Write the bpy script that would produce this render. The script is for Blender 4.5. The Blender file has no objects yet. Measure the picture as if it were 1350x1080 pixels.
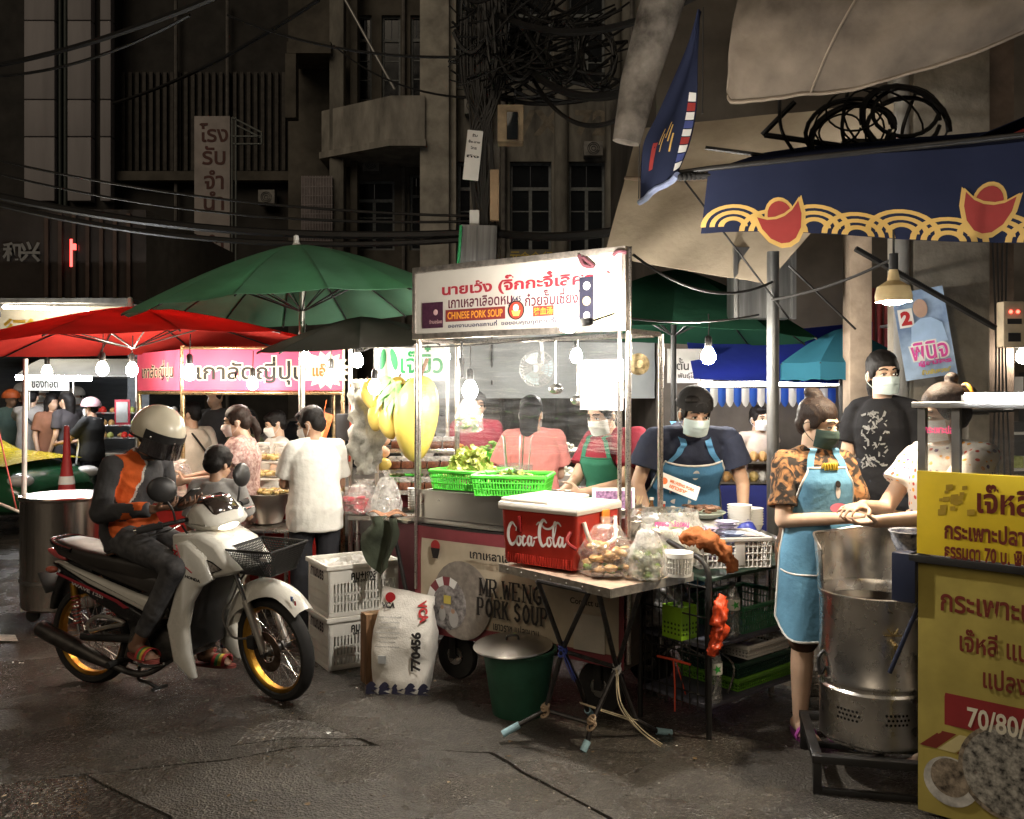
import bpy, bmesh, math, random
from math import sin, cos, pi, radians as R, sqrt, atan2
from mathutils import Vector as V, Matrix as Mx, noise as NZ
SC = bpy.context.scene
COL = SC.collection
random.seed(7)
F, HY, CZ = 1200.0, 515.0, 1.6       # focal length in photo pixels, horizon row, eye height
# ---------------------------------------------------------------- camera, sky, exposure
cd = bpy.data.cameras.new('camera'); cam = bpy.data.objects.new('camera', cd); COL.objects.link(cam)
cam.location = (0, 0, CZ); cam.rotation_euler = (R(90), 0, 0)
cd.sensor_width = 36; cd.lens = 36*F/1350; cd.shift_y = -25/1350; cd.clip_start = .05; cd.clip_end = 400
SC.camera = cam
w = bpy.data.worlds.new('World'); SC.world = w; w.use_nodes = True
wt = w.node_tree; bg = wt.nodes['Background']
sky = wt.nodes.new('ShaderNodeTexSky'); sky.sky_type = 'NISHITA'; sky.sun_disc = False
sky.sun_elevation = R(-4.0); sky.sun_rotation = R(200)
wmx = wt.nodes.new('ShaderNodeMix'); wmx.data_type = 'RGBA'; wmx.inputs[0].default_value = .9
wt.links.new(sky.outputs[0], wmx.inputs[6]); wmx.inputs[7].default_value = (.25, .22, .19, 1)
wt.links.new(wmx.outputs[2], bg.inputs[0]); bg.inputs[1].default_value = .034
sl = bpy.data.lights.new('street_light_fill', 'SUN'); sl.energy = .29; sl.angle = R(40); sl.color = (1, .83, .62)  # soft sun added as fill, standing for unseen street lamps behind the camera
so = bpy.data.objects.new('street_light_fill', sl); COL.objects.link(so)
so.rotation_euler = V((.35, .80, -.62)).to_track_quat('-Z', 'Y').to_euler()
SC.view_settings.view_transform = 'Standard'; SC.view_settings.look = 'None'
SC.view_settings.exposure = 1.1; SC.view_settings.gamma = 1
SC.render.film_transparent = False
SC.cycles.use_denoising = True
try: SC.cycles.denoiser = 'OPENIMAGEDENOISE'
except Exception: pass
SC.cycles.max_bounces = 8; SC.cycles.diffuse_bounces = 3; SC.cycles.glossy_bounces = 3
SC.cycles.transmission_bounces = 6; SC.cycles.transparent_max_bounces = 24
SC.cycles.sample_clamp_indirect = 6; SC.cycles.caustics_reflective = False; SC.cycles.caustics_refractive = False

# ---------------------------------------------------------------- helpers
def P(px, py, Y):                        # a photo position at depth Y, as a point in the place
 return V(((px-675)/F*Y, Y, CZ-(py-HY)/F*Y))
def gz(x, y):                            # the street dips a little where the motorbike's back wheel stands
 d = sqrt((x+2.9)**2/1.3 + (y-5.3)**2/1.6)
 return -.055*max(0, 1-d/1.5)**1.2 if d < 1.5 else 0.0
MATS = {}
def nd(nt, t, **k):
 n = nt.nodes.new('ShaderNode'+t)
 for a, b in k.items(): setattr(n, a, b)
 return n
def mat(name, col, rough=.6, metal=0., var=.15, vs=6., bump=0., bs=60., col2=None, emit=0., ecol=None, alpha=1., trans=0.,
  coat=0., stretch=None, thr=None, rvar=.12, spec=.5, sheen=0., detail=5., bdist=.01, sub=0., ior=1.45, wave=None):
 """one procedural material: base colour broken up by noise (col -> col2), bump relief, optional emission / translucency"""
 if name in MATS: return MATS[name]
 m = bpy.data.materials.new(name); m.use_nodes = True; nt = m.node_tree; L = nt.links.new
 b = nt.nodes['Principled BSDF']
 tc = nd(nt, 'TexCoord'); src = tc.outputs['Object']
 if stretch:
  mp = nd(nt, 'Mapping'); mp.inputs['Scale'].default_value = stretch; L(src, mp.inputs[0]); src = mp.outputs[0]
 n = nd(nt, 'TexNoise'); n.inputs['Scale'].default_value = vs; n.inputs['Detail'].default_value = detail; n.inputs['Roughness'].default_value = .6
 L(src, n.inputs['Vector'])
 rp = nd(nt, 'MapRange'); a, c = thr if thr else (.32, .68)
 rp.inputs[1].default_value = a; rp.inputs[2].default_value = c
 L(n.outputs[0], rp.inputs[0])
 mx = nd(nt, 'Mix', data_type='RGBA'); L(rp.outputs[0], mx.inputs[0])
 c1 = [max(0, x*(1-var)) for x in col[:3]]; c2 = col2[:3] if col2 else [min(1, x*(1+var)) for x in col[:3]]
 mx.inputs[6].default_value = (*c1, 1); mx.inputs[7].default_value = (*c2, 1)
 L(mx.outputs[2], b.inputs['Base Color'])
 rr = nd(nt, 'MapRange'); rr.inputs[3].default_value = max(.02, rough-rvar); rr.inputs[4].default_value = min(1, rough+rvar)
 n2 = nd(nt, 'TexNoise'); n2.inputs['Scale'].default_value = vs*2.7; n2.inputs['Detail'].default_value = 3; L(src, n2.inputs['Vector'])
 L(n2.outputs[0], rr.inputs[0]); L(rr.outputs[0], b.inputs['Roughness'])
 b.inputs['Metallic'].default_value = metal; b.inputs['Specular IOR Level'].default_value = spec; b.inputs['IOR'].default_value = ior
 if coat: b.inputs['Coat Weight'].default_value = coat; b.inputs['Coat Roughness'].default_value = .12
 if sheen: b.inputs['Sheen Weight'].default_value = sheen
 if sub: b.inputs['Subsurface Weight'].default_value = sub; b.inputs['Subsurface Radius'].default_value = (.02, .008, .004)
 if trans: b.inputs['Transmission Weight'].default_value = trans
 if alpha < 1: b.inputs['Alpha'].default_value = alpha
 if bump:
  bp = nd(nt, 'Bump'); bp.inputs['Strength'].default_value = bump; bp.inputs['Distance'].default_value = bdist
  n3 = nd(nt, 'TexNoise'); n3.inputs['Scale'].default_value = bs; n3.inputs['Detail'].default_value = 4; L(src, n3.inputs['Vector'])
  L(n3.outputs[0], bp.inputs['Height']); L(bp.outputs[0], b.inputs['Normal'])
 if emit:
  b.inputs['Emission Color'].default_value = (*(ecol or col)[:3], 1); b.inputs['Emission Strength'].default_value = emit
 MATS[name] = m; return m
def lit(name, col, strength):
 if name in MATS: return MATS[name]
 m = bpy.data.materials.new(name); m.use_nodes = True; nt = m.node_tree
 nt.nodes.remove(nt.nodes['Principled BSDF']); e = nd(nt, 'Emission')
 e.inputs[0].default_value = (*col, 1); e.inputs[1].default_value = strength
 nt.links.new(e.outputs[0], nt.nodes['Material Output'].inputs[0]); MATS[name] = m; return m
def film(name, col, gloss=.12, trans=.8, rough=.12, milky=.15, bs=30, bump=.6, stretch=None):
 """thin clear plastic: mostly transparent, a little milky, with glossy creases"""
 if name in MATS: return MATS[name]
 m = bpy.data.materials.new(name); m.use_nodes = True; nt = m.node_tree; L = nt.links.new
 nt.nodes.remove(nt.nodes['Principled BSDF']); out = nt.nodes['Material Output']
 tr = nd(nt, 'BsdfTransparent'); tr.inputs[0].default_value = (trans*1.0+.12, trans+.12, trans+.12, 1) if trans < .88 else (1, 1, 1, 1)
 df = nd(nt, 'BsdfDiffuse'); df.inputs[0].default_value = (*col, 1)
 tl = nd(nt, 'BsdfTranslucent'); tl.inputs[0].default_value = (*col, 1)
 gl = nd(nt, 'BsdfGlossy'); gl.inputs[0].default_value = (1, 1, 1, 1); gl.inputs['Roughness'].default_value = rough
 tc = nd(nt, 'TexCoord'); s = tc.outputs['Object']
 if stretch:
  mp = nd(nt, 'Mapping'); mp.inputs['Scale'].default_value = stretch; L(s, mp.inputs[0]); s = mp.outputs[0]
 n = nd(nt, 'TexNoise'); n.inputs['Scale'].default_value = bs; n.inputs['Detail'].default_value = 3; L(s, n.inputs['Vector'])
 bp = nd(nt, 'Bump'); bp.inputs['Strength'].default_value = bump; bp.inputs['Distance'].default_value = .02; L(n.outputs[0], bp.inputs['Height'])
 for q in (df, tl, gl): L(bp.outputs[0], q.inputs['Normal'])
 a = nd(nt, 'MixShader'); a.inputs[0].default_value = .5; L(df.outputs[0], a.inputs[1]); L(tl.outputs[0], a.inputs[2])
 mr = nd(nt, 'MapRange'); mr.inputs[1].default_value = .4; mr.inputs[2].default_value = .7; mr.inputs[3].default_value = milky*.5; mr.inputs[4].default_value = min(1, milky*1.8)
 L(n.outputs[0], mr.inputs[0])
 b_ = nd(nt, 'MixShader'); L(mr.outputs[0], b_.inputs[0]); L(tr.outputs[0], b_.inputs[1]); L(a.outputs[0], b_.inputs[2])
 c = nd(nt, 'MixShader'); c.inputs[0].default_value = gloss; L(b_.outputs[0], c.inputs[1]); L(gl.outputs[0], c.inputs[2])
 L(c.outputs[0], out.inputs[0]); MATS[name] = m; return m

def frames(pts, closed=False):
 """parallel-transport frames along a path"""
 n = len(pts); T = []
 for i in range(n):
  a = pts[(i-1) % n] if (closed or i > 0) else pts[i]; b = pts[(i+1) % n] if (closed or i < n-1) else pts[i]
  d = b-a; T.append(d.normalized() if d.length > 1e-9 else V((0, 0, 1)))
 u = V((0, 0, 1)) if abs(T[0].z) < .9 else V((1, 0, 0))
 u = (u-T[0]*u.dot(T[0])).normalized(); out = []
 for i in range(n):
  u = u-T[i]*u.dot(T[i])
  u = u.normalized() if u.length > 1e-6 else T[i].orthogonal().normalized()
  out.append((u.copy(), T[i].cross(u)))
 return out
def catmull(pts, k=6, closed=False):
 pts = [V(p) for p in pts]; n = len(pts); out = []
 rng = n if closed else n-1
 g = (lambda i: pts[i % n]) if closed else (lambda i: pts[max(0, min(n-1, i))])
 for i in range(rng):
  p0, p1, p2, p3 = g(i-1), g(i), g(i+1), g(i+2)
  for j in range(k):
   t = j/k
   out.append(.5*((2*p1)+(p2-p0)*t+(2*p0-5*p1+4*p2-p3)*t*t+(3*p1-p0-3*p2+p3)*t**3))
 if not closed: out.append(pts[-1].copy())
 return out
class MB:
 """collects shapes; build() links them as ONE mesh object"""
 def __init__(s, T=None): s.v = []; s.f = []; s.mi = []; s.mats = []; s.T = T or Mx(); s.cur = 0
 def use(s, m):
  if m not in s.mats: s.mats.append(m)
  s.cur = s.mats.index(m); return s
 def add(s, vs, fs):
  o = len(s.v); s.v += [s.T @ V(p) for p in vs]
  for q in fs: s.f.append([o+i for i in q]); s.mi.append(s.cur)
  return s
 def box(s, x0, x1, y0, y1, z0, z1, c=0.):
  if c <= 0:
   v = [(x, y, z) for x in (x0, x1) for y in (y0, y1) for z in (z0, z1)]
   return s.add(v, [(0, 1, 3, 2), (4, 6, 7, 5), (0, 4, 5, 1), (2, 3, 7, 6), (0, 2, 6, 4), (1, 5, 7, 3)])
  bm = bmesh.new(); bmesh.ops.create_cube(bm, size=1)
  for q in bm.verts: q.co = V((x0+(q.co.x+.5)*(x1-x0), y0+(q.co.y+.5)*(y1-y0), z0+(q.co.z+.5)*(z1-z0)))
  c = min(c, .45*min(abs(x1-x0), abs(y1-y0), abs(z1-z0)))
  bmesh.ops.bevel(bm, geom=bm.edges[:], offset=c, segments=2, profile=.6, affect='EDGES')
  return s.bm(bm)
 def bm(s, bm):
  bm.verts.index_update(); s.add([q.co.copy() for q in bm.verts], [[x.index for x in f.verts] for f in bm.faces]); bm.free(); return s
 def cyl(s, p0, p1, r0, r1=None, n=12, caps=True):
  return s.tube([V(p0), V(p1)], [r0, r0 if r1 is None else r1], n, caps=caps)
 def tube(s, pts, r, n=8, closed=False, caps=True, sx=1., sy=1.):
  pts = [V(p) for p in pts]; fr = frames(pts, closed); m = len(pts)
  rr = r if isinstance(r, (list, tuple)) else [r]*m
  vs = []
  for i in range(m):
   u, w_ = fr[i]
   for j in range(n):
    a = 2*pi*j/n; vs.append(pts[i]+(u*(cos(a)*sx)+w_*(sin(a)*sy))*rr[i])
  fs = []
  for i in range(m if closed else m-1):
   for j in range(n):
    a, b = i*n+j, i*n+(j+1) % n; c, d = ((i+1) % m)*n+(j+1) % n, ((i+1) % m)*n+j
    fs.append((a, b, c, d))
  if caps and not closed: fs.append(tuple(range(n))[::-1]); fs.append(tuple((m-1)*n+j for j in range(n)))
  return s.add(vs, fs)
 def lathe(s, prof, c=(0, 0, 0), n=24, a0=0., a1=2*pi, sx=1., sy=1., caps=True):
  full = abs(a1-a0-2*pi) < 1e-6; k = n if full else n+1; vs = []; c = V(c)
  for (r, z) in prof:
   for j in range(k):
    a = a0+(a1-a0)*j/n; vs.append(c+V((cos(a)*r*sx, sin(a)*r*sy, z)))
  fs = []
  for i in range(len(prof)-1):
   for j in range(n):
    j2 = (j+1) % k
    fs.append((i*k+j, i*k+j2, (i+1)*k+j2, (i+1)*k+j))
  if full and caps:
   if prof[0][0] > 1e-6: fs.append(tuple(range(k))[::-1])
   if prof[-1][0] > 1e-6: fs.append(tuple((len(prof)-1)*k+j for j in range(k)))
  return s.add(vs, fs)
 def ell(s, c, r, n=14, m=9, rot=None):
  c = V(c); r = (r, r, r) if isinstance(r, (int, float)) else r
  q = rot if rot is not None else Mx.Identity(3)
  vs = [c+q @ V((0, 0, -r[2]))]
  for i in range(1, m):
   t = -pi/2+pi*i/m
   for j in range(n):
    a = 2*pi*j/n; vs.append(c+q @ V((cos(a)*cos(t)*r[0], sin(a)*cos(t)*r[1], sin(t)*r[2])))
  vs.append(c+q @ V((0, 0, r[2]))); e = len(vs)-1
  fs = [(0, 1+(j+1) % n, 1+j) for j in range(n)]
  for i in range(m-2):
   for j in range(n):
    a = 1+i*n+j; b = 1+i*n+(j+1) % n; fs.append((a, b, b+n, a+n))
  k = 1+(m-2)*n
  fs += [(k+j, k+(j+1) % n, e) for j in range(n)]
  return s.add(vs, fs)
 def slab(s, poly, levels):
  """poly: 2-D outline (x,z); levels: [(y, inset)] cross-sections along y, inset shrinks the outline: a rounded plate"""
  n = len(poly); vs = []; cx = sum(p[0] for p in poly)/n; cz = sum(p[1] for p in poly)/n
  area = sum(poly[i][0]*poly[(i+1) % n][1]-poly[(i+1) % n][0]*poly[i][1] for i in range(n)); sg = 1 if area > 0 else -1
  for (y, ins) in levels:
   for i in range(n):
    a = V(poly[i-1]); b = V(poly[i]); c = V(poly[(i+1) % n])
    d1 = (b-a).normalized(); d2 = (c-b).normalized()
    nn = V((-(d1.y+d2.y), d1.x+d2.x)); nn = nn.normalized() if nn.length > 1e-6 else V((0, 0))
    q = b+nn*ins*sg; vs.append((q.x, y, q.y))
  fs = []
  for l in range(len(levels)-1):
   for i in range(n):
    a, b = l*n+i, l*n+(i+1) % n; fs.append((a, b, b+n, a+n))
  fs.append(tuple(range(n))[::-1]); fs.append(tuple((len(levels)-1)*n+i for i in range(n)))
  return s.add(vs, fs)
 def grid(s, fn, nu, nv, thick=0., wrap=False):
  pts = [[V(fn(i/nu, j/nv)) for j in range(nv+1)] for i in range(nu+1)]
  vs = [p for row in pts for p in row]; k = nv+1
  fs = [(i*k+j, (i+1)*k+j, (i+1)*k+j+1, i*k+j+1) for i in range(nu) for j in range(nv)]
  if thick:
   N = []
   for i in range(nu+1):
    for j in range(nv+1):
     du = pts[min(nu, i+1)][j]-pts[max(0, i-1)][j]; dv = pts[i][min(nv, j+1)]-pts[i][max(0, j-1)]
     q = du.cross(dv); N.append(q.normalized() if q.length > 1e-12 else V((0, 0, 1)))
   o = len(vs); vs = vs+[p-N[i]*thick for i, p in enumerate(vs)]
   fs += [tuple(o+x for x in f[::-1]) for f in fs[:nu*nv]]
   ring = [i*k for i in range(nu+1)]+[nu*k+j for j in range(1, k)]+[i*k+nv for i in range(nu-1, -1, -1)]+[j for j in range(nv-1, 0, -1)]
   for a, b in zip(ring, ring[1:]+ring[:1]): fs.append((b, a, o+a, o+b))
  return s.add(vs, fs)
 def build(s, name, parent=None, m=None, ang=38, loc=None, kind=None):
  me = bpy.data.meshes.new(name); me.from_pydata([tuple(p) for p in s.v], [], s.f)
  for q in (s.mats if s.mats else [m]): me.materials.append(q)
  if len(s.mats) > 1: me.polygons.foreach_set('material_index', s.mi)
  if ang:
   me.polygons.foreach_set('use_smooth', [True]*len(me.polygons)); me.set_sharp_from_angle(angle=R(ang))
  me.update(); o = bpy.data.objects.new(name, me); COL.objects.link(o)
  if parent: o.parent = parent
  if loc: o.location = loc
  if kind: o['kind'] = kind
  return o
def tag(o, label, cat, group=None):
 o['label'] = label; o['category'] = cat
 if group: o['group'] = group
 return o
def thing(name, label, cat, loc=(0, 0, 0), rz=0., group=None, M=None):
 o = bpy.data.objects.new(name, None); COL.objects.link(o); o.empty_display_size = .1
 if M is not None: o.matrix_world = M
 else: o.location = loc; o.rotation_euler = (0, 0, rz)
 return tag(o, label, cat, group)
def copy_tree(o, parent=None):
 c = o.copy(); COL.objects.link(c); c.parent = parent
 if parent: c.matrix_parent_inverse = o.matrix_parent_inverse.copy()
 for ch in [x for x in o.children]: copy_tree(ch, c)
 return c
def struct(o): o['kind'] = 'structure'; return o
def axes(o, x, y, z):                    # matrix from origin and three axes
 return Mx(((x[0], y[0], z[0], o[0]), (x[1], y[1], z[1], o[1]), (x[2], y[2], z[2], o[2]), (0, 0, 0, 1)))
# ---------------------------------------------------------------- lettering
UP = set('\u0e31\u0e34\u0e35\u0e36\u0e37\u0e47'); TONE = set('\u0e48\u0e49\u0e4a\u0e4b\u0e4c')
def _tmesh(s, bold):
 c = bpy.data.curves.new('t', 'FONT'); c.body = s; c.size = 1; c.resolution_u = 3; c.offset = bold
 o = bpy.data.objects.new('t', c); COL.objects.link(o); bpy.context.view_layer.update()
 me = bpy.data.meshes.new_from_object(o.evaluated_get(bpy.context.evaluated_depsgraph_get()))
 vs = [v.co.copy() for v in me.vertices]; fs = [tuple(p.vertices) for p in me.polygons]
 bpy.data.objects.remove(o); bpy.data.curves.remove(c); bpy.data.meshes.remove(me)
 par = list(range(len(vs)))
 def find(a):
  while par[a] != a: par[a] = par[par[a]]; a = par[a]
  return a
 for f in fs:
  for a in f[1:]: par[find(a)] = find(f[0])
 isl = {}
 for f in fs: isl.setdefault(find(f[0]), []).append(f)
 out = []
 for k, ff in isl.items():
  ids = sorted({i for f in ff for i in f}); c_ = sum((vs[i] for i in ids), V((0, 0, 0)))/len(ids)
  out.append((len(ids), c_, ids, ff))
 return vs, out
def text(mb, s, M, w=None, h=None, bold=.012, align='C', lift=.0002):
 """lay a line of lettering into mb: M maps (x right, y up, z out of the sign) to the place; w/h = size of the whole line"""
 vs, isl = _tmesh(s, bold)
 red = ''.join(ch for i, ch in enumerate(s) if not (ch in TONE and i and s[i-1] in UP))
 if red != s:
  _, ri = _tmesh(red, bold); ref = [(a, b) for a, b, _c, _d in ri]
  for (n, c, ids, ff) in isl:
   if not any(a == n and (b-c).length < .02 for a, b in ref):
    for i in ids: vs[i].y += .2
 xs = [v.x for v in vs]; ys = [v.y for v in vs]
 x0, x1, y0, y1 = min(xs), max(xs), min(ys), max(ys)
 sx = (w/(x1-x0)) if w else None; sy = (h/(y1-y0)) if h else None
 if sx is None: sx = sy
 if sy is None: sy = sx
 cx = (x0+x1)/2 if align == 'C' else x0; cy = (y0+y1)/2
 Ms = mb.T; mb.T = Ms @ M
 for k, (n, c, ids, ff) in enumerate(isl):
  z = lift*(1+k % 3); idx = {i: j for j, i in enumerate(ids)}
  mb.add([((vs[i].x-cx)*sx, (vs[i].y-cy)*sy, z) for i in ids], [[idx[i] for i in f] for f in ff])
 mb.T = Ms
 return ((x1-x0)*sx, (y1-y0)*sy)
# ================================================================ the setting: street, slabs, buildings
def road_mat(name, c1, c2, wet, scale=1., speck=.5, rough=.75):
 m = bpy.data.materials.new(name); m.use_nodes = True; nt = m.node_tree; L = nt.links.new; b = nt.nodes['Principled BSDF']
 tc = nd(nt, 'TexCoord'); s = tc.outputs['Object']
 def nz(sc, det=6, ro=.6):
  n = nd(nt, 'TexNoise'); n.inputs['Scale'].default_value = sc*scale; n.inputs['Detail'].default_value = det; n.inputs['Roughness'].default_value = ro; L(s, n.inputs['Vector']); return n.outputs[0]
 def mr(x, a, b_, c=0., d=1.):
  n = nd(nt, 'MapRange'); n.inputs[1].default_value = a; n.inputs[2].default_value = b_; n.inputs[3].default_value = c; n.inputs[4].default_value = d; L(x, n.inputs[0]); return n.outputs[0]
 def mixc(f, a, b_):
  n = nd(nt, 'Mix', data_type='RGBA'); L(f, n.inputs[0])
  for k, q in ((6, a), (7, b_)):
   if isinstance(q, tuple): n.inputs[k].default_value = (*q, 1)
   else: L(q, n.inputs[k])
  return n.outputs[2]
 big = mr(nz(.9, 5), .38, .62); mid = mr(nz(5, 6, .7), .35, .65); fine = nz(60, 3, .7)
 vor = nd(nt, 'TexVoronoi'); vor.inputs['Scale'].default_value = 95*scale; L(s, vor.inputs['Vector'])
 c = mixc(big, c1, c2); dk = tuple(x*.55 for x in c1)
 c = mixc(mr(mid_ := nz(3.2, 8, .72), .52, .70, 0, .55), c, dk)
 lt = tuple(min(1, x*2.6) for x in c2)
 c = mixc(mr(vor.outputs['Color'], .62, .95, 0, speck), c, lt)  # pale stone specks, boosted in colour to stand in for gritty glints
 sp = nz(26, 2, .5); c = mixc(mr(sp, .68, .74, 0, .5), c, tuple(x*.35 for x in c1))
 L(c, b.inputs['Base Color'])
 wm = mr(nz(1.3, 4, .55), .50-.12*wet, .60-.05*wet)
 rg = nd(nt, 'Mix', data_type='FLOAT'); L(wm, rg.inputs[0]); rg.inputs[2].default_value = rough; rg.inputs[3].default_value = rough-.42*min(1, wet+.25)
 ad = nd(nt, 'Math', operation='MULTIPLY_ADD'); L(mid, ad.inputs[0]); ad.inputs[1].default_value = -.12; L(rg.outputs[0], ad.inputs[2]); L(ad.outputs[0], b.inputs['Roughness'])
 b.inputs['Specular IOR Level'].default_value = .5
 h = nd(nt, 'Math', operation='MULTIPLY_ADD'); L(vor.outputs['Distance'], h.inputs[0]); h.inputs[1].default_value = .55; L(fine, h.inputs[2])
 h2 = nd(nt, 'Math', operation='MULTIPLY_ADD'); L(mid_, h2.inputs[0]); h2.inputs[1].default_value = 2.2; L(h.outputs[0], h2.inputs[2])
 bp = nd(nt, 'Bump'); bp.inputs['Strength'].default_value = 1.; bp.inputs['Distance'].default_value = .011; L(h2.outputs[0], bp.inputs['Height']); L(bp.outputs[0], b.inputs['Normal'])
 MATS[name] = m; return m
M_asph = road_mat('asphalt', (.040, .036, .031), (.076, .068, .058), 1.0, speck=.75, rough=.55)
M_slab = road_mat('worn_concrete', (.046, .040, .033), (.080, .071, .059), .8, speck=.5, rough=.58)
M_wet = road_mat('wet_slab', (.030, .027, .023), (.055, .049, .041), 1.5, scale=.55, speck=.6, rough=.30)
M_agg = road_mat('exposed_aggregate', (.055, .05, .044), (.098, .09, .08), .7, scale=.7, speck=.9, rough=.5)
def lin(a, b, n): return [a+(b-a)*i/n for i in range(n+1)]
gx = [-60, -30, -16, -9]+lin(-6, 5, 110)+[8, 14, 30, 60]
gy = [-14, -5, 0]+lin(2, 8, 66)+[9, 10, 12, 16, 24, 40, 90]
mb = MB(); K = len(gy)
mb.add([(x, y, gz(x, y)+(.004*NZ.noise(V((x*1.3, y*1.3, 0))) if 1 < y < 9 else 0)-.003) for x in gx for y in gy],
       [(i*K+j, (i+1)*K+j, (i+1)*K+j+1, i*K+j+1) for i in range(len(gx)-1) for j in range(K-1)])
struct(mb.build('street', m=M_asph, ang=60))
def ground_px(px, py):
 Y = F*CZ/(py-HY); return ((px-675)/F*Y, Y)
def patch(name, pts, m, th=.012, sub=9, wob=.012):
 """a thin slab laid on the street with an uneven edge"""
 ring = []
 n = len(pts); q = [ground_px(*p) if p[1] > 560 else p for p in pts]
 for i in range(n):
  a, b = V(q[i]), V(q[(i+1) % n]); k = max(1, int((b-a).length/.12))
  for j in range(k):
   p = a.lerp(b, j/k); w_ = wob*NZ.noise(V((p.x*6, p.y*6, 3)))*1.6
   ring.append((p.x+w_, p.y+w_*.7))
 mb = MB(); N = len(ring)
 vs = [(x, y, gz(x, y)+th) for x, y in ring]+[(x, y, gz(x, y)-.02) for x, y in ring]
 mb.add(vs, [tuple(range(N))]+[(i, i+N, (i+1) % N+N, (i+1) % N) for i in range(N)])
 bm = bmesh.new(); me = bpy.data.meshes.new(name); me.from_pydata([tuple(v) for v in mb.v], [], mb.f); bm.from_mesh(me)
 bmesh.ops.recalc_face_normals(bm, faces=bm.faces[:])
 top = [f for f in bm.faces if len(f.verts) > 4]
 bmesh.ops.triangulate(bm, faces=top); bm.to_mesh(me); bm.free(); me.materials.append(m)
 o = bpy.data.objects.new(name, me); COL.objects.link(o); return struct(o)
# concrete slabs in front, split by the joints one sees in the photo
patch('pavement_slab', [(-60, 1043), (109, 1026), (219, 1083), (330, 1180), (-300, 1180)], M_wet, .010)
patch('pavement_slab', [(112, 1026), (300, 1007), (391, 990), (500, 987), (643, 998), (800, 1085), (900, 1180), (338, 1180), (222, 1081)], M_slab, .014)
patch('pavement_slab', [(504, 987), (395, 949), (470, 925), (600, 905), (900, 960), (1100, 1000), (1380, 1075), (1700, 1180), (915, 1180), (805, 1083), (648, 996)], M_slab, .012)
patch('pavement_slab', [(-40, 1040), (106, 1023), (300, 1003), (388, 987), (490, 984), (392, 951), (300, 932), (120, 910), (0, 892), (-120, 905)], M_asph, .007)
patch('asphalt_repair', [(310, 985), (385, 975), (470, 978), (440, 955), (385, 950), (330, 960)], M_agg, .011, wob=.05)
# painted lane mark at the far left edge of the street
mb = MB(); q = [ground_px(a, b) for a, b in ((-60, 832), (20, 833), (24, 840), (-60, 841))]
mb.add([(x, y, gz(x, y)+.006) for x, y in q], [(0, 1, 2, 3)])
struct(mb.build('lane_marking', m=mat('road_paint', (.5, .47, .40), .7, var=.3, vs=30), ang=0))

# ---- materials of the old houses; wall colours darkened to imitate weaker light
M_plaster = mat('old_plaster', (.14, .13, .115), .9, var=.5, vs=1.6, bump=.5, bs=14, col2=(.26, .245, .21), detail=12, stretch=(1.6, 1.6, .5))
M_plaster_d = mat('sooty_dimmed_plaster', (.095, .085, .07), .9, var=.45, vs=1.2, bump=.4, bs=10, detail=9)
M_pale = mat('pale_cladding', (.29, .27, .275), .7, var=.14, vs=.8, stretch=(3, 3, .3))
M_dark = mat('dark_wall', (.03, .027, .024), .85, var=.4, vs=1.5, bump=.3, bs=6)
M_wood = mat('faded_blue_grey_wood', (.16, .17, .17), .7, var=.3, vs=12)
M_glass = mat('dark_glass', (.012, .014, .016), .12, var=.3, vs=1, spec=.6)
def window(par, x0, x1, z0, z1, y, cols=2, rows=3, top=.28, fm=None):
 fr = MB(); t = .055
 for (a, b, c, d) in ((x0, x0+t, z0, z1), (x1-t, x1, z0, z1), (x0+t, x1-t, z0, z0+t), (x0+t, x1-t, z1-t, z1)): fr.box(a, b, y-.05, y+.05, c, d)
 zt = z1-(z1-z0)*top; fr.box(x0+t, x1-t, y-.045, y+.045, zt-.04, zt+.04)
 xs = [x0+t+(x1-x0-2*t)*i/cols for i in range(cols+1)]
 for x in xs[1:-1]: fr.box(x-.04, x+.04, y-.04, y+.04, z0+t, zt-.04)
 zs = [z0+t+(zt-.04-z0-t)*i/rows for i in range(rows+1)]
 for z in zs[1:-1]: fr.box(x0+t, x1-t, y-.02, y+.02, z-.015, z+.015)
 f = fr.build('window', par, fm or M_wood, ang=0)
 for i in range(cols):
  for j in range(rows):
   p = MB(); p.box(xs[i]+.01, xs[i+1]-.01, y-.006, y+.006, zs[j]+.005, zs[j+1]-.005); p.build('pane', f, M_glass, ang=0)
 for i in range(2):
  a = x0+t+(x1-x0-2*t)*i/2; p = MB(); p.box(a+.01, a+(x1-x0-2*t)/2-.01, y-.005, y+.005, zt+.045, z1-t-.005); p.build('pane', f, M_glass, ang=0)
def wz(py, Y): return CZ-(py-HY)/F*Y
def wx(px, Y): return (px-675)/F*Y
# ---- corner shophouse, right wing: columns, tall windows, faded lettering band
Y0 = 22.0
hs = thing('shophouse', 'beige old shophouse with engaged columns and tall dark windows behind the utility pole', 'building', (wx(700, Y0), Y0, 0))
T = Mx.Translation(-V(hs.location))
def wallholes(x0, x1, z0, z1, holes, y, th):
 """wall as separate blocks around the openings"""
 mb = MB(T); xs = sorted({x0, x1, *[h[0] for h in holes], *[h[1] for h in holes]}); zs = sorted({z0, z1, *[h[2] for h in holes], *[h[3] for h in holes]})
 for i in range(len(xs)-1):
  for j in range(len(zs)-1):
   cx, cz = (xs[i]+xs[i+1])/2, (zs[j]+zs[j+1])/2
   if not any(h[0] < cx < h[1] and h[2] < cz < h[3] for h in holes): mb.box(xs[i], xs[i+1], y, y+th, zs[j], zs[j+1])
 return mb
holes = []
for (a, b) in ((672, 727), (750, 798), (603, 640)):
 holes.append((wx(a, Y0), wx(b, Y0), wz(335, Y0), wz(213, Y0)))
 holes.append((wx(a, Y0), wx(b, Y0), wz(112, Y0), wz(-20, Y0)))
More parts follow.
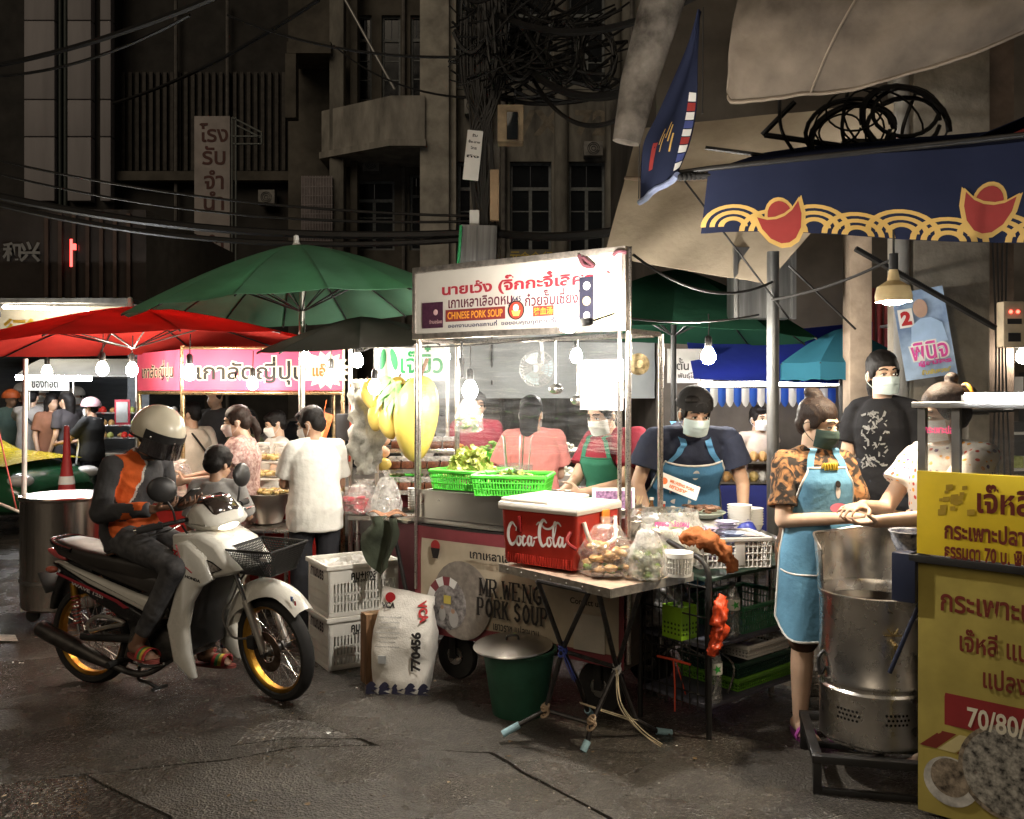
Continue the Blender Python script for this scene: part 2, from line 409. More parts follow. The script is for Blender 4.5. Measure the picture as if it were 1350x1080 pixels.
wallholes(wx(590, Y0), wx(845, Y0)+3, 0, 13.5, holes, Y0, .35).build('wall', hs, M_plaster, ang=0)
for h in holes:
 s_ = hs
 mbw = [h[0]-hs.location.x, h[1]-hs.location.x]
 window(hs, mbw[0]+.003, mbw[1]-.003, h[2]+.003, h[3]-.003, .22)
 sl_ = MB(T); sl_.box(h[0]-.08, h[1]+.08, Y0-.12, Y0-.003, h[2]-.14, h[2]-.003); sl_.build('sill', hs, M_plaster, ang=0)
for (a, r_) in ((740, .17), (808, .2), (657, .16)):
 c = MB(T); x = wx(a, Y0); c.lathe([(r_, 0), (r_, 13.4)], (x, Y0-.02, 0), 16); c.build('column', hs, M_plaster)
c = MB(T); c.box(wx(556, Y0), wx(594, Y0), Y0-.5, Y0+.3, 0, 13.6, .05); c.box(wx(586, Y0), wx(602, Y0), Y0-.3, Y0+.3, 0, 13.5); c.build('corner_pillar', hs, mat('pillar_plaster', (.37, .345, .295), .9, var=.35, vs=2, bump=.4, bs=14, detail=8))
c = MB(T); c.box(wx(600, Y0), wx(845, Y0)+3, Y0-.10, Y0-.002, wz(128, Y0), wz(116, Y0)); c.build('ledge', hs, M_plaster, ang=0)
# stains where old letters hung
c = MB(T).use(mat('letter_ghost', (.19, .163, .127), .95, var=.4, vs=5))
for i, (ch, a) in enumerate((('V', 690), ('X', 722), ('7', 770), ('2', 792), ('S', 815))):
 text(c, ch, Mx.Translation(V((wx(a, Y0), Y0-.003, wz(162, Y0)))) @ Mx.Rotation(R(90), 4, 'X'), h=.62, bold=.04)
c.build('faded_lettering', hs, ang=0)
sg = MB(T); sg.box(wx(672, 21), wx(732, 21), 21, 21.06, wz(347, 21), wz(329, 21)); sgo = sg.build('shop_board', hs, mat('grey_board', (.16, .15, .12), .8), ang=0)
c = MB(T); 
for ch, a in (('元', 679), ('合', 692), ('合', 706), ('行', 722)):
 text(c, ch, Mx.Translation(V((wx(a, 21), 20.995, wz(338, 21)))) @ Mx.Rotation(R(90), 4, 'X'), h=.22, bold=.02)
c.build('lettering', sgo, mat('yellow_paint', (.55, .40, .08), .7), ang=0)
# ---- left wing with the balcony
hl = thing('balcony_house', 'grimy old house with concrete balcony and tall shuttered windows', 'building', (wx(480, 23), 23, 0)); T = Mx.Translation(-V(hl.location))
Y1 = 23.4; holes = []
for (a, b, c_, d) in ((470, 490, 20, 132), (503, 528, 20, 132), (541, 556, 20, 130), (465, 520, 238, 330), (540, 556, 230, 330)):
 holes.append((wx(a, Y1), wx(b, Y1), wz(d, Y1), wz(c_, Y1)))
wallholes(wx(380, Y1), wx(568, Y1), 0, 14, holes, Y1, .3).build('wall', hl, M_plaster_d, ang=0)
for h in holes: window(hl, h[0]-hl.location.x+.003, h[1]-hl.location.x-.003, h[2]+.003, h[3]-.003, .55, cols=2 if h[1]-h[0] > .6 else 1)
for (a, b) in ((434, 453), (458, 468)):
 c = MB(T); c.box(wx(a, 22.4), wx(b, 22.4), 22.4 if a < 440 else 22.75, 22.8 if a < 440 else 23.1, 0, 13.9, .03); c.build('column', hl, M_plaster if a < 440 else M_plaster_d)
c = MB(T); Yb = 21.4
bp_ = [(wx(424, 22.6), 22.6), (wx(516, Yb), Yb), (wx(560, Yb), Yb), (wx(560, Yb), 23.38), (wx(424, 22.6), 23.38)]
zt, zb = wz(126, Yb), wz(184, Yb)
def prism(mb, poly, z0, z1):
 n = len(poly); area = sum(poly[i][0]*poly[(i+1) % n][1]-poly[(i+1) % n][0]*poly[i][1] for i in range(n))
 if area < 0: poly = poly[::-1]
 return mb.add([(x, y, z0) for x, y in poly]+[(x, y, z1) for x, y in poly], [tuple(range(n))[::-1], tuple(range(n, 2*n))]+[(i, (i+1) % n, (i+1) % n+n, i+n) for i in range(n)])
prism(c, bp_, zb, zt); prism(c, [(x*1.0+(.03 if k in (2, 3) else -.05), y-(.06 if y < 23 else 0)) for k, (x, y) in enumerate(bp_)], zb-.16, zb-.003)
c.build('balcony', hl, mat('balcony_concrete', (.30, .28, .245), .9, var=.45, vs=1.4, stretch=(1.6, 1.6, .6), bump=.4, bs=12, detail=9), ang=0)
c = MB(T); c.cyl((wx(455, 21.2), 21.2, wz(0, 21.2)), (wx(520, 21.2), 21.2, wz(118, 21.2)), .035); c.build('stay_rod', hl, mat('galvanised', (.45, .44, .42), .45, .8))
c = MB(T); c.box(wx(378, 22.2), wx(436, 22.2), 22.2, 23.3, wz(70, 22.2), wz(55, 22.2)); c.box(wx(376, 22.2), wx(390, 22.2), 22.2, 22.5, wz(155, 22.2), wz(70.5, 22.2)); c.build('canopy_beam', hl, M_plaster_d, ang=0)
g = MB(T)
for i in range(12): x = wx(398+i*3.6, 21.9); g.cyl((x, 21.9, wz(330, 21.9)), (x, 21.9, wz(232, 21.9)), .012, n=5)
for i in range(9): z = wz(330-i*12, 21.9); g.cyl((wx(397, 21.9), 21.9, z), (wx(439, 21.9), 21.9, z), .012, n=5)
g.build('window_grille', hl, mat('grille_paint', (.30, .27, .27), .6), kind='stuff')
g = MB(T); g.box(wx(397, 22.3), wx(438, 22.3), 22.3, 22.36, wz(335, 22.3), wz(232, 22.3)); g.build('grille_panel', hl, mat('mauve_panel', (.20, .17, .17), .8, var=.3, vs=8), ang=0)
# ---- dark corrugated building
hd = thing('corrugated_building', 'unlit dark building with vertical corrugated metal facade', 'building', (wx(265, 24.5), 24.5, 0)); T = Mx.Translation(-V(hd.location))
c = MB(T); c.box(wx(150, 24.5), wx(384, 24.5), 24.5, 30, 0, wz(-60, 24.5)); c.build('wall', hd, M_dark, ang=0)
for i in range(24):
 c = MB(T); x = wx(160+i*9.2, 24.4); c.box(x, x+.09, 24.40, 24.49, wz(225, 24.4), wz(95, 24.4)); c.build('corrugation', hd, mat('dark_sheet', (.05, .043, .036), .7, var=.4), ang=0)
c = MB(T); c.box(wx(150, 24.3), wx(384, 24.3), 24.1, 24.39, wz(240, 24.3), wz(228, 24.3)); c.build('ledge', hd, M_plaster_d, ang=0)
# ---- modern block at the far left with pale vertical cladding panels
hm = thing('modern_block', 'tall dark block with pale vertical cladding panels at the far left', 'building', (wx(90, 24), 24, 0)); T = Mx.Translation(-V(hm.location))
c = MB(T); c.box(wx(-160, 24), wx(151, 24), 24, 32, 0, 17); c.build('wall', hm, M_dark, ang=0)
for (a, b) in ((33, 73), (90, 121), (133, 147)):
 zs = [wz(q, 23.8) for q in (266, 181, 132, 28, -90)]
 for i in range(4):
  c = MB(T); c.box(wx(a, 23.8), wx(b, 23.8), 23.75, 23.99, zs[i]+.015, zs[i+1]-.015, .02); c.build('cladding_panel', hm, M_pale)
c = MB(T)
for a in (77, 84): c.cyl((wx(a, 23.8), 23.9, 6.4), (wx(a, 23.8), 23.9, 14), .05)
c.build('drain_pipe', hm, mat('green_black_pipe', (.04, .05, .045), .5))
# ---- gold shop below it: dark fascia with steel characters, pale band with gilt characters and a tube lamp
gs = thing('gold_shop', 'shop front with dark glossy fascia and gilt characters on a pale band', 'shop front', (wx(90, 12.5), 12.5, 0)); T = Mx.Translation(-V(gs.location))
Yg = 12.5; xl, xr = wx(-220, Yg), wx(192, Yg)
c = MB(T); c.box(xl, xr, Yg+.02, Yg+4, wz(396, Yg), wz(276, Yg)); fas = c.build('upper_fascia', gs, mat('dark_gloss', (.035, .028, .024), .18, var=.3, vs=2), ang=0)
for i in range(7):
 c = MB(T); x = wx(60+i*18, Yg); c.box(x, x+.05, Yg-.03, Yg+.017, wz(392, Yg), wz(282, Yg)); c.build('fascia_rib', gs, mat('brown_metal', (.07, .045, .035), .35, .6), ang=0)
c = MB(T)
for ch, a, h in (('和', 16, .26), ('兴', 40, .28)): text(c, ch, Mx.Translation(V((wx(a, Yg), Yg-.01, wz(332, Yg)))) @ Mx.Rotation(R(90), 4, 'X'), h=h, bold=.03)
c.build('steel_lettering', fas, mat('brushed_steel', (.22, .22, .22), .4, 1.), ang=0)
c = MB(T); c.box(wx(94, Yg), wx(97, Yg), Yg-.04, Yg-.01, wz(352, Yg), wz(316, Yg)); c.box(wx(97, Yg), wx(101, Yg), Yg-.04, Yg-.01, wz(330, Yg), wz(322, Yg)); c.build('red_neon_mark', gs, lit('neon_red', (1, .06, .05), 3), ang=0)
c = MB(T); c.box(xl, wx(190, Yg), Yg-.5, Yg+.015, wz(404, Yg), wz(398, Yg)); c.build('canopy_edge', gs, M_plaster, ang=0)
c = MB(T); c.box(xl, wx(190, Yg), Yg-.04, Yg+.10, wz(462, Yg), wz(404.5, Yg)); band = c.build('sign_band', gs, mat('cream_band', (.50, .43, .31), .6, var=.1), ang=0)
c = MB(T)
for ch, a in (('行', 22), ('金', 43), ('大', 64), ('億', 84), ('和', 103), ('興', 122)): text(c, ch, Mx.Translation(V((wx(a, Yg), Yg-.05, wz(435, Yg)))) @ Mx.Rotation(R(90), 4, 'X'), h=.31, bold=.03)
c.build('gilt_lettering', band, mat('gilt', (.72, .42, .06), .35, .8), ang=0)
c = MB(T); c.cyl((wx(30, Yg), Yg-.48, wz(409, Yg)), (wx(138, Yg), Yg-.48, wz(412, Yg)), .022, n=8); c.build('tube_lamp', gs, lit('fascia_tube', (1, .93, .80), 30))
c = MB(T); c.box(wx(11, Yg), wx(34, Yg), Yg-.75, Yg-.6, wz(423, Yg), wz(416, Yg)); c.cyl((wx(20, Yg), Yg-.68, wz(416, Yg)), (wx(20, Yg), Yg-.5, wz(403, Yg)), .012); c.build('floodlight', gs, mat('black_metal', (.015, .015, .015), .5), ang=0)
c = MB(T); c.box(xl, xr, Yg+2.2, Yg+2.4, 0, wz(462, Yg)); c.box(xr-.3, xr, Yg+.12, Yg+2.19, 0, wz(397, Yg)); c.build('shutter_wall', gs, mat('blue_grey_shutter', (.12, .13, .14), .6, var=.2, vs=3, stretch=(1, 1, 8)), ang=0)
# ---- pawn shop hanging sign
ps = thing('hanging_sign', 'tall vertical white signboard with dark stacked Thai letters on bracket', 'sign', (wx(280, 19), 19, 0)); T = Mx.Translation(-V(ps.location))
c = MB(T); c.box(wx(256, 19), wx(303, 19), 19, 19.12, wz(345, 19), wz(153, 19), .01); pb = c.build('board', ps, mat('dirty_white_board', (.34, .30, .28), .7, var=.2, vs=2))
c = MB(T)
for s_, py in (('โรง', 175), ('รับ', 205), ('จำ', 237), ('นำ', 265), ('จำ', 322)):
 text(c, s_, Mx.Translation(V((wx(282, 19), 18.995, wz(py, 19)))) @ Mx.Rotation(R(90), 4, 'X'), h=.40, bold=.02)
c.build('lettering', pb, mat('faded_maroon', (.10, .045, .04), .8), ang=0)
c = MB(T)
for a, b in (((306, 155), (306, 345)), ((311, 155), (311, 345)), ((306, 155), (345, 175)), ((345, 175), (345, 190)), ((306, 190), (345, 190)), ((306, 180), (345, 180)), ((311, 165), (345, 182))):
 c.cyl(P(*a, 19.05), P(*b, 19.05), .022, n=6)
c.build('bracket', ps, mat('bracket_paint', (.13, .14, .13), .6))
# a low dark wall that closes the street end
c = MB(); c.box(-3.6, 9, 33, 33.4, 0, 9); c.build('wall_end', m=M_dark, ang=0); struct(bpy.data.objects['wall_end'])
# ================================================================ shared materials of the market
M_steel = mat('stainless', (.55, .53, .50), .30, 1., var=.06, vs=5, rvar=.06, bump=.05, bs=9, detail=1)
M_steel_d = mat('smoked_stainless', (.62, .59, .55), .28, 1., var=.12, vs=5, rvar=.07, bump=.10, bs=10, detail=2)
M_pipe = mat('scratched_pipe', (.50, .46, .42), .3, .95, var=.2, vs=60)
M_black = mat('black_paint', (.018, .017, .016), .45, var=.3)
M_rub = mat('rubber', (.016, .015, .014), .8, var=.3)
M_blackp = mat('black_plastic', (.022, .021, .021), .4, var=.2)
M_white = mat('white_plastic', (.72, .70, .65), .45, var=.08)
M_whitep = mat('white_paper', (.78, .77, .74), .8, var=.06)
M_red = mat('red_print', (.42, .018, .022), .55, var=.12)
M_ink = mat('black_ink', (.014, .012, .011), .6, var=.1)
M_wire = mat('cable_sheath', (.014, .013, .012), .5)
FACE = Mx.Rotation(R(90), 4, 'X')        # text plane (x, y, z out) -> upright sign facing -y
def bulb(name, label, c, r=.045, power=60., col=(1, .86, .68), down=True, sock=True, group='bare bulbs over the stalls', dirv=None, shade=None):
 """a bare lamp: glowing glass, socket and a stub of its cable"""
 c = V(c); power *= .5; o = thing(name, label, 'lamp', c, group=group); d = V(dirv or (0, 0, 1)).normalized()
 area = 4*pi*r*r; mname = 'bulb_%s_%.1f_%d' % ('%.2f%.2f' % col[1:], power, round(r*1000))
 em = lit(mname, col, power/(pi*area))
 q = MB(); q.T = d.to_track_quat('Z', 'Y').to_matrix().to_4x4()
 q.lathe([(0, -r*1.15), (r*.6, -r*1.0), (r, -r*.35), (r, r*.2), (r*.75, r*.8), (r*.42, r*1.35)], n=10); q.build('bulb', o, em)
 if sock:
  q = MB(); q.T = d.to_track_quat('Z', 'Y').to_matrix().to_4x4()
  q.lathe([(r*.46, r*1.3), (r*.5, r*1.5), (r*.5, r*2.6), (r*.3, r*2.9), (0, r*2.9)], n=10); q.build('socket', o, M_black)
  q = MB(); q.tube([d*(r*2.8), d*(r*4)+V((.004, 0, .01)), d*(r*5.5)+V((.002, .01, .02))], .004, 6); q.build('cord', o, M_wire)
 return o
# ================================================================ the pork soup cart
CL, CR = V((wx(552, 5.106), 5.106, 0)), V((wx(828, 4.332), 4.332, 0))
cu = (CR-CL); CLEN = cu.length; cu.normalize(); cv = V((-cu.y, cu.x, 0))
CM = axes(CL, cu, cv, V((0, 0, 1)))
cart = thing('food_cart', 'steel soup cart with white Thai signboard, clear plastic screen and beige banner', 'food cart', M=CM)
CI = CM.inverted()
L_ = CLEN
# posts and frame of bright scratched pipe
for (x, y) in ((0, 0), (L_, 0), (0, .34), (L_, .34)):
 q = MB(); q.tube([(x, y, .30), (x, y, 1.2), (x+.004, y, 1.885 if y else 2.285)], .0145, 10); q.build('post', cart, M_pipe)
q = MB(); q.cyl((.02, -.045, .5), (.02, -.045, 1.86), .009); q.cyl((L_-.035, -.02, .9), (L_-.035, -.02, 1.88), .010)
q.build('guy_pipe', cart, M_pipe)
q = MB()
z = 1.885; q.cyl((0, .34, z), (L_, .34, z), .012); q.cyl((0, .015, z), (0, .325, z), .012); q.cyl((L_, .015, z), (L_, .325, z), .012)
q.cyl((.016, .3, 1.875), (L_-.016, .3, 1.875), .008)
q.build('roof_frame', cart, M_pipe)
# cabinet, trays, counter
q = MB(); q.box(.015, L_-.015, .012, .70, .26, .86, .012); q.build('cabinet', cart, mat('cabinet_brown', (.11, .085, .07), .5, var=.3))
q = MB(); q.box(-.02, L_+.05, -.02, .74, .862, .892, .006); q.build('counter', cart, M_steel)
q = MB()
for (a, b, c, d) in ((.02, .72, -.015, .005), (.02, .72, .44, .46), (.02, .04, .006, .439), (.70, .72, .006, .439)): q.box(a, b, c, d, .894, 1.045)
q.box(.041, .699, .006, .439, .896, .91); q.box(.008, .732, -.028, -.016, 1.03, 1.05); q.build('deep_tray', cart, M_steel, ang=0)
q = MB()
for (a, b, c, d) in ((.76, 1.30, .02, .04), (.76, 1.30, .44, .46), (.76, .78, .041, .439), (1.28, 1.30, .041, .439)): q.box(a, b, c, d, .894, .985)
q.build('shallow_tray', cart, M_steel, ang=0)
q = MB(); q.box(.0, L_, -.03, -.012, .80, .858); q.build('front_rail', cart, M_black, ang=0)
for x in (.2, L_-.2):
 for y in (.1, .62):
  q = MB(); q.T = Mx.Translation((x, y, .13)) @ Mx.Rotation(R(90), 4, 'X'); q.lathe([(.05, -.02), (.125, -.022), (.13, -.012), (.13, .012), (.125, .022), (.05, .02)], n=22)
  wh = q.build('wheel', cart, M_rub); q = MB(); q.cyl((x, y-.03, .13), (x, y+.03, .13), .05); q.build('hub', wh, M_steel_d)
  q = MB(); q.box(x-.02, x+.02, y-.05, y-.035, .12, .27); q.box(x-.02, x+.02, y+.035, y+.05, .12, .27); q.build('wheel_fork', cart, M_black, ang=0)
# ---- signboard
sz0, sz1 = 1.895, 2.272
q = MB(); q.box(.012, L_-.012, -.035, -.013, sz0+.02, sz1-.02); sb = q.build('signboard', cart, mat('sign_white', (.50, .47, .42), .5, var=.06, vs=4), ang=0)
q = MB()
for (a, b, c, d) in ((-.01, L_+.01, sz0-.012, sz0+.02), (-.01, L_+.01, sz1-.02, sz1+.012), (-.01, .012, sz0+.02, sz1-.02), (L_-.012, L_+.01, sz0+.02, sz1-.02)): q.box(a, b, -.045, -.008, c, d, .004)
q.build('sign_frame', cart, mat('bare_aluminium', (.50, .45, .40), .4, .85, var=.35, vs=25))
def st(px, py):                          # photo position on the sign face -> (x, z) on the cart front
 o = V((0, 0, CZ)); d = V(((px-675)/F, 1, -(py-HY)/F)); n = cv
 t = (CL-cv*.036-o).dot(n)/d.dot(n); p = CI @ (o+d*t); return p.x, p.z
def sm(px, py, y=-.0353):
 x, z = st(px, py); return Mx.Translation((x, y, z)) @ FACE
def sw(px0, px1, py): return st(px1, py)[0]-st(px0, py)[0]
mk = mat('maroon_lettering', (.33, .02, .035), .5, var=.1); mn = mat('navy_lettering', (.035, .03, .07), .5)
q = MB(); text(q, 'นายเว้ง (จิ๊กกะจี๋เลิศรส)', sm(688, 373), w=sw(577, 801, 375), h=.098, bold=.035); q.build('title_lettering', sb, mk, ang=0)
q = MB(); text(q, 'เกาเหลาเลือดหมู', sm(632, 399), w=sw(590, 674, 400), h=.078, bold=.022); q.build('line_lettering', sb, mat('dark_maroon', (.10, .012, .03), .5), ang=0); q = MB(); text(q, 'ก๋วยจั๊บเซี่ยงไฮ้', sm(733, 391), w=sw(692, 776, 392), h=.080, bold=.022); q.build('line_lettering', sb, mat('dark_maroon', (.10, .012, .03), .5), ang=0)
q = MB(); text(q, '645', sm(681, 394), w=.055, h=.03, bold=.02); q.build('house_number', sb, mn, ang=0)
q = MB(); text(q, 'ออกงานนอกสถานที่  ขอขอบคุณทุกท่านที่มา', sm(662, 426), w=sw(588, 737, 426), h=.036, bold=.03); q.build('small_lettering', sb, mn, ang=0)
mo = mat('orange_lettering', (.75, .30, .04), .5)
for (a, b, s_, y0, y1) in ((588, 666, 'CHINESE PORK SOUP', 407, 422), (703, 730, '猪血汤', 404, 416)):
 (xa, za), (xb, zb) = st(a, (y0+y1)/2), st(b, (y0+y1)/2); zc = (za+zb)/2; hh = .032 if a < 600 else .026
 q = MB(); q.box(xa, xb, -.0385, -.0355, zc-hh, zc+hh); pl = q.build('maroon_plate', sb, mat('maroon_plate', (.20, .03, .03), .5), ang=0)
 q = MB(); text(q, s_, Mx.Translation(((xa+xb)/2, -.0395, zc)) @ FACE, w=(xb-xa)*.93, h=.040, bold=.02); q.build('plate_lettering', pl, mo, ang=0)
def disc(mb, c, r, y, n=28, sz=1.): return mb.add([(c[0]+cos(2*pi*i/n)*r, y, c[1]+sin(2*pi*i/n)*r*sz) for i in range(n)], [tuple(range(n))])
lc = st(681, 409)
q = MB(); disc(q, lc, .052, -.0402, sz=.95); em = q.build('round_emblem', sb, mat('emblem_black', (.03, .02, .02), .5), ang=0)
q = MB().use(mat('emblem_red', (.45, .05, .03), .5)); disc(q, lc, .043, -.0408); q.use(mat('emblem_yellow', (.75, .55, .12), .5)); q.slab([(lc[0]-.028, lc[1]-.002), (lc[0]+.028, lc[1]-.002), (lc[0]+.017, lc[1]-.03), (lc[0]-.017, lc[1]-.03)], [(-.0412, 0), (-.0420, 0)])
q.use(M_whitep); disc(q, (lc[0], lc[1]+.012), .018, -.0424); q.build('emblem_bowl', em, ang=0)
for (a, b, y0, y1, mname, col) in ((557, 584, 400, 432, 'award_card', (.06, .02, .04)), (738, 754, 401, 424, 'blue_card', (.16, .42, .66)), (764, 784, 366, 428, 'black_card', (.02, .02, .035))):
 (xa, za), (xb, zb) = st(a, y0), st(b, y1); q = MB(); q.box(xa, xb, -.0395, -.0355, zb, za); co = q.build('sticker', sb, mat(mname, col, .4, var=.25, vs=60), ang=0)
 q = MB()
 if mname == 'black_card':
  for k, (py, rr) in enumerate(((377, .02), (397, .022), (416, .018))):
   c_ = st(774, py); q.use((M_whitep, mat('emblem_gold', (.6, .42, .2), .5), M_whitep)[k]); disc(q, c_, rr, -.0405)
  q.build('sticker_marks', co, ang=0)
 elif mname == 'blue_card':
  c_ = st(746, 413); q.use(M_whitep); disc(q, c_, .016, -.0405); q.build('sticker_marks', co, ang=0)
 else:
  c_ = st(575, 412); q.use(mat('card_pink', (.55, .35, .35), .5)); disc(q, c_, .016, -.0405); text(q, 'ร้านอร่อย', Mx.Translation((c_[0], -.0405, c_[1]-.05)) @ FACE, w=.09, bold=.02); q.build('sticker_marks', co, ang=0)
(xa, za), (xb, zb) = st(783, 362), st(824, 426)
q = MB(); q.box(xa, xb, -.040, -.0355, zb, za); co = q.build('certificate', sb, mat('cream_card', (.52, .47, .28), .6, var=.08), ang=0)
q = MB()
for k, (py, s_) in enumerate(((374, 'ประกาศนียบัตร'), (386, 'ขอบคุณ'), (393, 'ร้านอร่อย เยาวราช'), (405, 'ลงชื่อ'))): c_ = st(805, py); text(q, s_, Mx.Translation((c_[0], -.0408, c_[1])) @ FACE, w=(.13, .06, .15, .07)[k], bold=.015)
q.build('certificate_lettering', co, mat('green_ink', (.10, .16, .08), .6), ang=0)
q = MB(); x, z = st(777, 344); q.tube(catmull([(x-.05, -.05, z+.03), (x-.02, -.055, z-.02), (x+.03, -.05, z-.03), (x-.03, -.045, z+.02)], 5), .010, 7); x, z = st(818, 336); q.tube(catmull([(x-.03, -.05, z), (x, -.058, z+.012), (x+.04, -.05, z+.005)], 5), .009, 7); q.build('cloth_tie', cart, mat('maroon_cloth', (.10, .03, .04), .8))
# ---- clear plastic screen, notice, price strip
def sheet(u, v_):
 x = .02+u*(L_-.05); z = 1.885-v_*.60
 return (x, -.012+.010*sin(u*17+v_*3)+.012*NZ.noise(V((u*3, v_*16, 1)))+.02*v_*v_, z+.012*sin(u*9)*v_)
q = MB(); q.grid(sheet, 40, 60); q.build('plastic_screen', cart, film('clear_sheet', (.82, .84, .86), gloss=.17, trans=.95, rough=.09, milky=.04, bs=16, bump=.9, stretch=(.35, 1, 3.4)), ang=80)
xa, za = st(764, 475); xb, zb = st(820, 541)
q = MB(); q.grid(lambda u, v_: (xa+(xb-xa)*u, -.028-.006*sin(u*4), za-(za-zb)*v_), 8, 6, .002); no = q.build('paper_notice', cart, M_whitep)
q = MB(); q.box(xa+.12, xa+.18, -.040, -.0385, za-.13, za-.08); q.build('grey_print', no, mat('grey_print', (.35, .36, .36), .7), ang=0)
q = MB(); text(q, 'โน้ต', Mx.Translation(((xa+xb)/2, -.0385, za-.19)) @ FACE, w=.045, bold=.01); q.build('pencil_lettering', no, mat('grey_pencil', (.45, .45, .45), .7), ang=0)
# ---- cart banner
bz = lambda u, top: (.852 if top else .275)-.006*sin(u*6)
q = MB(); q.grid(lambda u, v_: (.01+u*(L_-.01), -.034-.010*sin(u*7+1)*v_-.006*NZ.noise(V((u*6, v_*5, 2))), bz(u, 1)*(1-v_)+bz(u, 0)*v_), 40, 20, .002); bo = q.build('banner', cart, mat('maroon_vinyl', (.19, .038, .045), .45, var=.2, vs=5), ang=80)
q = MB(); q.grid(lambda u, v_: (.055+u*(L_-.08), -.0385-.010*sin((.055+u*(L_-.08))/L_*7+1)*(.12+v_*.76)-.006*NZ.noise(V(((.035+u*.94)*6, (.12+v_*.76)*5, 2))), .785-v_*.445), 40, 20); q.build('banner_field', bo, mat('beige_vinyl', (.42, .355, .26), .5, var=.18, vs=4, rvar=.2), ang=80)
def bt(px, py, y=-.058):
 x, z = st(px, py); return Mx.Translation((x, y, z)) @ FACE
# slab-serif capitals drawn stroke by stroke
SER = {'M': [((0, 0), (0, 1)), ((0, 1), (.5, .15)), ((.5, .15), (1, 1)), ((1, 1), (1, 0))], 'R': [((0, 0), (0, 1)), ((0, 1), (.6, 1)), ((.6, 1), (.82, .86)), ((.82, .86), (.82, .64)), ((.82, .64), (.6, .5)), ((.6, .5), (0, .5)), ((.45, .5), (.9, 0))], '.': [((.1, .02), (.2, .02))],
       'W': [((0, 1), (.25, 0)), ((.25, 0), (.5, .8)), ((.5, .8), (.75, 0)), ((.75, 0), (1, 1))], 'E': [((0, 0), (0, 1)), ((0, 1), (.75, 1)), ((0, .5), (.55, .5)), ((0, 0), (.8, 0)), ((.75, 1), (.75, .82)), ((.8, 0), (.8, .2))], 'N': [((0, 0), (0, 1)), ((0, 1), (.9, 0)), ((.9, 0), (.9, 1))],
       'G': [((.85, .85), (.5, 1)), ((.5, 1), (.1, .8)), ((.1, .8), (0, .5)), ((0, .5), (.1, .2)), ((.1, .2), (.5, 0)), ((.5, 0), (.85, .12)), ((.85, .12), (.85, .42)), ((.55, .42), (.95, .42))], 'P': [((0, 0), (0, 1)), ((0, 1), (.6, 1)), ((.6, 1), (.82, .86)), ((.82, .86), (.82, .62)), ((.82, .62), (.6, .46)), ((.6, .46), (0, .46))],
       'O': [((.1, .8), (0, .5)), ((0, .5), (.1, .2)), ((.1, .2), (.45, 0)), ((.45, 0), (.8, .2)), ((.8, .2), (.9, .5)), ((.9, .5), (.8, .8)), ((.8, .8), (.45, 1)), ((.45, 1), (.1, .8))], 'K': [((0, 0), (0, 1)), ((0, .42), (.75, 1)), ((.25, .6), (.85, 0))],
       'S': [((.75, .82), (.4, 1)), ((.4, 1), (.05, .82)), ((.05, .82), (.12, .6)), ((.12, .6), (.7, .4)), ((.7, .4), (.8, .2)), ((.8, .2), (.4, 0)), ((.4, 0), (.02, .18))], 'U': [((0, 1), (0, .25)), ((0, .25), (.2, .03)), ((.2, .03), (.6, .03)), ((.6, .03), (.85, .25)), ((.85, .25), (.85, 1))]}
def serif(mb, s, M, w, h, wt_=.13):
 adv = [.5 if c == ' ' else (.42 if c == '.' else 1.42) for c in s]; tot = sum(adv); cw = w/tot; x = -w/2; Ms = mb.T; mb.T = Ms @ M; k = 0
 for c, a in zip(s, adv):
  for (p, r_) in SER.get(c, []):
   k += 1; d = V((r_[0]-p[0], (r_[1]-p[1]))); d.x *= cw; d.y *= h
   thin = .55 if abs(d.x) > abs(d.y)*1.2 and c in 'ERP' else (.6 if c in 'MWN' and d.y > 0 else 1)
   n = V((-d.y, d.x)).normalized()*wt_*h*.62*thin; e = d.normalized()*wt_*h*.25
   p0 = V((x+p[0]*cw, p[1]*h-h/2))-e; p1 = p0+d+e*2; z = .0006*(1+k % 5)
   mb.add([(*(p0-n), z), (*(p1-n), z), (*(p1+n), z), (*(p0+n), z)], [(0, 1, 2, 3)])
   if c in 'MRENPKUW':
    for pp in (p, r_):
     if pp[1] in (0, 1) and pp[0] in (0, .9, 1, .85):
      sx_, sy = x+pp[0]*cw, pp[1]*h-h/2; b_ = wt_*h*.95; t = wt_*h*.26; z2 = .0004
      mb.add([(sx_-b_, sy-t, z2), (sx_+b_, sy-t, z2), (sx_+b_, sy+t, z2), (sx_-b_, sy+t, z2)], [(0, 1, 2, 3)])
  x += a*cw
 mb.T = Ms
q = MB(); serif(q, 'MR.WENG', bt(678, 779), w=sw(637, 722, 785), h=.088, wt_=.125); q.build('name_lettering', bo, M_ink, ang=0)
q = MB(); serif(q, 'PORK SOUP', bt(680, 806), w=sw(633, 728, 808), h=.088, wt_=.125); q.build('soup_lettering', bo, M_ink, ang=0)
q = MB(); text(q, 'เกาเหลาเลือดหมู', bt(665, 737), w=sw(625, 712, 740), h=.062, bold=.03); text(q, 'เยาวราช แปลงนาม', bt(683, 829), w=sw(653, 713, 830), h=.045, bold=.02)
text(q, 'Contact us', bt(775, 793), w=sw(756, 797, 793), h=.03, bold=.02); q.build('thai_lettering', bo, M_ink, ang=0)
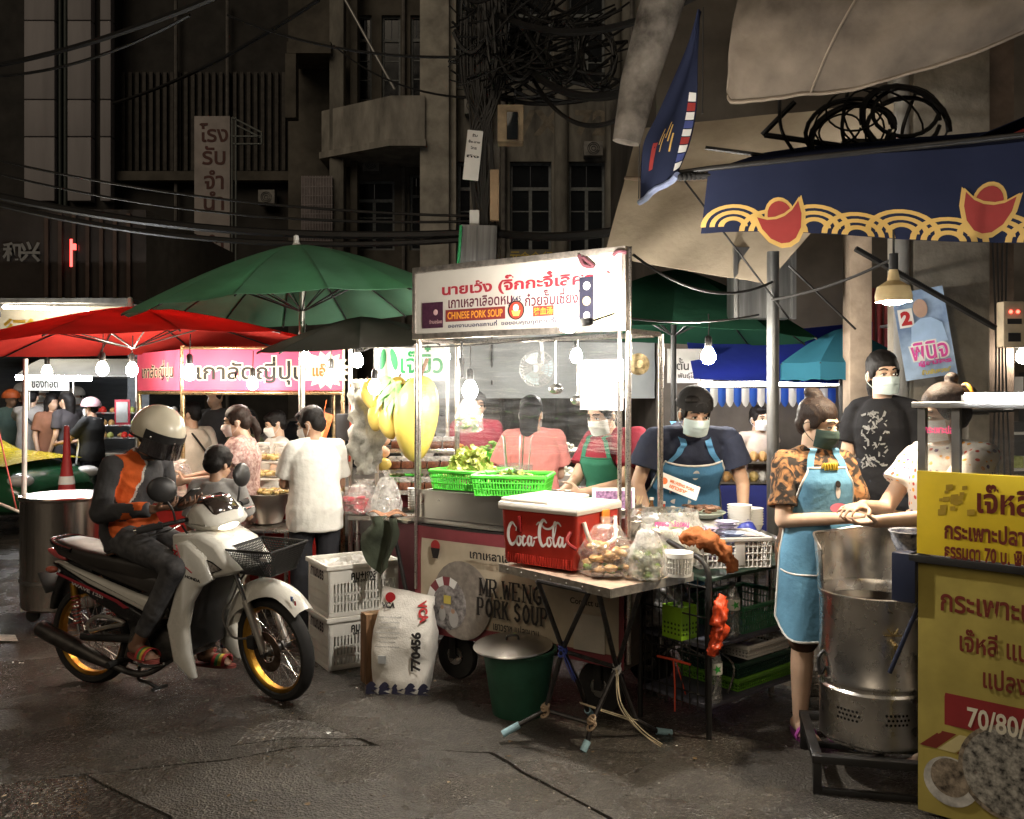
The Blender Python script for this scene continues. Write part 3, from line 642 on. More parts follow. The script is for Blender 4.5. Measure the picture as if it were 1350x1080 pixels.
c_ = st(577, 722); q = MB().use(mat('logo_red', (.35, .03, .03), .5)); disc(q, (c_[0], c_[1]+.012), .032, -.055); q.use(M_ink); q.slab([(c_[0]-.032, c_[1]), (c_[0]+.032, c_[1]), (c_[0]+.02, c_[1]-.045), (c_[0]-.02, c_[1]-.045)], [(-.0555, 0), (-.057, 0)]); q.box(c_[0]-.018, c_[0]+.018, -.058, -.0555, c_[1]-.055, c_[1]-.045); q.build('bowl_logo', bo, ang=0)
# round photo on the banner: stall scene in flat print
c_ = st(592, 795); q = MB().use(mat('photo_grey', (.23, .20, .17), .5, var=.3, vs=20)); disc(q, (c_[0]+.10, c_[1]+.03), .20, -.0535, sz=1.05)
q.use(mat('photo_print', (.16, .15, .16), .45, var=.8, vs=26, col2=(.40, .37, .36))); disc(q, c_, .135, -.0555, sz=1.05)
for k in range(5):
 a = R(58+k*22); q.use((M_whitep, mat('stripe_maroon', (.22, .05, .06), .5))[k % 2]); a2 = R(58+(k+1)*22)
 q.add([(c_[0]+cos(t)*r_, -.0565, c_[1]+sin(t)*r_*1.05) for (t, r_) in ((a, .095), (a, .14), (a2, .14), (a2, .095))], [(0, 1, 2, 3)])
q.use(mat('poster_yellow', (.55, .45, .10), .5)); q.add([(c_[0]+x, -.0575, c_[1]+z) for x, z in ((-.02, .0), (.03, .0), (.03, .045), (-.02, .045))], [(0, 1, 2, 3)])
q.use(M_whitep); q.cur = 1; q.use(mat('print_apron', (.36, .35, .34), .6)); disc(q, (c_[0]+.05, c_[1]-.075), .032, -.0575, sz=1.5); disc(q, (c_[0]-.03, c_[1]-.06), .024, -.0577, sz=1.5); q.use(mat('skin_print', (.35, .22, .15), .6)); disc(q, (c_[0]+.045, c_[1]-.035), .013, -.058); disc(q, (c_[0]-.03, c_[1]-.022), .011, -.058)
q.build('round_photo', bo, ang=0)
(xa, za), (xb, zb) = st(759, 806), st(800, 862); q = MB(); q.box(xa, xb, -.0565, -.0545, zb, za); q.build('blank_square', bo, mat('pale_square', (.46, .42, .35), .6), ang=0)
# ---- fan, hanging hooks, lamp inside
fan = thing('clip_fan', 'small white round fan clipped inside the soup cart', 'fan', CM @ V((.61, .30, 1.72)), rz=R(-20)); q = MB()
for r_ in (.025, .05, .075, .1): q.tube([(cos(2*pi*i/24)*r_, -.055 if r_ < .09 else -.03, sin(2*pi*i/24)*r_) for i in range(24)], .0022, 5, closed=True)
for i in range(32): a = 2*pi*i/32; q.tube([(cos(a)*.02, -.06, sin(a)*.02), (cos(a)*.075, -.056, sin(a)*.075), (cos(a)*.1, -.03, sin(a)*.1), (cos(a)*.085, .02, sin(a)*.085)], .0018, 4)
q.build('guard', fan, mat('fan_grey', (.42, .42, .41), .5), kind='stuff'); q = MB(); q.lathe([(0, 0), (.028, 0), (.03, .05), (0, .06)], n=14); q.T = Mx(); fo = q.build('motor', fan, M_white); fo.rotation_euler = (R(-90), 0, 0)
for k in range(3):
 q = MB(); a = k*2*pi/3; q.grid(lambda u, v_: (cos(a+(v_-.5)*1.1)*(.02+u*.068), -.02+.02*(v_-.5), sin(a+(v_-.5)*1.1)*(.02+u*.068)), 4, 5, .002); q.build('blade', fan, mat('clear_blue_blade', (.5, .6, .66), .3))
q = MB(); q.tube([(0, .05, 0), (.0, .07, .06), (.0, .04, .16)], .009); q.build('clamp', fan, M_white)
bulb('lamp_bulb', 'glowing bulb hanging behind the plastic screen of the soup cart', CM @ V((.24, .16, 1.60)), .042, 36, (1, .92, .80))
bulb('lamp_bulb', 'bright bulb lying sideways in front of the signboard of the soup cart', P(750, 428, 3.92), .036, 96, (1, .93, .83), dirv=(.9, -.2, .12))
q = MB(); p = CM @ V((.80, .35, 1.86)); hk = MB(); hk.cyl((0, 0, 0), (0, 0, -.10), .006); hk.lathe([(.008, -.20), (.012, -.14), (.02, -.10), (.015, -.09)], n=8); tag(hk.build('hanging_hook', None, M_black, loc=CM @ V((.27, .05, 1.87))), 'black tongs hanging from the soup cart roof pipe', 'tongs')
# loudspeaker-like round steel horn at the cart's right post
q = MB(); q.T = Mx.Rotation(R(90), 4, 'X'); q.lathe([(.0, .02), (.018, .018), (.03, .0), (.052, -.01), (.055, -.03), (.04, -.05), (0, -.055)], n=22); tag(q.build('wicker_disc', None, mat('woven_bamboo', (.35, .27, .14), .8, var=.5, vs=60, bump=.5, bs=80), loc=P(843, 480, 4.5)), 'small round woven disc hanging beside the soup cart post', 'woven disc')
# ---- green baskets with lettuce on the tray
M_lime = mat('lime_plastic', (.10, .62, .06), .45, var=.1); M_grn = mat('green_plastic', (.035, .15, .07), .5, var=.15)
def crate(par, w_, d, h, m, t=.008, nx=10, ny=7, nz=3, flare=1.1, name='basket_wall', rim=.012):
 """slotted plastic basket: four slotted sides (bars), rim and floor"""
 q = MB(); f = flare
 def cor(sx, sy, z): k = 1+(f-1)*z/h; return V((sx*w_/2*k, sy*d/2*k, z))
 sides = [((-1, -1), (1, -1), nx), ((1, -1), (1, 1), ny), ((1, 1), (-1, 1), nx), ((-1, 1), (-1, -1), ny)]
 zs = [h*i/nz for i in range(nz+1)]
 for (a, b, n) in sides:
  for i in range(n):
   p0 = cor(*a, 0).lerp(cor(*b, 0), i/n); p1 = cor(*a, h).lerp(cor(*b, h), i/n); q.tube([p0, p1], t*.75, 4)
  for z in zs[:-1]: q.tube([cor(*a, z), cor(*b, z)], t*.8, 4)
  q.tube([cor(*a, h), cor(*b, h)], rim, 6)
 o = q.build(name, par, m, kind='stuff'); q = MB(); q.box(-w_/2, w_/2, -d/2, d/2, -.003, t); q.build('basket_floor', par, m, ang=0); return o
def leafheap(name, par, rx, ry, rz, n, m, sz=.03, curl=.5, z0=0., seed=1):
 rd = random.Random(seed); q = MB()
 for k in range(n):
  a = rd.uniform(0, 2*pi); r_ = sqrt(rd.random()); x, y = cos(a)*r_*rx, sin(a)*r_*ry; z = z0+rz*(1-r_*r_)*rd.uniform(.55, 1.05)
  s_ = sz*rd.uniform(.6, 1.4); t1, t2, t3 = rd.uniform(-1.1, 1.1), rd.uniform(-1.1, 1.1), rd.uniform(0, 6.3)
  q.T = Mx.Translation((x, y, z)) @ Mx.Rotation(t3, 4, 'Z') @ Mx.Rotation(t1, 4, 'X') @ Mx.Rotation(t2, 4, 'Y')
  q.grid(lambda u, v_: ((u-.5)*s_*2, (v_-.5)*s_*1.5*(1-.5*abs(u-.5)), s_*curl*((u-.5)**2*2+.35*sin(v_*9+u*5)*abs(v_-.5)*2)), 4, 4)
 q.T = Mx(); return q.build(name, par, m, ang=70, kind='stuff')
M_let = mat('lettuce', (.42, .50, .08), .5, var=.4, vs=30, col2=(.62, .66, .22), sub=.1)
M_herb = mat('dark_herb', (.07, .16, .03), .55, var=.5, vs=25)
b1 = thing('vegetable_basket', 'lime green basket heaped with pale lettuce on the cart tray', 'basket', CM @ V((.20, .22, 1.047)), rz=atan2(cu.y, cu.x)+.1)
crate(b1, .34, .26, .10, M_lime, .006, 22, 16, 3); leafheap('lettuce', b1, .16, .12, .17, 340, M_let, .022, z0=.06, seed=3)
b2 = thing('vegetable_basket', 'lime green slotted basket of dark herbs beside the lettuce', 'basket', CM @ V((.56, .13, 1.047)), rz=atan2(cu.y, cu.x)+.42)
crate(b2, .36, .25, .10, M_lime, .006, 24, 16, 3); leafheap('herbs', b2, .16, .11, .04, 200, M_herb, .022, z0=.06, seed=5); leafheap('lettuce', b2, .15, .10, .05, 60, M_let, .02, z0=.065, seed=6)
# meat, bowls on the counter
M_meat = mat('raw_meat', (.62, .22, .18), .35, var=.5, vs=30, col2=(.8, .55, .5))
M_broth = mat('broth', (.30, .12, .05), .15, var=.4, vs=20)
def bowl(name, label, loc, r=.12, h=.07, fill=None, m=None, cat='bowl'):
 o = thing(name, label, cat, loc); q = MB(); q.lathe([(r*.5, 0), (r*.62, .004), (r*.9, h*.6), (r, h), (r+.006, h+.002), (r+.004, h+.006), (r-.006, h+.002), (r*.86, h*.6), (r*.55, .01), (0, .008)], n=30); q.build('bowl_shell', o, m or M_steel)
 if fill: q = MB(); q.lathe([(r*.93, h*.72), (r*.6, h*.78), (0, h*.82)], n=24); q.build('contents', o, fill)
 return o
bowl('meat_tray', 'steel bowl of sliced raw meat behind the red cooler', CM @ V((.86, .20, .897)), .13, .09, None); q = MB()
rd = random.Random(4)
for k in range(70):
 q.T = Mx.Translation((rd.uniform(-.09, .09), rd.uniform(-.09, .09), .07+rd.uniform(0, .045))) @ Mx.Rotation(rd.uniform(0, 6), 4, 'Z') @ Mx.Rotation(rd.uniform(-.6, .6), 4, 'X'); q.ell((0, 0, 0), (.028, .012, .007), 8, 5)
q.T = Mx(); q.build('sliced_meat', bpy.data.objects['meat_tray'], M_meat, kind='stuff')
bowl('soup_bowl', 'wide steel basin beside the soup cart post', CM @ V((1.07, .27, .897)), .13, .10, M_broth)
bowl('soup_bowl', 'shallow steel dish of sauce nearest the cart post', CM @ V((1.25, .12, .897)), .10, .07, mat('red_sauce', (.25, .03, .02), .3))
q = MB(); q.lathe([(.0, 0), (.10, 0), (.10, .26), (.104, .262), (.104, .27), (.096, .268), (.095, .01), (0, .01)], n=30); pt = thing('soup_pot', 'tall glass-sided pot rack with wire ladles in the cart corner', 'pot', CM @ V((.30, .52, .897))); q.build('pot_shell', pt, film('acrylic', (.8, .8, .8), .2, .9, .08, .08)); 
for k in range(5):
 q = MB(); a = k*1.3; q.tube([(cos(a)*.05, sin(a)*.05, .02), (cos(a)*.09, sin(a)*.09, .42), (cos(a)*.10, sin(a)*.10, .44)], .004, 6); q.build('ladle_rod', pt, M_steel)
# folding side plate, cloth and stick at the cart's left end
sp = thing('side_shelf', 'small folding steel shelf with hanging dark cloth at the left end of the soup cart', 'shelf', CM @ V((-.14, .02, .86)), rz=atan2(cu.y, cu.x)); q = MB(); q.box(-.14, .125, -.10, .12, 0, .02, .006); q.build('shelf_plate', sp, M_steel_d)
q = MB(); q.grid(lambda u, v_: (-.16+.22*u+.03*sin(v_*5), -.10-.03*sin(u*9)-.04*v_+.02*NZ.noise(V((u*4, v_*4, 0))), .03-(.12+.2*sin(u*2.4))*v_-.02*abs(v_-.2)), 16, 12, .004); q.build('cloth', sp, mat('dark_olive_cloth', (.045, .055, .035), .9, var=.4, bump=.4, bs=40))
q = MB(); q.grid(lambda u, v_: (-.20+.20*u, -.08+.16*v_, .032+.014*sin(u*7+v_*5)), 12, 8, .004); q.build('brown_cloth', sp, mat('brown_cloth', (.30, .14, .07), .9, var=.3, bump=.4, bs=50))
q = MB(); q.cyl((-.03, -.06, 0), (.12, -.03, -.62), .012); q.build('brace', sp, M_black)
# ================================================================ folding table with the cooler, and what stands round it
TZ = .78
ta = V((.643, -.766, 0)); tb = V((.766, .643, 0)); TC = V((.407, 3.756, 0))   # nearest corner and the two edge directions
TM = axes(TC-ta*.72, ta, tb, V((0, 0, 1)))
tbl = thing('folding_table', 'worn folding table with crossed taped legs carrying the red cooler', 'table', M=TM); TI = TM.inverted()
q = MB(); q.box(0, .72, 0, .53, TZ-.032, TZ, .006); q.build('tabletop', tbl, mat('worn_laminate', (.40, .28, .20), .5, var=.35, vs=5, bump=.15, bs=30))
q = MB()
for a, b, c, d in ((-.004, .724, -.006, -.001), (.7205, .725, .0, .53)): q.box(a, b, c, d, TZ-.036, TZ+.002)
q.build('edge_trim', tbl, mat('dull_trim', (.40, .36, .31), .4, .6, var=.3, vs=30), ang=0)
for i in range(7):
 q = MB(); q.ell((.06+i*.1, -.006, TZ-.017), .005, 8, 5); q.build('rivet', tbl, M_steel_d)
def tp(px, py, Y): return TI @ P(px, py, Y)
mleg = mat('leg_paint', (.03, .027, .026), .4, .4, var=.5, vs=40); mtape = mat('pale_blue_tape', (.30, .47, .52), .6, var=.2, vs=30)
kn1, kn2 = (742, 856, 4.10), (813, 881, 4.12)
for pts in (((709, 766, 4.02), kn1, (719, 936, 4.12), (682, 957, 4.10)), ((776, 781, 3.86), kn1, (764, 905, 4.33), (775, 938, 4.42)), ((789, 781, 3.84), kn2, (780, 954, 4.04), (774, 980, 4.02)), ((845, 776, 4.0), kn2, (838, 949, 4.17), (868, 965, 4.2))):
 pp = [tp(*p) for p in pts]; q = MB(); q.tube(catmull(pp, 4) if 0 else pp, .0115, 9); lg = q.build('leg', tbl, mleg)
 d = (pp[-1]-pp[-2]).normalized(); e = pp[-1]+d*.075; e.z = max(e.z, .014); q = MB(); q.tube([pp[-1]-d*.01, e], .0165, 10); q.build('foot_tape', lg, mtape)
q = None
for a_, b_ in (((719, 936, 4.12), (780, 954, 4.04)), ((709, 766, 4.02), (776, 781, 3.86)), ((789, 781, 3.84), (845, 776, 4.0)), ((742, 858, 4.10), (813, 880, 4.12))): q = MB(); q.tube([tp(*a_), tp(*b_)], .010, 8); q.build('leg_bar', tbl, mleg)
for k, (p, m_) in enumerate(((kn1, mat('blue_twine', (.03, .05, .25), .7)), (kn2, mat('silver_tape', (.45, .44, .42), .5)), ((719, 936, 4.11), mat('brown_tape', (.35, .25, .16), .5)), ((780, 953, 4.03), mat('brown_tape', (.35, .25, .16), .5)))):
 q = MB(); c = tp(*p)
 for j in range(5): a = j*1.4; q.tube([c+V((cos(t)*.018, sin(t)*.018*cos(a), sin(t)*.016+(j-2)*.007)) for t in lin(0, 6.28, 9)], .006, 5)
 q.build('leg_binding', tbl, m_)
for k, (pts, m_) in enumerate((((tp(813, 884, 4.1), tp(818, 930, 4.02), tp(845, 965, 3.99), tp(872, 984, 4.0)), mat('raffia', (.50, .42, .28), .8)), ((tp(765, 928, 4.25), tp(800, 940, 4.2), tp(838, 952, 4.15)), mat('raffia', (.50, .42, .28), .8)), ((tp(742, 860, 4.08), tp(748, 875, 4.06), tp(757, 898, 4.05)), mat('blue_twine', (.03, .05, .25), .7)))):
 q = MB()
 for j in range(3): q.tube(catmull([p+V((.006*sin(j*3+i), .006*cos(j*2+i), .004*j)) for i, p in enumerate(pts)], 6), .0022, 5)
 q.build('loose_string', tbl, m_)
# ---- cooler
ka = V((.797, -.604, 0)); kb = V((.604, .797, 0)); KO = V((wx(660, 4.28), 4.28, TZ+.001)); KM = axes(KO, ka, kb, V((0, 0, 1)))
ck = thing('cooler_box', 'red cooler box with white lid and white script lettering on the folding table', 'cooler', M=KM)
M_cool = mat('cooler_red', (.46, .035, .022), .38, var=.1, vs=9, bump=.06, bs=90)
q = MB(); kw, kd, kh = .425, .37, .262
bm = bmesh.new(); bmesh.ops.create_cube(bm, size=1)
for v_ in bm.verts:
 k = 1. if v_.co.z > 0 else .94
 v_.co = V((kw/2+v_.co.x*kw*k, kd/2+v_.co.y*kd*k, .012+(v_.co.z+.5)*kh))
bmesh.ops.bevel(bm, geom=bm.edges[:], offset=.022, segments=3, profile=.6, affect='EDGES'); q.bm(bm); q.build('body', ck, M_cool)
for i in range(26):                     # moulded ribs along the foot
 q = MB(); x = .035+i*.0142; q.box(x, x+.008, .004, .016, .018, .062, .003); q.build('rib', ck, M_cool)
q = MB(); q.box(-.012, kw+.012, -.012, kd+.012, .262, .300, .014); q.box(-.004, kw*.62, .004, kd-.004, .2985, .318, .010); q.build('lid', ck, mat('lid_cream', (.80, .74, .66), .4, var=.06))
q = MB(); q.tube(catmull([(kw*.93, -.004, .19), (kw*.93, -.03, .15), (kw*1.03, -.02, .12)], 4), .008, 7); q.build('corner_hook', ck, mat('dark_red_latch', (.20, .012, .012), .4)); q = MB(); q.box(.105, .122, -.010, .004, .165, .24, .004); q.build('latch', ck, mat('dark_red_latch', (.20, .012, .012), .4))
q = MB(); q.tube(catmull([(kw+.006, .05, .23), (kw+.03, .09, .13), (kw+.03, kd-.1, .13), (kw+.006, kd-.05, .23)], 6), .010, 8); q.build('handle', ck, mat('lid_cream', (.8, .74, .66), .4))
q = MB(); q.box(kw+.001, kw+.016, .20, .26, .20, .27, .004); q.build('side_clip', ck, mat('orange_clip', (.75, .25, .03), .5))
def ribbon(mb, pts, ws, M, k=5, z=.0):
 pp = catmull([(p[0], p[1], 0) for p in pts], k); n = len(pp); vs = []
 for i, p in enumerate(pp):
  d = (pp[min(n-1, i+1)]-pp[max(0, i-1)]).normalized(); t = i/(n-1)*(len(ws)-1); a = int(min(t, len(ws)-2)); wd = ws[a]+(ws[a+1]-ws[a])*(t-a); nn = V((-d.y, d.x, 0))*wd
  vs += [p-nn, p+nn]
 Ms = mb.T; mb.T = Ms @ M @ Mx.Translation((0, 0, z)); mb.add(vs, [(2*i, 2*i+2, 2*i+3, 2*i+1) for i in range(n-1)]); mb.T = Ms
q = MB(); LM = Mx.Translation((.045, -.0012, .095)) @ Mx.Rotation(R(-4), 4, 'Y') @ FACE @ Mx.Scale(.235, 4)
T_, t_ = .034, .012
script = [([(.20, .40), (.13, .46), (.05, .36), (.02, .18), (.08, .04), (.16, .06), (.22, .14)], [t_, T_, T_, T_, t_]), ([(.20, .40), (.235, .36), (.215, .30)], [t_, t_*1.3]),
          ([(.30, .20), (.25, .18), (.23, .08), (.27, .02), (.32, .07), (.31, .17), (.30, .20), (.36, .18)], [t_, T_*.7, T_*.7, t_, t_]),
          ([(.46, .18), (.41, .20), (.37, .10), (.40, .02), (.47, .08)], [t_, T_*.8, T_*.8, t_]),
          ([(.58, .18), (.53, .20), (.49, .10), (.52, .02), (.57, .09), (.59, .20)], [t_, T_*.7, T_*.7, t_]), ([(.59, .20), (.58, .06), (.61, .02), (.66, .12)], [T_*.7, T_*.7, t_]),
          ([(.64, .16), (.74, .19)], [T_*.5, T_*.5]),
          ([(.98, .46), (.90, .52), (.81, .38), (.79, .17), (.85, .02), (.95, .08)], [t_, T_, T_*1.1, T_, t_]), ([(.72, .42), (.80, .47), (.92, .36), (1.05, .36), (1.22, .47), (1.30, .40)], [t_, T_*.6, T_*.6, T_*.7, t_]),
          ([(1.02, .19), (.97, .16), (.96, .06), (1.0, .02), (1.05, .08), (1.02, .19), (1.08, .17)], [t_, T_*.7, T_*.7, t_, t_]),
          ([(1.10, .10), (1.19, .40), (1.17, .49), (1.12, .34), (1.11, .08), (1.15, .02), (1.20, .10)], [t_, t_, T_*.6, T_*.7, T_*.7, t_]),
          ([(1.31, .18), (1.26, .20), (1.22, .10), (1.25, .02), (1.30, .09), (1.32, .20)], [t_, T_*.7, T_*.7, t_]), ([(1.32, .20), (1.31, .06), (1.34, .02), (1.40, .10)], [T_*.7, T_*.7, t_])]
for k, (pts, ws) in enumerate(script): ribbon(q, pts, ws, LM, z=.004*(k % 4))
q.build('script_lettering', ck, mat('letter_white', (.85, .80, .76), .5), ang=0)
# ---- plastic bags, basket on the table
M_bag = film('bag_film', (.86, .84, .80), gloss=.14, trans=.95, rough=.10, milky=.16, bs=26, bump=1.)
M_bagm = film('milky_bag', (.86, .84, .80), gloss=.10, trans=.85, rough=.16, milky=.45, bs=22, bump=1.)
def bag(name, label, loc, r=.09, h=.2, m=None, fill=None, seed=1, neck=.35, ry=None, top=True):
 o = thing(name, label, 'plastic bag', loc); q = MB(); ry = ry or r*.8
 def fn(u, v_):
  a = u*2*pi; z = v_*h; k = (min(1, v_*6+.55) if v_ < .1 else 1)*(1-(1-neck)*max(0, (v_-.42)/.58)**1.1)
  if top and v_ > .86: k = neck*.5+(v_-.86)*5*neck
  k *= 1+.14*NZ.noise(V((cos(a)*2.2, sin(a)*2.2, v_*5+seed)))+.05*NZ.noise(V((cos(a)*6, sin(a)*6, v_*11+seed)))
  return (cos(a)*r*k, sin(a)*ry*k, z)
 q.grid(fn, 26, 20); q.build('bag_film', o, m or M_bag, ang=70)
 if fill:
  q = MB(); rd = random.Random(seed)
  for (mm, n, sz, hh) in fill:
   q.use(mm)
   for k in range(n):
    a, rr = rd.uniform(0, 6.3), sqrt(rd.random())*.72; z = rd.uniform(.03, hh)*h
    q.ell((cos(a)*rr*r, sin(a)*rr*ry, z+sz*.5), (sz*rd.uniform(.7, 1.5), sz*rd.uniform(.6, 1.1), sz*rd.uniform(.4, .8)), 7, 5, rot=Mx.Rotation(rd.uniform(0, 3), 3, 'Z') @ Mx.Rotation(rd.uniform(-.6, .6), 3, 'X'))
  q.build('contents', o, kind='stuff')
 return o
M_tofu = mat('fried_tofu', (.55, .32, .12), .5, var=.4, vs=30); M_dk = mat('dark_offal', (.14, .08, .05), .4, var=.5, vs=30); M_leafy = mat('herb_green', (.16, .24, .04), .5, var=.4, vs=20)
tpz = lambda px, py: (lambda Y: P(px, py, Y))(F*(CZ-TZ)/(py-HY))
bag('plastic_bag', 'clear bag of fried pieces and greens in front of the red cooler', tpz(800, 760)+V((0, 0, .002)), .125, .26, M_bag, [(M_leafy, 26, .018, .18), (M_dk, 16, .022, .25), (M_tofu, 34, .026, .48)], 2, .2, ry=.10)
bag('plastic_bag', 'small knotted clear bag beside the fried pieces', tpz(832, 764)+V((0, 0, .002)), .045, .15, M_bag, [(M_tofu, 6, .014, .4)], 5, .3)
bag('plastic_bag', 'tall milky bag of greens standing at the table edge', tpz(853, 765)+V((0, 0, .002)), .085, .245, M_bagm, [(M_leafy, 20, .022, .45), (mat('pale_stem', (.6, .6, .45), .5), 12, .02, .5)], 8, .28)
wb = thing('round_basket', 'small white round slotted basket on the table corner', 'basket', tpz(893, 759)+V((0, 0, .002))); q = MB()
for i in range(30):
 a = 2*pi*i/30; q.tube([(cos(a)*.060, sin(a)*.060, .012), (cos(a)*.066, sin(a)*.066, .085)], .0042, 5)
for z, r_ in ((.04, .062), (.063, .064)): q.tube([(cos(2*pi*i/30)*r_, sin(2*pi*i/30)*r_, z) for i in range(30)], .003, 5, closed=True)
q.build('slotted_wall', wb, M_white, kind='stuff'); q = MB(); q.lathe([(.062, 0), (.063, .014), (.058, .014), (.055, .004), (0, .004)], n=30); q.lathe([(.064, .083), (.070, .084), (.070, .104), (.064, .104)], n=30); q.build('rim_and_base', wb, M_white)
# ---- green bin with pot lid
bn = thing('rubbish_bin', 'dark green round plastic bin under a steel pot lid beside the table legs', 'bin', (wx(684, 4.5), 4.5, 0)); q = MB()
q.lathe([(0, .005), (.128, .005), (.132, .02), (.178, .315), (.190, .318), (.192, .332), (.186, .338), (.176, .335), (.128, .03), (0, .02)], n=36); q.build('bin_shell', bn, mat('bin_green', (.022, .085, .050), .5, var=.2, vs=8))
ld = thing('pot_lid', 'round steel pot lid lying on the green bin', 'lid', (wx(676, 4.5), 4.48, .342)); ld.rotation_euler = (R(3), R(-2), 0); q = MB(); q.lathe([(.192, 0), (.196, .004), (.192, .010), (.16, .018), (.08, .030), (0, .034)], n=40); q.lathe([(0, .030), (.186, .001)], n=40); q.build('lid_dome', ld, M_steel); q = MB(); q.tube(catmull([(-.03, 0, .03), (-.022, 0, .052), (.022, 0, .052), (.03, 0, .03)], 4), .006); q.build('handle', ld, M_blackp)
# ---- two white crates
M_crate = mat('crate_white', (.70, .68, .62), .5, var=.12, vs=4)
def big_crate(label, z, seed):
 o = thing('plastic_crate', label, 'crate', (0, 0, 0), group='white slotted crates by the fruit table')
 A = V((wx(433, 5.175), 5.175, z)); a = V((.86, .51, 0)).normalized(); b = V((-a.y, a.x, 0)); o.matrix_world = axes(A, a, b, V((0, 0, 1))); w_, d, h = .43, .36, .30
 q = MB()
 def face(p, u, n, ln, cols):
  """one side: rim bands with rows of upright slots cut between bars"""
  def bx(s0, s1, z0, z1, t=.010):
   c0 = p+u*s0; c1 = p+u*s1; pts = [c0, c1, c1-n*t, c0-n*t]
   q.add([(x.x, x.y, z0) for x in pts]+[(x.x, x.y, z1) for x in pts], [(0, 1, 2, 3), (4, 7, 6, 5), (0, 4, 5, 1), (1, 5, 6, 2), (2, 6, 7, 3), (3, 7, 4, 0)])
  bx(0, ln, .0, .028); bx(0, ln, .19, .272); 
  for zz in (.072, .122): bx(0, ln, zz, zz+.012)
  bx(0, .022, .029, .189); bx(ln-.022, ln, .029, .189)
  for i in range(cols): s0 = .022+(ln-.044)*i/cols; bx(s0, s0+(ln-.044)/cols*.52, .029, .189, .008)
 face(V((0, 0, 0)), V((1, 0, 0)), V((0, -1, 0)), w_, 19); face(V((w_, d, 0)), V((-1, 0, 0)), V((0, 1, 0)), w_, 19); face(V((0, d, 0)), V((0, -1, 0)), V((-1, 0, 0)), d, 15); face(V((w_, 0, 0)), V((0, 1, 0)), V((1, 0, 0)), d, 15)
 q.build('slotted_walls', o, M_crate, ang=0, kind='stuff')
 q = MB(); q.box(0, w_, 0, d, -.002, .006); q.build('floor_plate', o, M_crate, ang=0)
 q = MB()
 for (x0, x1, y0, y1) in ((-.014, w_+.014, -.014, .006), (-.014, w_+.014, d-.006, d+.014), (-.014, .006, .0061, d-.0061), (w_-.006, w_+.014, .0061, d-.0061)): q.box(x0, x1, y0, y1, .272, .298, .004)
 q.build('rim', o, M_crate)
 q = MB(); text(q, 'คม+หงส์', Mx.Translation((.215, -.003, .232)) @ FACE, w=.16, h=.056, bold=.035); text(q, '063-5951946', Mx.Translation((.215, -.003, .197)) @ FACE, w=.14, h=.016, bold=.04); q.build('lettering', o, M_ink, ang=0)
 q = MB(); text(q, 'กานณธร', Mx.Translation((-.004, .19, .230)) @ Mx.Rotation(R(-90), 4, 'Z') @ FACE, w=.23, h=.055, bold=.03); q.build('side_lettering', o, M_ink, ang=0)
 return o
big_crate('white slotted crate standing on the ground, lower of the two by the front wheel', .003, 1); cr2 = big_crate('white slotted crate stacked on top of another, filled with cloths', .303, 2)
q = MB(); q.grid(lambda u, v_: (.02+u*.39, .02+v_*.32, .25+.06*sin(u*pi)*sin(v_*pi)+.035*NZ.noise(V((u*7, v_*6, 4)))+.02*NZ.noise(V((u*15, v_*14, 4)))), 30, 24, .006); cl_ = q.build('cloth_heap', None, mat('white_cloth', (.72, .70, .66), .9, var=.12, bump=.5, bs=30)); cl_.matrix_world = cr2.matrix_world.copy(); tag(cl_, 'crumpled white cloths heaped in the upper white crate', 'cloth')
# ---- printed sack and timber stump
sk = thing('feed_sack', 'white woven plastic sack with black and red print standing on the ground', 'sack', (wx(531, 4.86), 4.86, 0), rz=R(-8)); q = MB()
def sackf(u, v_):
 a = u*2*pi; z = v_*.52; k = .9+.14*sin(pi*min(1, v_*1.15)); e = 3.2; cx, sx_ = cos(a), sin(a); fl = max(.12, 1-max(0, (v_-.62)/.38)**1.3)
 rx = .165*k*(1-.1*max(0, v_-.6)); ry = .10*k*fl
 x = abs(cx)**(2/e)*(1 if cx > 0 else -1)*rx; y = abs(sx_)**(2/e)*(1 if sx_ > 0 else -1)*ry
 w_ = .018*NZ.noise(V((x*9, y*9, z*8)))+.008*NZ.noise(V((x*24, y*24, z*22)))
 return (x*(1+w_*3)+.02*v_*v_, y+w_*1.2+.04*v_, z+.03*(x/.16)*(-1 if v_ > .9 else 0)*v_)
q.grid(sackf, 48, 34); q.build('sack_body', sk, mat('woven_sack', (.66, .63, .57), .6, var=.16, vs=7, bump=.3, bs=120), ang=70)
def sackpt(x, z):
 v_ = min(1, z/.52); k = .9+.14*sin(pi*min(1, v_*1.15)); fl = max(.12, 1-max(0, (v_-.62)/.38)**1.3); return -.10*k*fl+.04*v_
def sacktext(s, x, z, w_, h, m, rot=0., bold=.03, name='print'):
 q = MB(); text(q, s, Mx.Rotation(rot, 4, 'Z'), w=w_, h=h, bold=bold)
 for i, p in enumerate(q.v): X, Z = x+p.x, z+p.y; q.v[i] = V((X, sackpt(X, Z)-.013-p.z, Z))
 q.build(name, sk, m, ang=0)
sacktext('770456', .095, .235, .20, .055, M_ink, R(90), .05); sacktext('VCA', .118, .43, .10, .05, M_red, R(-75), .05); sacktext('VCA', -.075, .455, .075, .028, M_ink, 0, .05)
for k in range(7): sacktext('ส่วนประกอบ น้ำหนักสุทธิ', -.06, .40-k*.024, .13-.02*(k % 3), .010, mat('grey_ink', (.25, .25, .25), .7), 0, .02, 'small_print')
q = MB(); disc(q, (-.07, .492), .028, sackpt(-.07, .492)-.014); q.build('red_spot', sk, M_red, ang=0)
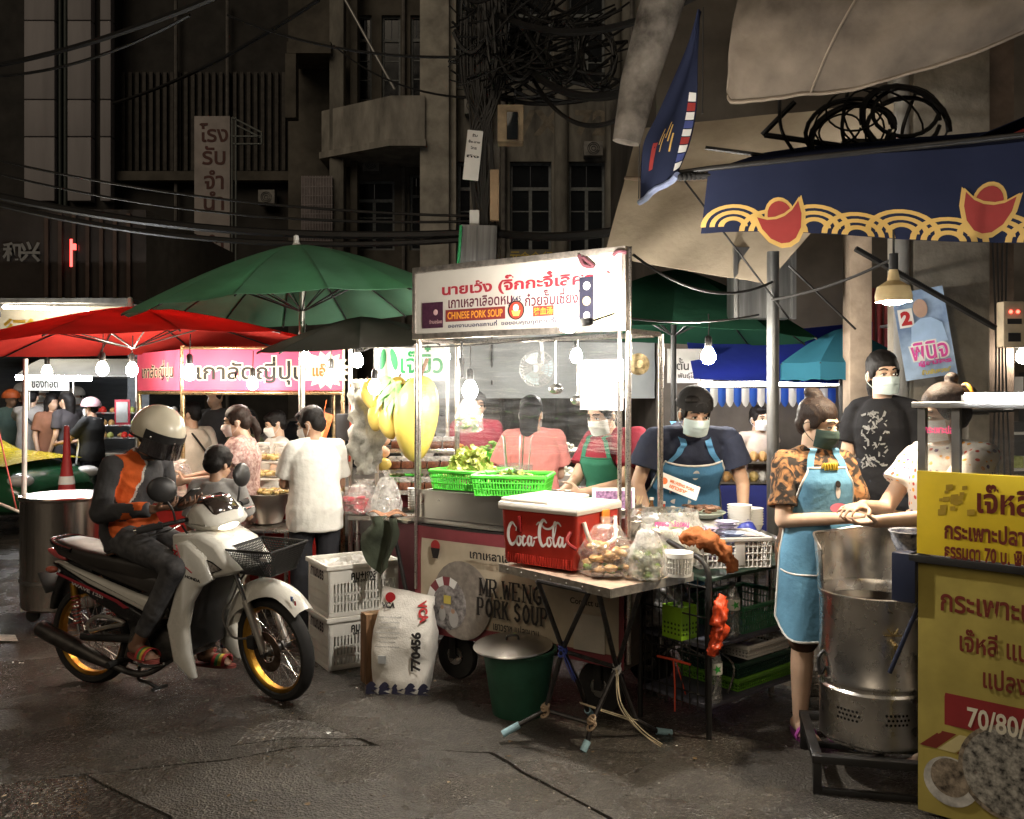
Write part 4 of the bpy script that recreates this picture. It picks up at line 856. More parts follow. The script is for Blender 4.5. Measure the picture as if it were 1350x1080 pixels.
q = MB(); q.box(-.105, -.065, sackpt(0, .2)-.018, sackpt(0, .2)-.012, .17, .21); q.build('grey_stamp', sk, mat('grey_print', (.35, .36, .36), .7), ang=0)
q = MB()
for k in range(5):
 for j in range(2):
  x = -.14+k*.07; pts = [(x-.035+.07*t, .012+.045*j*.6+.035*sin(pi*t)) for t in lin(0, 1, 6)]; q.add([(a, sackpt(a, b)-.012, b) for a, b in pts]+[(a, sackpt(a, b-.012)-.0125, max(.004, b-.014-.01*j)) for a, b in pts], [(i, i+1, i+7, i+6) for i in range(5)])
q.build('wave_print', sk, mat('navy_print', (.02, .02, .045), .6), ang=0)
st_ = thing('timber_stump', 'short square timber post leaning between crates and sack', 'timber', (wx(491, 5.0), 5.0, 0), rz=R(30)); q = MB(); q.box(-.055, .055, -.045, .045, .002, .375, .008); q.build('post_block', st_, mat('old_timber', (.20, .11, .055), .85, var=.5, vs=8, stretch=(6, 6, .6), bump=.6, bs=30)); q = MB(); q.box(-.052, .052, -.042, .042, .3755, .382, .002); q.build('sawn_end', st_, mat('sawn_end', (.28, .17, .09), .9, var=.4, vs=25))
# ================================================================ black wire trolley with shelves
e1 = V((.768, .64, 0)); e2 = V((-.64, .768, 0)); WO = V((.898, 4.147, 0)); WM = axes(WO, e1, e2, V((0, 0, 1)))
tr = thing('shelf_trolley', 'black tubular trolley with wire side and three shelves behind the folding table', 'trolley', M=WM)
TW, TD = .80, .42
q = MB(); q.tube([(0, 0, 0), (0, 0, .74)]+[(0, .0+.10*(1-cos(t)), .74+.10*sin(t)) for t in lin(.2, 1.57, 6)]+[(0, TD-.03, .93)], .0135, 10); q.build('front_post', tr, M_black)
for (x, y, h) in ((TW, 0, .74), (0, TD, .93), (TW, TD, .74)): q = MB(); q.cyl((x, y, 0), (x, y, h), .013); q.build('post', tr, M_black)
for z in (.14, .41, .72): q = MB(); q.box(.01, TW+.01, .01, TD-.01, z, z+.018, .004); q.build('shelf', tr, mat('dark_green_board' if z > .7 else 'blue_grey_board', (.02, .045, .03) if z > .7 else (.07, .07, .09), .5, var=.3))
q = MB()
for i in range(9): q.cyl((0, .02+i*.046, .12), (0, .02+i*.046, .74), .0035, n=5)
for z in (.2, .38, .56, .7): q.cyl((-.004, .01, z), (-.004, TD, z), .004, n=5)
for i in range(12): q.cyl((.05+i*.065, TD, .14), (.05+i*.065, TD, .62), .003, n=5)
for z in (.3, .5, .62): q.cyl((0, TD+.004, z), (TW, TD+.004, z), .004, n=5)
q.build('wire_panel', tr, M_black, kind='stuff')
def wp(x, y, z): return WM @ V((x, y, z))
# bottles
def bottle(label, loc, h=.24, r=.033, cap=(.15, .45, .06), liquid=None):
 o = thing('water_bottle', label, 'bottle', loc, group='clear bottles on the trolley'); q = MB(); pr = [(r*.8, 0), (r, .012)]
 for i in range(6): pr += [(r, h*(.12+i*.09)), (r*.93, h*(.165+i*.09))]
 pr += [(r, h*.68), (r*.95, h*.74), (r*.5, h*.90), (r*.38, h*.92), (r*.38, h*.95)]
 q.lathe(pr, n=22); q.build('bottle_body', o, film('bottle_plastic', (.8, .84, .82), .22, .9, .06, .10, 40, .6))
 if liquid: q = MB(); q.lathe([(r*.75, .004), (r*.92, .014), (r*.92, h*.42), (0, h*.42)], n=18); q.build('liquid', o, liquid)
 q = MB(); q.lathe([(r*.42, h*.935), (r*.42, h), (0, h)], n=14); q.build('cap', o, mat('cap_%.2f' % cap[0], cap, .4))
 q = MB(); q.lathe([(r+.0015, h*.50), (r+.0015, h*.70)], n=22, caps=False); lb = q.build('bottle_wrap', o, mat('bottle_wrap', (.70, .70, .62), .5))
 q = MB()                             # green star leaf on the wrap
 for k in range(10):
  a0, a1 = k*pi/5, (k+1)*pi/5; f = lambda a, rr: (lambda t, zz: (sin(t)*(r+.0028), -cos(t)*(r+.0028), h*.60+zz))(cos(a)*rr/r, sin(a)*rr)
  q.add([f(0, 0), f(a0, .022 if k % 2 else .009), f(a1, .009 if k % 2 else .022)], [(0, 1, 2)])
 so_ = q.build('leaf_mark', lb, mat('leaf_mark_green', (.05, .38, .06), .5), ang=0); so_.rotation_euler = (0, 0, atan2(-loc[0], loc[1])*0+.2)
 return o
bottle('clear water bottle with green cap on the lowest trolley shelf', wp(.075, .03, .159), .265, .037, liquid=None)
bottle('clear water bottle standing on the middle trolley shelf', wp(.24, .05, .429), .26, .036, cap=(.02, .03, .03))
o = thing('spray_bottle', 'small bottle of blue liquid on the middle trolley shelf', 'bottle', wp(.135, .05, .429)); q = MB(); q.lathe([(.028, 0), (.031, .01), (.03, .07), (.012, .13), (.012, .15)], n=18); q.build('bottle_body', o, film('bottle_plastic', (.8, .84, .82), .22, .9, .06, .10, 40, .6)); q = MB(); q.lathe([(.027, .004), (.0295, .012), (.0285, .062), (0, .062)], n=16); q.build('liquid', o, mat('blue_liquid', (.03, .30, .36), .1)); q = MB(); q.box(-.012, .012, -.03, .012, .15, .18, .005); q.build('spray_head', o, M_blackp)
# lime pencil basket, orange bags, tubs
lb_ = thing('small_basket', 'lime green perforated square basket inside the trolley', 'basket', wp(.05, .21, .430), rz=R(38)); q = MB()
for (x0, x1, y0, y1) in ((-.06, .06, -.06, -.055), (-.06, .06, .055, .06), (-.06, -.055, -.055, .055), (.055, .06, -.055, .055)): q.box(x0, x1, y0, y1, 0, .15)
q.box(-.06, .06, -.06, .06, -.002, .003); q.build('basket_wall', lb_, mat('lime_bright', (.30, .56, .03), .45), ang=0); q = MB(); 
for i in range(5):
 for j in range(3): q.cyl((-.045+i*.022, -.0615, .025+j*.022), (-.045+i*.022, -.0605, .025+j*.022), .006, n=8); q.cyl((-.0615, -.045+i*.022, .025+j*.022), (-.0605, -.045+i*.022, .025+j*.022), .006, n=8)
q.build('holes', lb_, mat('hole_dark', (.05, .10, .01), .6), kind='stuff')
bag('plastic_bag', 'grey rubbish bag slumped behind the lime basket in the trolley', wp(.12, .34, .430), .13, .26, film('grey_bag', (.35, .34, .33), .14, .5, .15, .55, 18, 1.), None, 12, .35)
def rag(name, label, pts, m, r0=.03, seed=1, cat='cloth'):
 o = thing(name, label, cat, pts[0]); q = MB(); pp = catmull([V(p)-V(pts[0]) for p in pts], 6); n = len(pp); fr = frames(pp); vs = []; N = 22
 for i, p in enumerate(pp):
  u, w_ = fr[i]
  for j in range(N):
   a = 2*pi*j/N; rr = r0*(.7+.5*sin(pi*min(1, (i+1)/n*1.05)))*max(.3, 1+.9*NZ.noise(V((cos(a)*1.8+seed, sin(a)*1.8, i*.45)))+.6*NZ.noise(V((cos(a)*4, sin(a)*4+seed, i*1.1)))); vs.append(p+(u*cos(a)+w_*sin(a)*.8)*rr)
 q.add(vs, [(i*N+j, i*N+(j+1) % N, (i+1)*N+(j+1) % N, (i+1)*N+j) for i in range(n-1) for j in range(N)]+[tuple(range(N))[::-1], tuple((n-1)*N+j for j in range(N))]); q.build('folds', o, m, ang=150); return o
rag('orange_bag', 'crumpled orange red plastic bag tied to the trolley post', [wp(.06, -.03, .66), wp(.02, -.045, .60), wp(.01, -.05, .52), wp(-.03, -.05, .45), wp(-.05, -.05, .41)], mat('orange_film', (.62, .07, .02), .35, var=.2, bump=.8, bs=30), .030, 3, 'plastic bag')
rag('orange_cloth', 'orange brown cloth draped over the trolley handle', [wp(-.01, .16, .90), wp(.02, .10, .925), wp(.06, .04, .90), wp(.12, .0, .84), wp(.15, -.02, .76)], mat('orange_cloth', (.36, .12, .04), .9, var=.25, bump=.6, bs=40), .032, 6)
q = MB(); q.tube([wp(-.01, .1, .33)-wp(-.01, .2, .33), V((.0, 0, 0)), wp(-.01, .30, .325)-wp(-.01, .2, .33)], .006, 6); q.tube([V((0, 0, 0)), V((.005, -.01, -.12)), V((.004, -.01, -.24))], .004, 6); q.tube([V((.01, 0, 0)), V((.04, .02, -.1)), V((.07, .03, -.2))], .003, 6); tag(q.build('red_string', None, mat('red_string', (.6, .07, .03), .7), loc=wp(-.01, .2, .33)), 'red plastic string knotted on the wire side of the trolley', 'string')
for k, (lab, x, z, m_, h) in enumerate((('dark green slotted tray on the middle trolley shelf', .54, .43, M_grn, .12), ('lime green shallow tray on the lowest trolley shelf', .50, .162, mat('lime_dull', (.12, .30, .03), .5), .05), ('black green tray stacked above the lime tray', .50, .225, mat('bottle_green', (.014, .05, .03), .5), .06), ('white mesh tray on top of the dark trays in the trolley', .52, .30, M_white, .055))):
 o = thing('slotted_tray', lab, 'tray', wp(x, .21, z), rz=atan2(e1.y, e1.x)); crate(o, .46 if k < 3 else .34, .34, h, m_, .005, 26, 18, 3, 1.06)
for i in range(2):
 q = MB(); q.tube(catmull([wp(.10+i*.12, .06, .16)-wp(.1, .06, .16), wp(.12+i*.12, .05, .30)-wp(.1, .06, .16), wp(.10+i*.12, .25, .37)-wp(.1, .06, .16), wp(.10+i*.12, .36, .30)-wp(.1, .06, .16)], 6), .006, 7); tag(q.build('stool_leg_hoop', None, M_steel_d, loc=wp(.1, .06, .16)), ('bent steel stool hoop at the front of the lowest trolley shelf', 'bent steel stool hoop further along the lowest trolley shelf')[i], 'hoop')
# plate basket with melamine plates
pb_ = thing('plate_basket', 'white wire basket of stacked plates on the trolley top', 'basket', wp(.38, .2, .742), rz=R(8)); crate(pb_, .36, .27, .135, M_white, .0055, 16, 11, 4, 1.02)
q = MB(); q.box(.0, .05, -.142, -.137, .01, .135, .002); q.build('front_tab', pb_, M_white)
for k, (dx, dy, n, col, nm) in enumerate(((-.10, .0, 9, (.42, .30, .42), 'pinkish mauve'), (.03, -.05, 8, (.40, .46, .62), 'pale blue'), (.04, .08, 10, (.55, .50, .62), 'lavender'), (.14, .0, 7, (.60, .52, .50), 'cream'))):
 for i in range(n):
  q = MB(); r_ = .062; q.lathe([(r_*.55, 0), (r_*.6, .002), (r_*.95, .012), (r_, .014), (r_*.94, .0135), (r_*.55, .004), (0, .003)], n=22); pl = q.build('plate', None, mat('melamine_'+str(k), col, .4), loc=V(pb_.location)+Mx.Rotation(R(8), 3, 'Z') @ V((dx, dy, .014+i*.0185)))
  tag(pl, nm+' melamine plate in the stack inside the white wire basket', 'plate', nm+' plates in the wire basket')
bh = thing('blue_canister', 'blue plastic canister with domed lid behind the plates', 'canister', wp(.66, .28, .742)); q = MB(); q.lathe([(.05, 0), (.052, .1), (.056, .105), (.056, .12)], n=20); q.build('body', bh, mat('royal_blue', (.03, .05, .36), .4)); q = MB(); q.lathe([(.058, .12), (.058, .135), (.04, .165), (.02, .172), (.02, .19), (0, .19)], n=20); q.build('lid', bh, mat('royal_blue', (.03, .05, .36), .4))
bl = bag('plastic_bag', 'large milky bag of noodles with lime band behind the table', wp(.10, .34, .745), .20, .27, M_bagm, [(mat('noodle', (.78, .75, .62), .5), 60, .03, .55), (mat('lime_pack', (.45, .65, .12), .5), 14, .03, .7)], 21, .75, ry=.16, top=False)
q = MB(); text(q, 'เกาเหลาเลือดหมู', Mx.Identity(4), w=.16, h=.035, bold=.03); pr = q.build('pink_print', bl, mat('pink_ink', (.75, .05, .30), .5), ang=0); pr.rotation_euler = (R(80), 0, R(-5)); pr.location = (.0, -.165, .22)
pc = thing('picture_card', 'dark framed picture card leaning behind the noodle bag', 'card', wp(.02, .62, .745), rz=R(6)); q = MB(); q.box(-.11, .11, -.008, .008, 0, .36, .003); q.build('card_frame', pc, M_whitep); q = MB(); q.box(-.095, .095, -.012, -.0085, .24, .345); q.build('card_print', pc, mat('purple_print', (.10, .04, .14), .5, var=.6, vs=60, col2=(.5, .3, .5)), ang=0)
pc2 = thing('menu_card', 'tilted white card with red and orange lettering in front of the capped vendor', 'card', P(895, 642, 4.75)); pc2.rotation_euler = (R(-12), R(22), R(5)); q = MB(); q.box(-.11, .11, -.003, .003, -.035, .04, .001); q.build('card_sheet', pc2, M_whitep); q = MB().use(mat('card_orange', (.7, .15, .03), .5)); text(q, 'MR.WENG PORK', Mx.Translation((.015, -.004, .012)) @ FACE, w=.14, h=.018, bold=.04); text(q, 'เยาวราช', Mx.Translation((.0, -.004, -.014)) @ FACE, w=.10, h=.018, bold=.04); disc(q, (-.085, .0), .018, -.0045); q.build('card_lettering', pc2, ang=0)
# ================================================================ people: one continuous body each, clothing and hair as children
def skin(i): return mat('skin_%d' % i, [(.46, .29, .195), (.55, .37, .26), (.22, .12, .075), (.38, .225, .145)][i], .5, var=.12, vs=9, sub=.08, bump=.05, bs=90)
M_hair = mat('black_hair', (.007, .0055, .005), .55, spec=.25, var=.4, vs=40, stretch=(6, 6, .6), bump=.7, bs=60, bdist=.004)
M_hairb = mat('brown_black_hair', (.018, .010, .007), .55, spec=.25, var=.5, vs=40, stretch=(6, 6, .6), bump=.7, bs=60, bdist=.004)
M_eye = mat('eye_white', (.7, .67, .62), .25, var=.03); M_iris = mat('iris', (.012, .008, .006), .12)
def cloth(name, col, **k): return mat(name, col, k.pop('rough', .85), var=k.pop('var', .14), vs=k.pop('vs', 7), bump=k.pop('bump', .35), bs=k.pop('bs', 34), spec=.25, **k)
BASE = dict(pelvis=(0, 0, .90), waist=(0, 0, 1.06), chest=(0, 0, 1.22), neck=(0, -.012, 1.385), head=(0, .012, 1.51), shR=(.165, -.012, 1.335), elR=(.215, -.04, 1.06), wrR=(.225, .05, .83), shL=(-.165, -.012, 1.335), elL=(-.215, -.04, 1.06), wrL=(-.225, .05, .83),
   hipR=(.085, 0, .88), knR=(.095, .02, .48), anR=(.095, -.03, .075), hipL=(-.085, 0, .88), knL=(-.095, .02, .48), anL=(-.095, -.03, .075))
def voxel(mb, vs, sm, name, parent, mats, paint=None, amp=0., fq=13., ridge=0.):
 """merge the closed shapes into one continuous surface"""
 me = bpy.data.meshes.new('t'); me.from_pydata([tuple(p) for p in mb.v], [], mb.f); o = bpy.data.objects.new('t', me); COL.objects.link(o)
 m = o.modifiers.new('r', 'REMESH'); m.mode = 'VOXEL'; m.voxel_size = vs; m.use_smooth_shade = True
 if sm: s_ = o.modifiers.new('s', 'SMOOTH'); s_.iterations = sm; s_.factor = .5
 bpy.context.view_layer.update()
 nm = bpy.data.meshes.new_from_object(o.evaluated_get(bpy.context.evaluated_depsgraph_get())); bpy.data.objects.remove(o); bpy.data.meshes.remove(me)
 if amp:
  n = [v.normal.copy() for v in nm.vertices]
  for v, q in zip(nm.vertices, n):
   p = v.co; w_ = p*fq*.55; w_ = V((w_.x+.8*w_.z, w_.y-.5*w_.z, w_.z*.75)); d = .8*NZ.noise(w_)+.25*NZ.noise(p*fq*1.7+V((7, 3, 1)))
   if ridge: d += ridge*(.45-abs(NZ.noise(w_*1.3+V((3, 1, 5))))*2)
   v.co = p+q*(amp*d)
 nm.name = name; nm.materials.clear()
 for q in (mats if isinstance(mats, (list, tuple)) else [mats]): nm.materials.append(q)
 nm.polygons.foreach_set('use_smooth', [True]*len(nm.polygons))
 if paint: nm.polygons.foreach_set('material_index', [paint(V((-p.center.x, -p.center.y, p.center.z))) for p in nm.polygons])
 nm.update(); ob = bpy.data.objects.new(name, nm); COL.objects.link(ob); ob.parent = parent; return ob
class Person:
 """local frame: x = -(person's right), y = -(forward), z = up; all joints given as (right, forward, up)"""
 def __init__(s, label, loc, rz=0., h=1.65, pose=None, sk=0, vs=.008, face=(0, 0, 0), female=False, cat='person', group=None, hs=1.0):
  s.o = thing('person', label, cat, loc, rz, group); s.k = h/1.65; s.vs = vs; s.sk = skin(sk); s.fem = female; s.hs = hs
  J = dict(BASE); J.update(pose or {}); s.J = {a: V((-p[0], -p[1], p[2]))*s.k for a, p in J.items()}
  s.body = MB(); J = s.J
  s.lat = (J['shL']-J['shR']).normalized(); s.latp = (J['hipL']-J['hipR']).normalized()
  up = (J['neck']-J['chest']).normalized(); s.fwd = s.lat.cross(up).normalized()
  yaw, pitch, roll = [R(a) for a in face]
  hm = Mx.Rotation(yaw, 3, 'Z') @ Mx.Rotation(pitch, 3, 'X') @ Mx.Rotation(roll, 3, 'Y'); s.hu = hm @ V((0, 0, 1)); s.hf = hm @ V((0, -1, 0)); s.hr = hm @ V((-1, 0, 0)); s.hm = hm
 def cap(s, mb, a, b, r0, r1, n=14):
  a, b = V(a), V(b); mb.tube([a, b], [r0, r1], n); mb.ell(a, r0*.999, 12, 8); mb.ell(b, r1*.999, 12, 8)
 def hp(s, r_, f, u): return s.J['head']+(s.hr*r_+s.hf*f+s.hu*u)*s.k*s.hs
 def hel(s, mb, c, rad, n=18, m=12):
  k = s.k*s.hs; mb.ell(s.hp(*c), (rad[0]*k, rad[1]*k, rad[2]*k), n, m, rot=s.hm)
 def rings(s, g=0., hem=-.10, wid=1., dep=1.):
  """torso cross-sections from hem to neck, grown by g"""
  J = s.J; k = s.k; f_ = .93 if s.fem else 1.
  sp = [(J['pelvis']+(J['pelvis']-J['waist']).normalized()*(-hem)*k, .160, .112, 0), (J['pelvis'], .165*(1.02 if s.fem else 1), .118, 0), (J['waist'], .140*f_, .103, .4), (J['chest'], .158*f_, .118, 1), (J['chest'].lerp(J['neck'], .52), .132*f_, .096, 1), (J['chest'].lerp(J['neck'], .84), .082*f_, .068, 1), (J['neck'], .055, .055, 1)]
  out = []
  for i, (c, a, b, t) in enumerate(sp):
   ax = s.latp.lerp(s.lat, t).normalized(); up = ((sp[min(i+1, 6)][0])-(sp[max(i-1, 0)][0])).normalized(); fw = up.cross(ax).normalized()
   if fw.dot(s.fwd) < 0: fw *= -1
   out.append((c, (a*wid+g)*k, (b*dep+g)*k, ax, fw, up))
  return out
 def loft(s, mb, rg, n=26, e=2.3):
  vs = []
  for (c, a, b, ax, fw, up) in rg:
   for j in range(n):
    t = 2*pi*j/n; x, y = cos(t), sin(t); vs.append(c+ax*(abs(x)**(2/e)*(1 if x > 0 else -1)*a)+fw*(abs(y)**(2/e)*(1 if y > 0 else -1)*b))
  m = len(rg); mb.add(vs, [(i*n+j, i*n+(j+1) % n, (i+1)*n+(j+1) % n, (i+1)*n+j) for i in range(m-1) for j in range(n)]+[tuple(range(n))[::-1], tuple((m-1)*n+j for j in range(n))])
 def surf(s, rg, th, t):
  """point and outward normal on the torso loft: th from the front (0) round to the sides, t = ring parameter"""
  i = max(0, min(len(rg)-2, int(t))); f = t-i; A, B = rg[i], rg[i+1]; c = A[0].lerp(B[0], f); a = A[1]+(B[1]-A[1])*f; b = A[2]+(B[2]-A[2])*f; ax = A[3].lerp(B[3], f); fw = A[4].lerp(B[4], f); e = 2.3
  x, y = sin(th), cos(th); p = c+ax*(abs(x)**(2/e)*(1 if x > 0 else -1)*a)+fw*(abs(y)**(2/e)*(1 if y > 0 else -1)*b); return p, (ax*x+fw*y).normalized()
 def hand(s, wr, d, pn, side, curl=.35, grip=0., sc=1.):
  """palm, four unequal fingers and a thumb; d = pointing direction, pn = palm normal (towards what it holds)"""
  mb = s.body; k = s.k*sc; d = V(d).normalized(); pn = V(pn); pn = (pn-d*pn.dot(d)).normalized(); x = d.cross(pn)*side
  q = Mx(((x.x, pn.x, d.x), (x.y, pn.y, d.y), (x.z, pn.z, d.z)))
  mb.ell(wr+d*.045*k, (.038*k, .015*k, .052*k), 14, 9, rot=q); mb.ell(wr+d*.02*k, (.028*k, .018*k, .04*k), 12, 8, rot=q); mb.ell(wr+d*.065*k, (.040*k, .014*k, .030*k), 12, 8, rot=q)
  for i, (off, ln, fan) in enumerate(((-.031, .070, -.10), (-.0105, .080, -.03), (.0105, .075, .04), (.031, .058, .12))):
   p = wr+d*(.082-.004*abs(i-1.3))*k+x*off*k; dd = (d+x*fan).normalized(); a = curl*.5+grip*.4; r0 = (.0088, .0092, .0088, .0078)[i]*k; nx = x
   for j, seg in enumerate((.46, .30, .24)):
    dv = dd*cos(a)+pn*sin(a); p2 = p+dv*ln*seg*k; s.cap(mb, p, p2, r0, r0*.9, 8); p = p2; r0 *= .9; a += curl+grip*.5
  p = wr+d*.025*k-x*.028*k; a = (d*.55-x*.8+pn*.35).normalized(); p2 = p+a*.042*k; s.cap(mb, p, p2, .0125*k, .011*k, 8); a = (d*.85-x*.25+pn*(.45+grip*.4)).normalized(); p3 = p2+a*.034*k; s.cap(mb, p2, p3, .0108*k, .0095*k, 8); s.cap(mb, p3, p3+a*.024*k, .0095*k, .0075*k, 8)
 def build_body(s, feet=True, arms=True, handL=None, handR=None, thin=0., toes=False, low=False):
  mb = s.body; J = s.J; k = s.k
  s.loft(mb, s.rings(-.004)); up = (J['head']-J['neck']).normalized()
  s.cap(mb, J['neck']-up*.05*k, J['head']+s.hf*(-.01*k)-s.hu*.05*k, .056*k, .050*k)
  for a in 'RL':
   s.cap(mb, J['sh'+a]-V((0, 0, .008*k)), J['el'+a], (.043-thin)*k, (.037-thin*.6)*k); s.cap(mb, J['el'+a], J['wr'+a], (.037-thin*.6)*k, (.025)*k)
   s.cap(mb, J['sh'+a]-V((0, 0, .012*k)), J['neck'].lerp(J['chest'], .3), .038*k, .04*k)
   s.cap(mb, J['hip'+a], J['kn'+a], .082*k, .054*k); s.cap(mb, J['kn'+a], J['kn'+a].lerp(J['an'+a], .35), .052*k, .053*k); s.cap(mb, J['kn'+a].lerp(J['an'+a], .35), J['an'+a], .053*k, .033*k)
   hd = (handR if a == 'R' else handL) or {}; w_ = J['wr'+a]; d = hd.get('d') or (w_-J['el'+a]); pn = hd.get('pn') or (V((0, 0, 0))+s.lat*(1 if a == 'R' else -1)+s.fwd*-.2)
   s.hand(w_, V(d), V(pn), 1 if a == 'L' else -1, hd.get('curl', .35), hd.get('grip', 0.), hd.get('sc', 1.))
   if feet:
    fd = s.footdir(a); an = J['an'+a]; sole = an-V((0, 0, .055*k)); sd = V((-fd.y, fd.x, 0))
    s.cap(mb, an-V((0, 0, .02*k))-fd*.03*k, sole+fd*.11*k+V((0, 0, .012*k)), .034*k, .026*k)
    for i in range(5): p = sole+fd*(.12-.007*abs(i-(1 if a == 'L' else 3)))*k+sd*(i-2)*.0165*k+V((0, 0, .002*k)); s.cap(mb, p-fd*.03*k+V((0, 0, .008)), p+fd*.032*k, .011*k, .0085*k, 8)
  # head
  s.hel(mb, (0, -.006, .022), (.073, .093, .086)); s.hel(mb, (0, .022, -.045), (.060, .066, .072)); s.hel(mb, (0, .052, -.094), (.034, .030, .024)); s.hel(mb, (0, .058, -.06), (.046, .036, .034))
  s.hel(mb, (0, .077, .014), (.050, .016, .011)); s.hel(mb, (.034, .068, -.045), (.022, .018, .018), 10, 8); s.hel(mb, (-.034, .068, -.045), (.022, .018, .018), 10, 8)
  s.cap(mb, s.hp(0, .086, -.006), s.hp(0, .104, -.042), .008*k, .0125*k, 8); s.hel(mb, (.009, .096, -.046), (.009, .009, .008), 8, 6); s.hel(mb, (-.009, .096, -.046), (.009, .009, .008), 8, 6)
  s.hel(mb, (0, .088, -.071), (.022, .010, .006), 10, 6); s.hel(mb, (0, .086, -.080), (.019, .010, .006), 10, 6)
  for sg in (1, -1): s.hel(mb, (sg*.074, -.008, -.022), (.009, .019, .032), 10, 8)
  b = voxel(mb, s.vs, 3, 'body', s.o, s.sk)
  if not low:
   for sg in (1, -1):
    q = MB().use(M_eye); k_ = s.k*s.hs; q.ell(s.hp(sg*.030, .083, -.012), (.0135*k_, .008*k_, .0062*k_), 12, 8, rot=s.hm); q.use(M_iris); q.ell(s.hp(sg*.030, .0885, -.012), (.0062*k_, .0045*k_, .0060*k_), 10, 7, rot=s.hm); q.build('eye', s.o)
    q = MB(); q.tube(catmull([s.hp(sg*.012, .096, .013), s.hp(sg*.030, .095, .020), s.hp(sg*.052, .078, .012)], 4), .0036*k_, 6); q.tube(catmull([s.hp(sg*.016, .0915, -.006), s.hp(sg*.030, .0945, -.0035), s.hp(sg*.046, .083, -.009)], 4), .0022*k_, 6); q.build('eyebrow', s.o, M_hair)
  return b
 def footdir(s, a):
  if hasattr(s, 'fd'): return s.fd[a] if isinstance(s.fd, dict) else s.fd
  return V((0, -1, 0))
 def shirt(s, m, sleeve=.55, g=.022, hem=-.06, name='shirt', paint=None, amp=.006, wid=1., dep=1., cuff=.058, collar=True, ridge=.6, fq=13., zoff=0.):
  mb = MB(); J = s.J; k = s.k; rg = s.rings(g, hem, wid, dep); rg[-1] = (rg[-1][0]-(rg[-1][5]*.012*k), rg[-1][1]*.98, rg[-1][2]*.98, *rg[-1][3:]); s.loft(mb, rg)
  for a in 'RL':
   sh, el, wr = J['sh'+a], J['el'+a], J['wr'+a]; s.cap(mb, sh-V((0, 0, .008*k)), J['neck'].lerp(J['chest'], .16), .050*k+g*.3, .045*k)
   if sleeve <= 1: mb.tube([sh.lerp(el, .04), sh.lerp(el, sleeve)], [.054*k+g*.3, cuff*k+g*.3], 18)
   else: s.cap(mb, sh.lerp(el, .04), el, .055*k+g*.2, .047*k+g*.3); mb.tube([el, el.lerp(wr, min(1, sleeve-1))], [.047*k+g*.3, .035*k+g*.25], 16); mb.ell(el, .047*k+g*.3, 12, 8)
  s.rg = rg
  return voxel(mb, max(.007, s.vs), 3, name, s.o, m, paint, amp, fq, ridge)
 def trousers(s, m, g=.014, length=1., name='trousers', amp=.006, flare=0., paint=None, ridge=.7):
  mb = MB(); J = s.J; k = s.k; rg = s.rings(g, -.09)[:3]; s.loft(mb, rg)
  for a in 'RL':
   hi, kn, an = J['hip'+a], J['kn'+a], J['an'+a]; s.cap(mb, hi, kn, .090*k+g*.6, .060*k+g*.6); e = kn.lerp(an, length)
   if length > 0: mb.tube([kn, kn.lerp(e, .4), e], [.060*k+g*.6, (.057+flare)*k+g*.5, (.045+flare)*k+g*.5], 18)
  return voxel(mb, max(.007, s.vs), 3, name, s.o, m, paint, amp, 12., ridge)
 def skirt(s, m, length=.55, g=.02, flare=.06, name='skirt'):
  mb = MB(); J = s.J; k = s.k; rg = s.rings(g, -.05)[:3]; c, a, b, ax, fw, up = rg[0]; low = (c-V((0, 0, length*k)), a+flare*k, b+flare*k, ax, fw, up); s.loft(mb, [low]+rg); return voxel(mb, max(.008, s.vs), 2, name, s.o, m, None, .008, 9., .8)
 def hair(s, style='short', m=None, g=.0):
  mb = MB(); k = s.k
  s.hel(mb, (0, -.011, .038), (.081+g, .097+g, .083+g), 22, 14); s.hel(mb, (0, -.052, -.012), (.071+g, .052+g, .070), 18, 12)
  for sg in (1, -1): s.hel(mb, (sg*.064, .012, .005), (.014+g, .040, .040), 12, 8)
  if style == 'fringe': s.hel(mb, (0, .050, .062), (.066, .045, .034), 16, 10)
  if style == 'short': s.hel(mb, (.02, .048, .072), (.058, .042, .028), 14, 9); s.hel(mb, (-.03, .035, .07), (.05, .045, .03), 14, 9)
  if style == 'long':
   s.cap(mb, s.hp(0, -.065, 0), s.hp(0, -.075, -.14), .072*k, .060*k); s.cap(mb, s.hp(0, -.075, -.14), s.hp(.01, -.10, -.30), .060*k, .036*k)
  if style in ('bun', 'topbun'):
   s.hel(mb, (0, -.045, .118) if style == 'topbun' else (0, -.105, .055), (.042, .042, .036), 14, 10); s.hel(mb, (.015, -.06, .128), (.03, .03, .025), 10, 8)
  if style == 'pony': s.hel(mb, (0, -.095, .0), (.03, .03, .03), 12, 8); s.cap(mb, s.hp(0, -.115, -.01), s.hp(0, -.14, -.09), .030*k, .034*k); s.cap(mb, s.hp(0, -.14, -.09), s.hp(.0, -.13, -.17), .034*k, .015*k)
  if style == 'shoulder':
   s.cap(mb, s.hp(0, -.06, 0), s.hp(0, -.06, -.13), .078*k, .072*k)
   for sg in (1, -1): s.cap(mb, s.hp(sg*.068, -.005, 0), s.hp(sg*.07, -.01, -.12), .026*k, .022*k)
  return voxel(mb, max(.006, s.vs*.9), 2, 'hair', s.o, m or M_hair, None, .004, 45., .5)
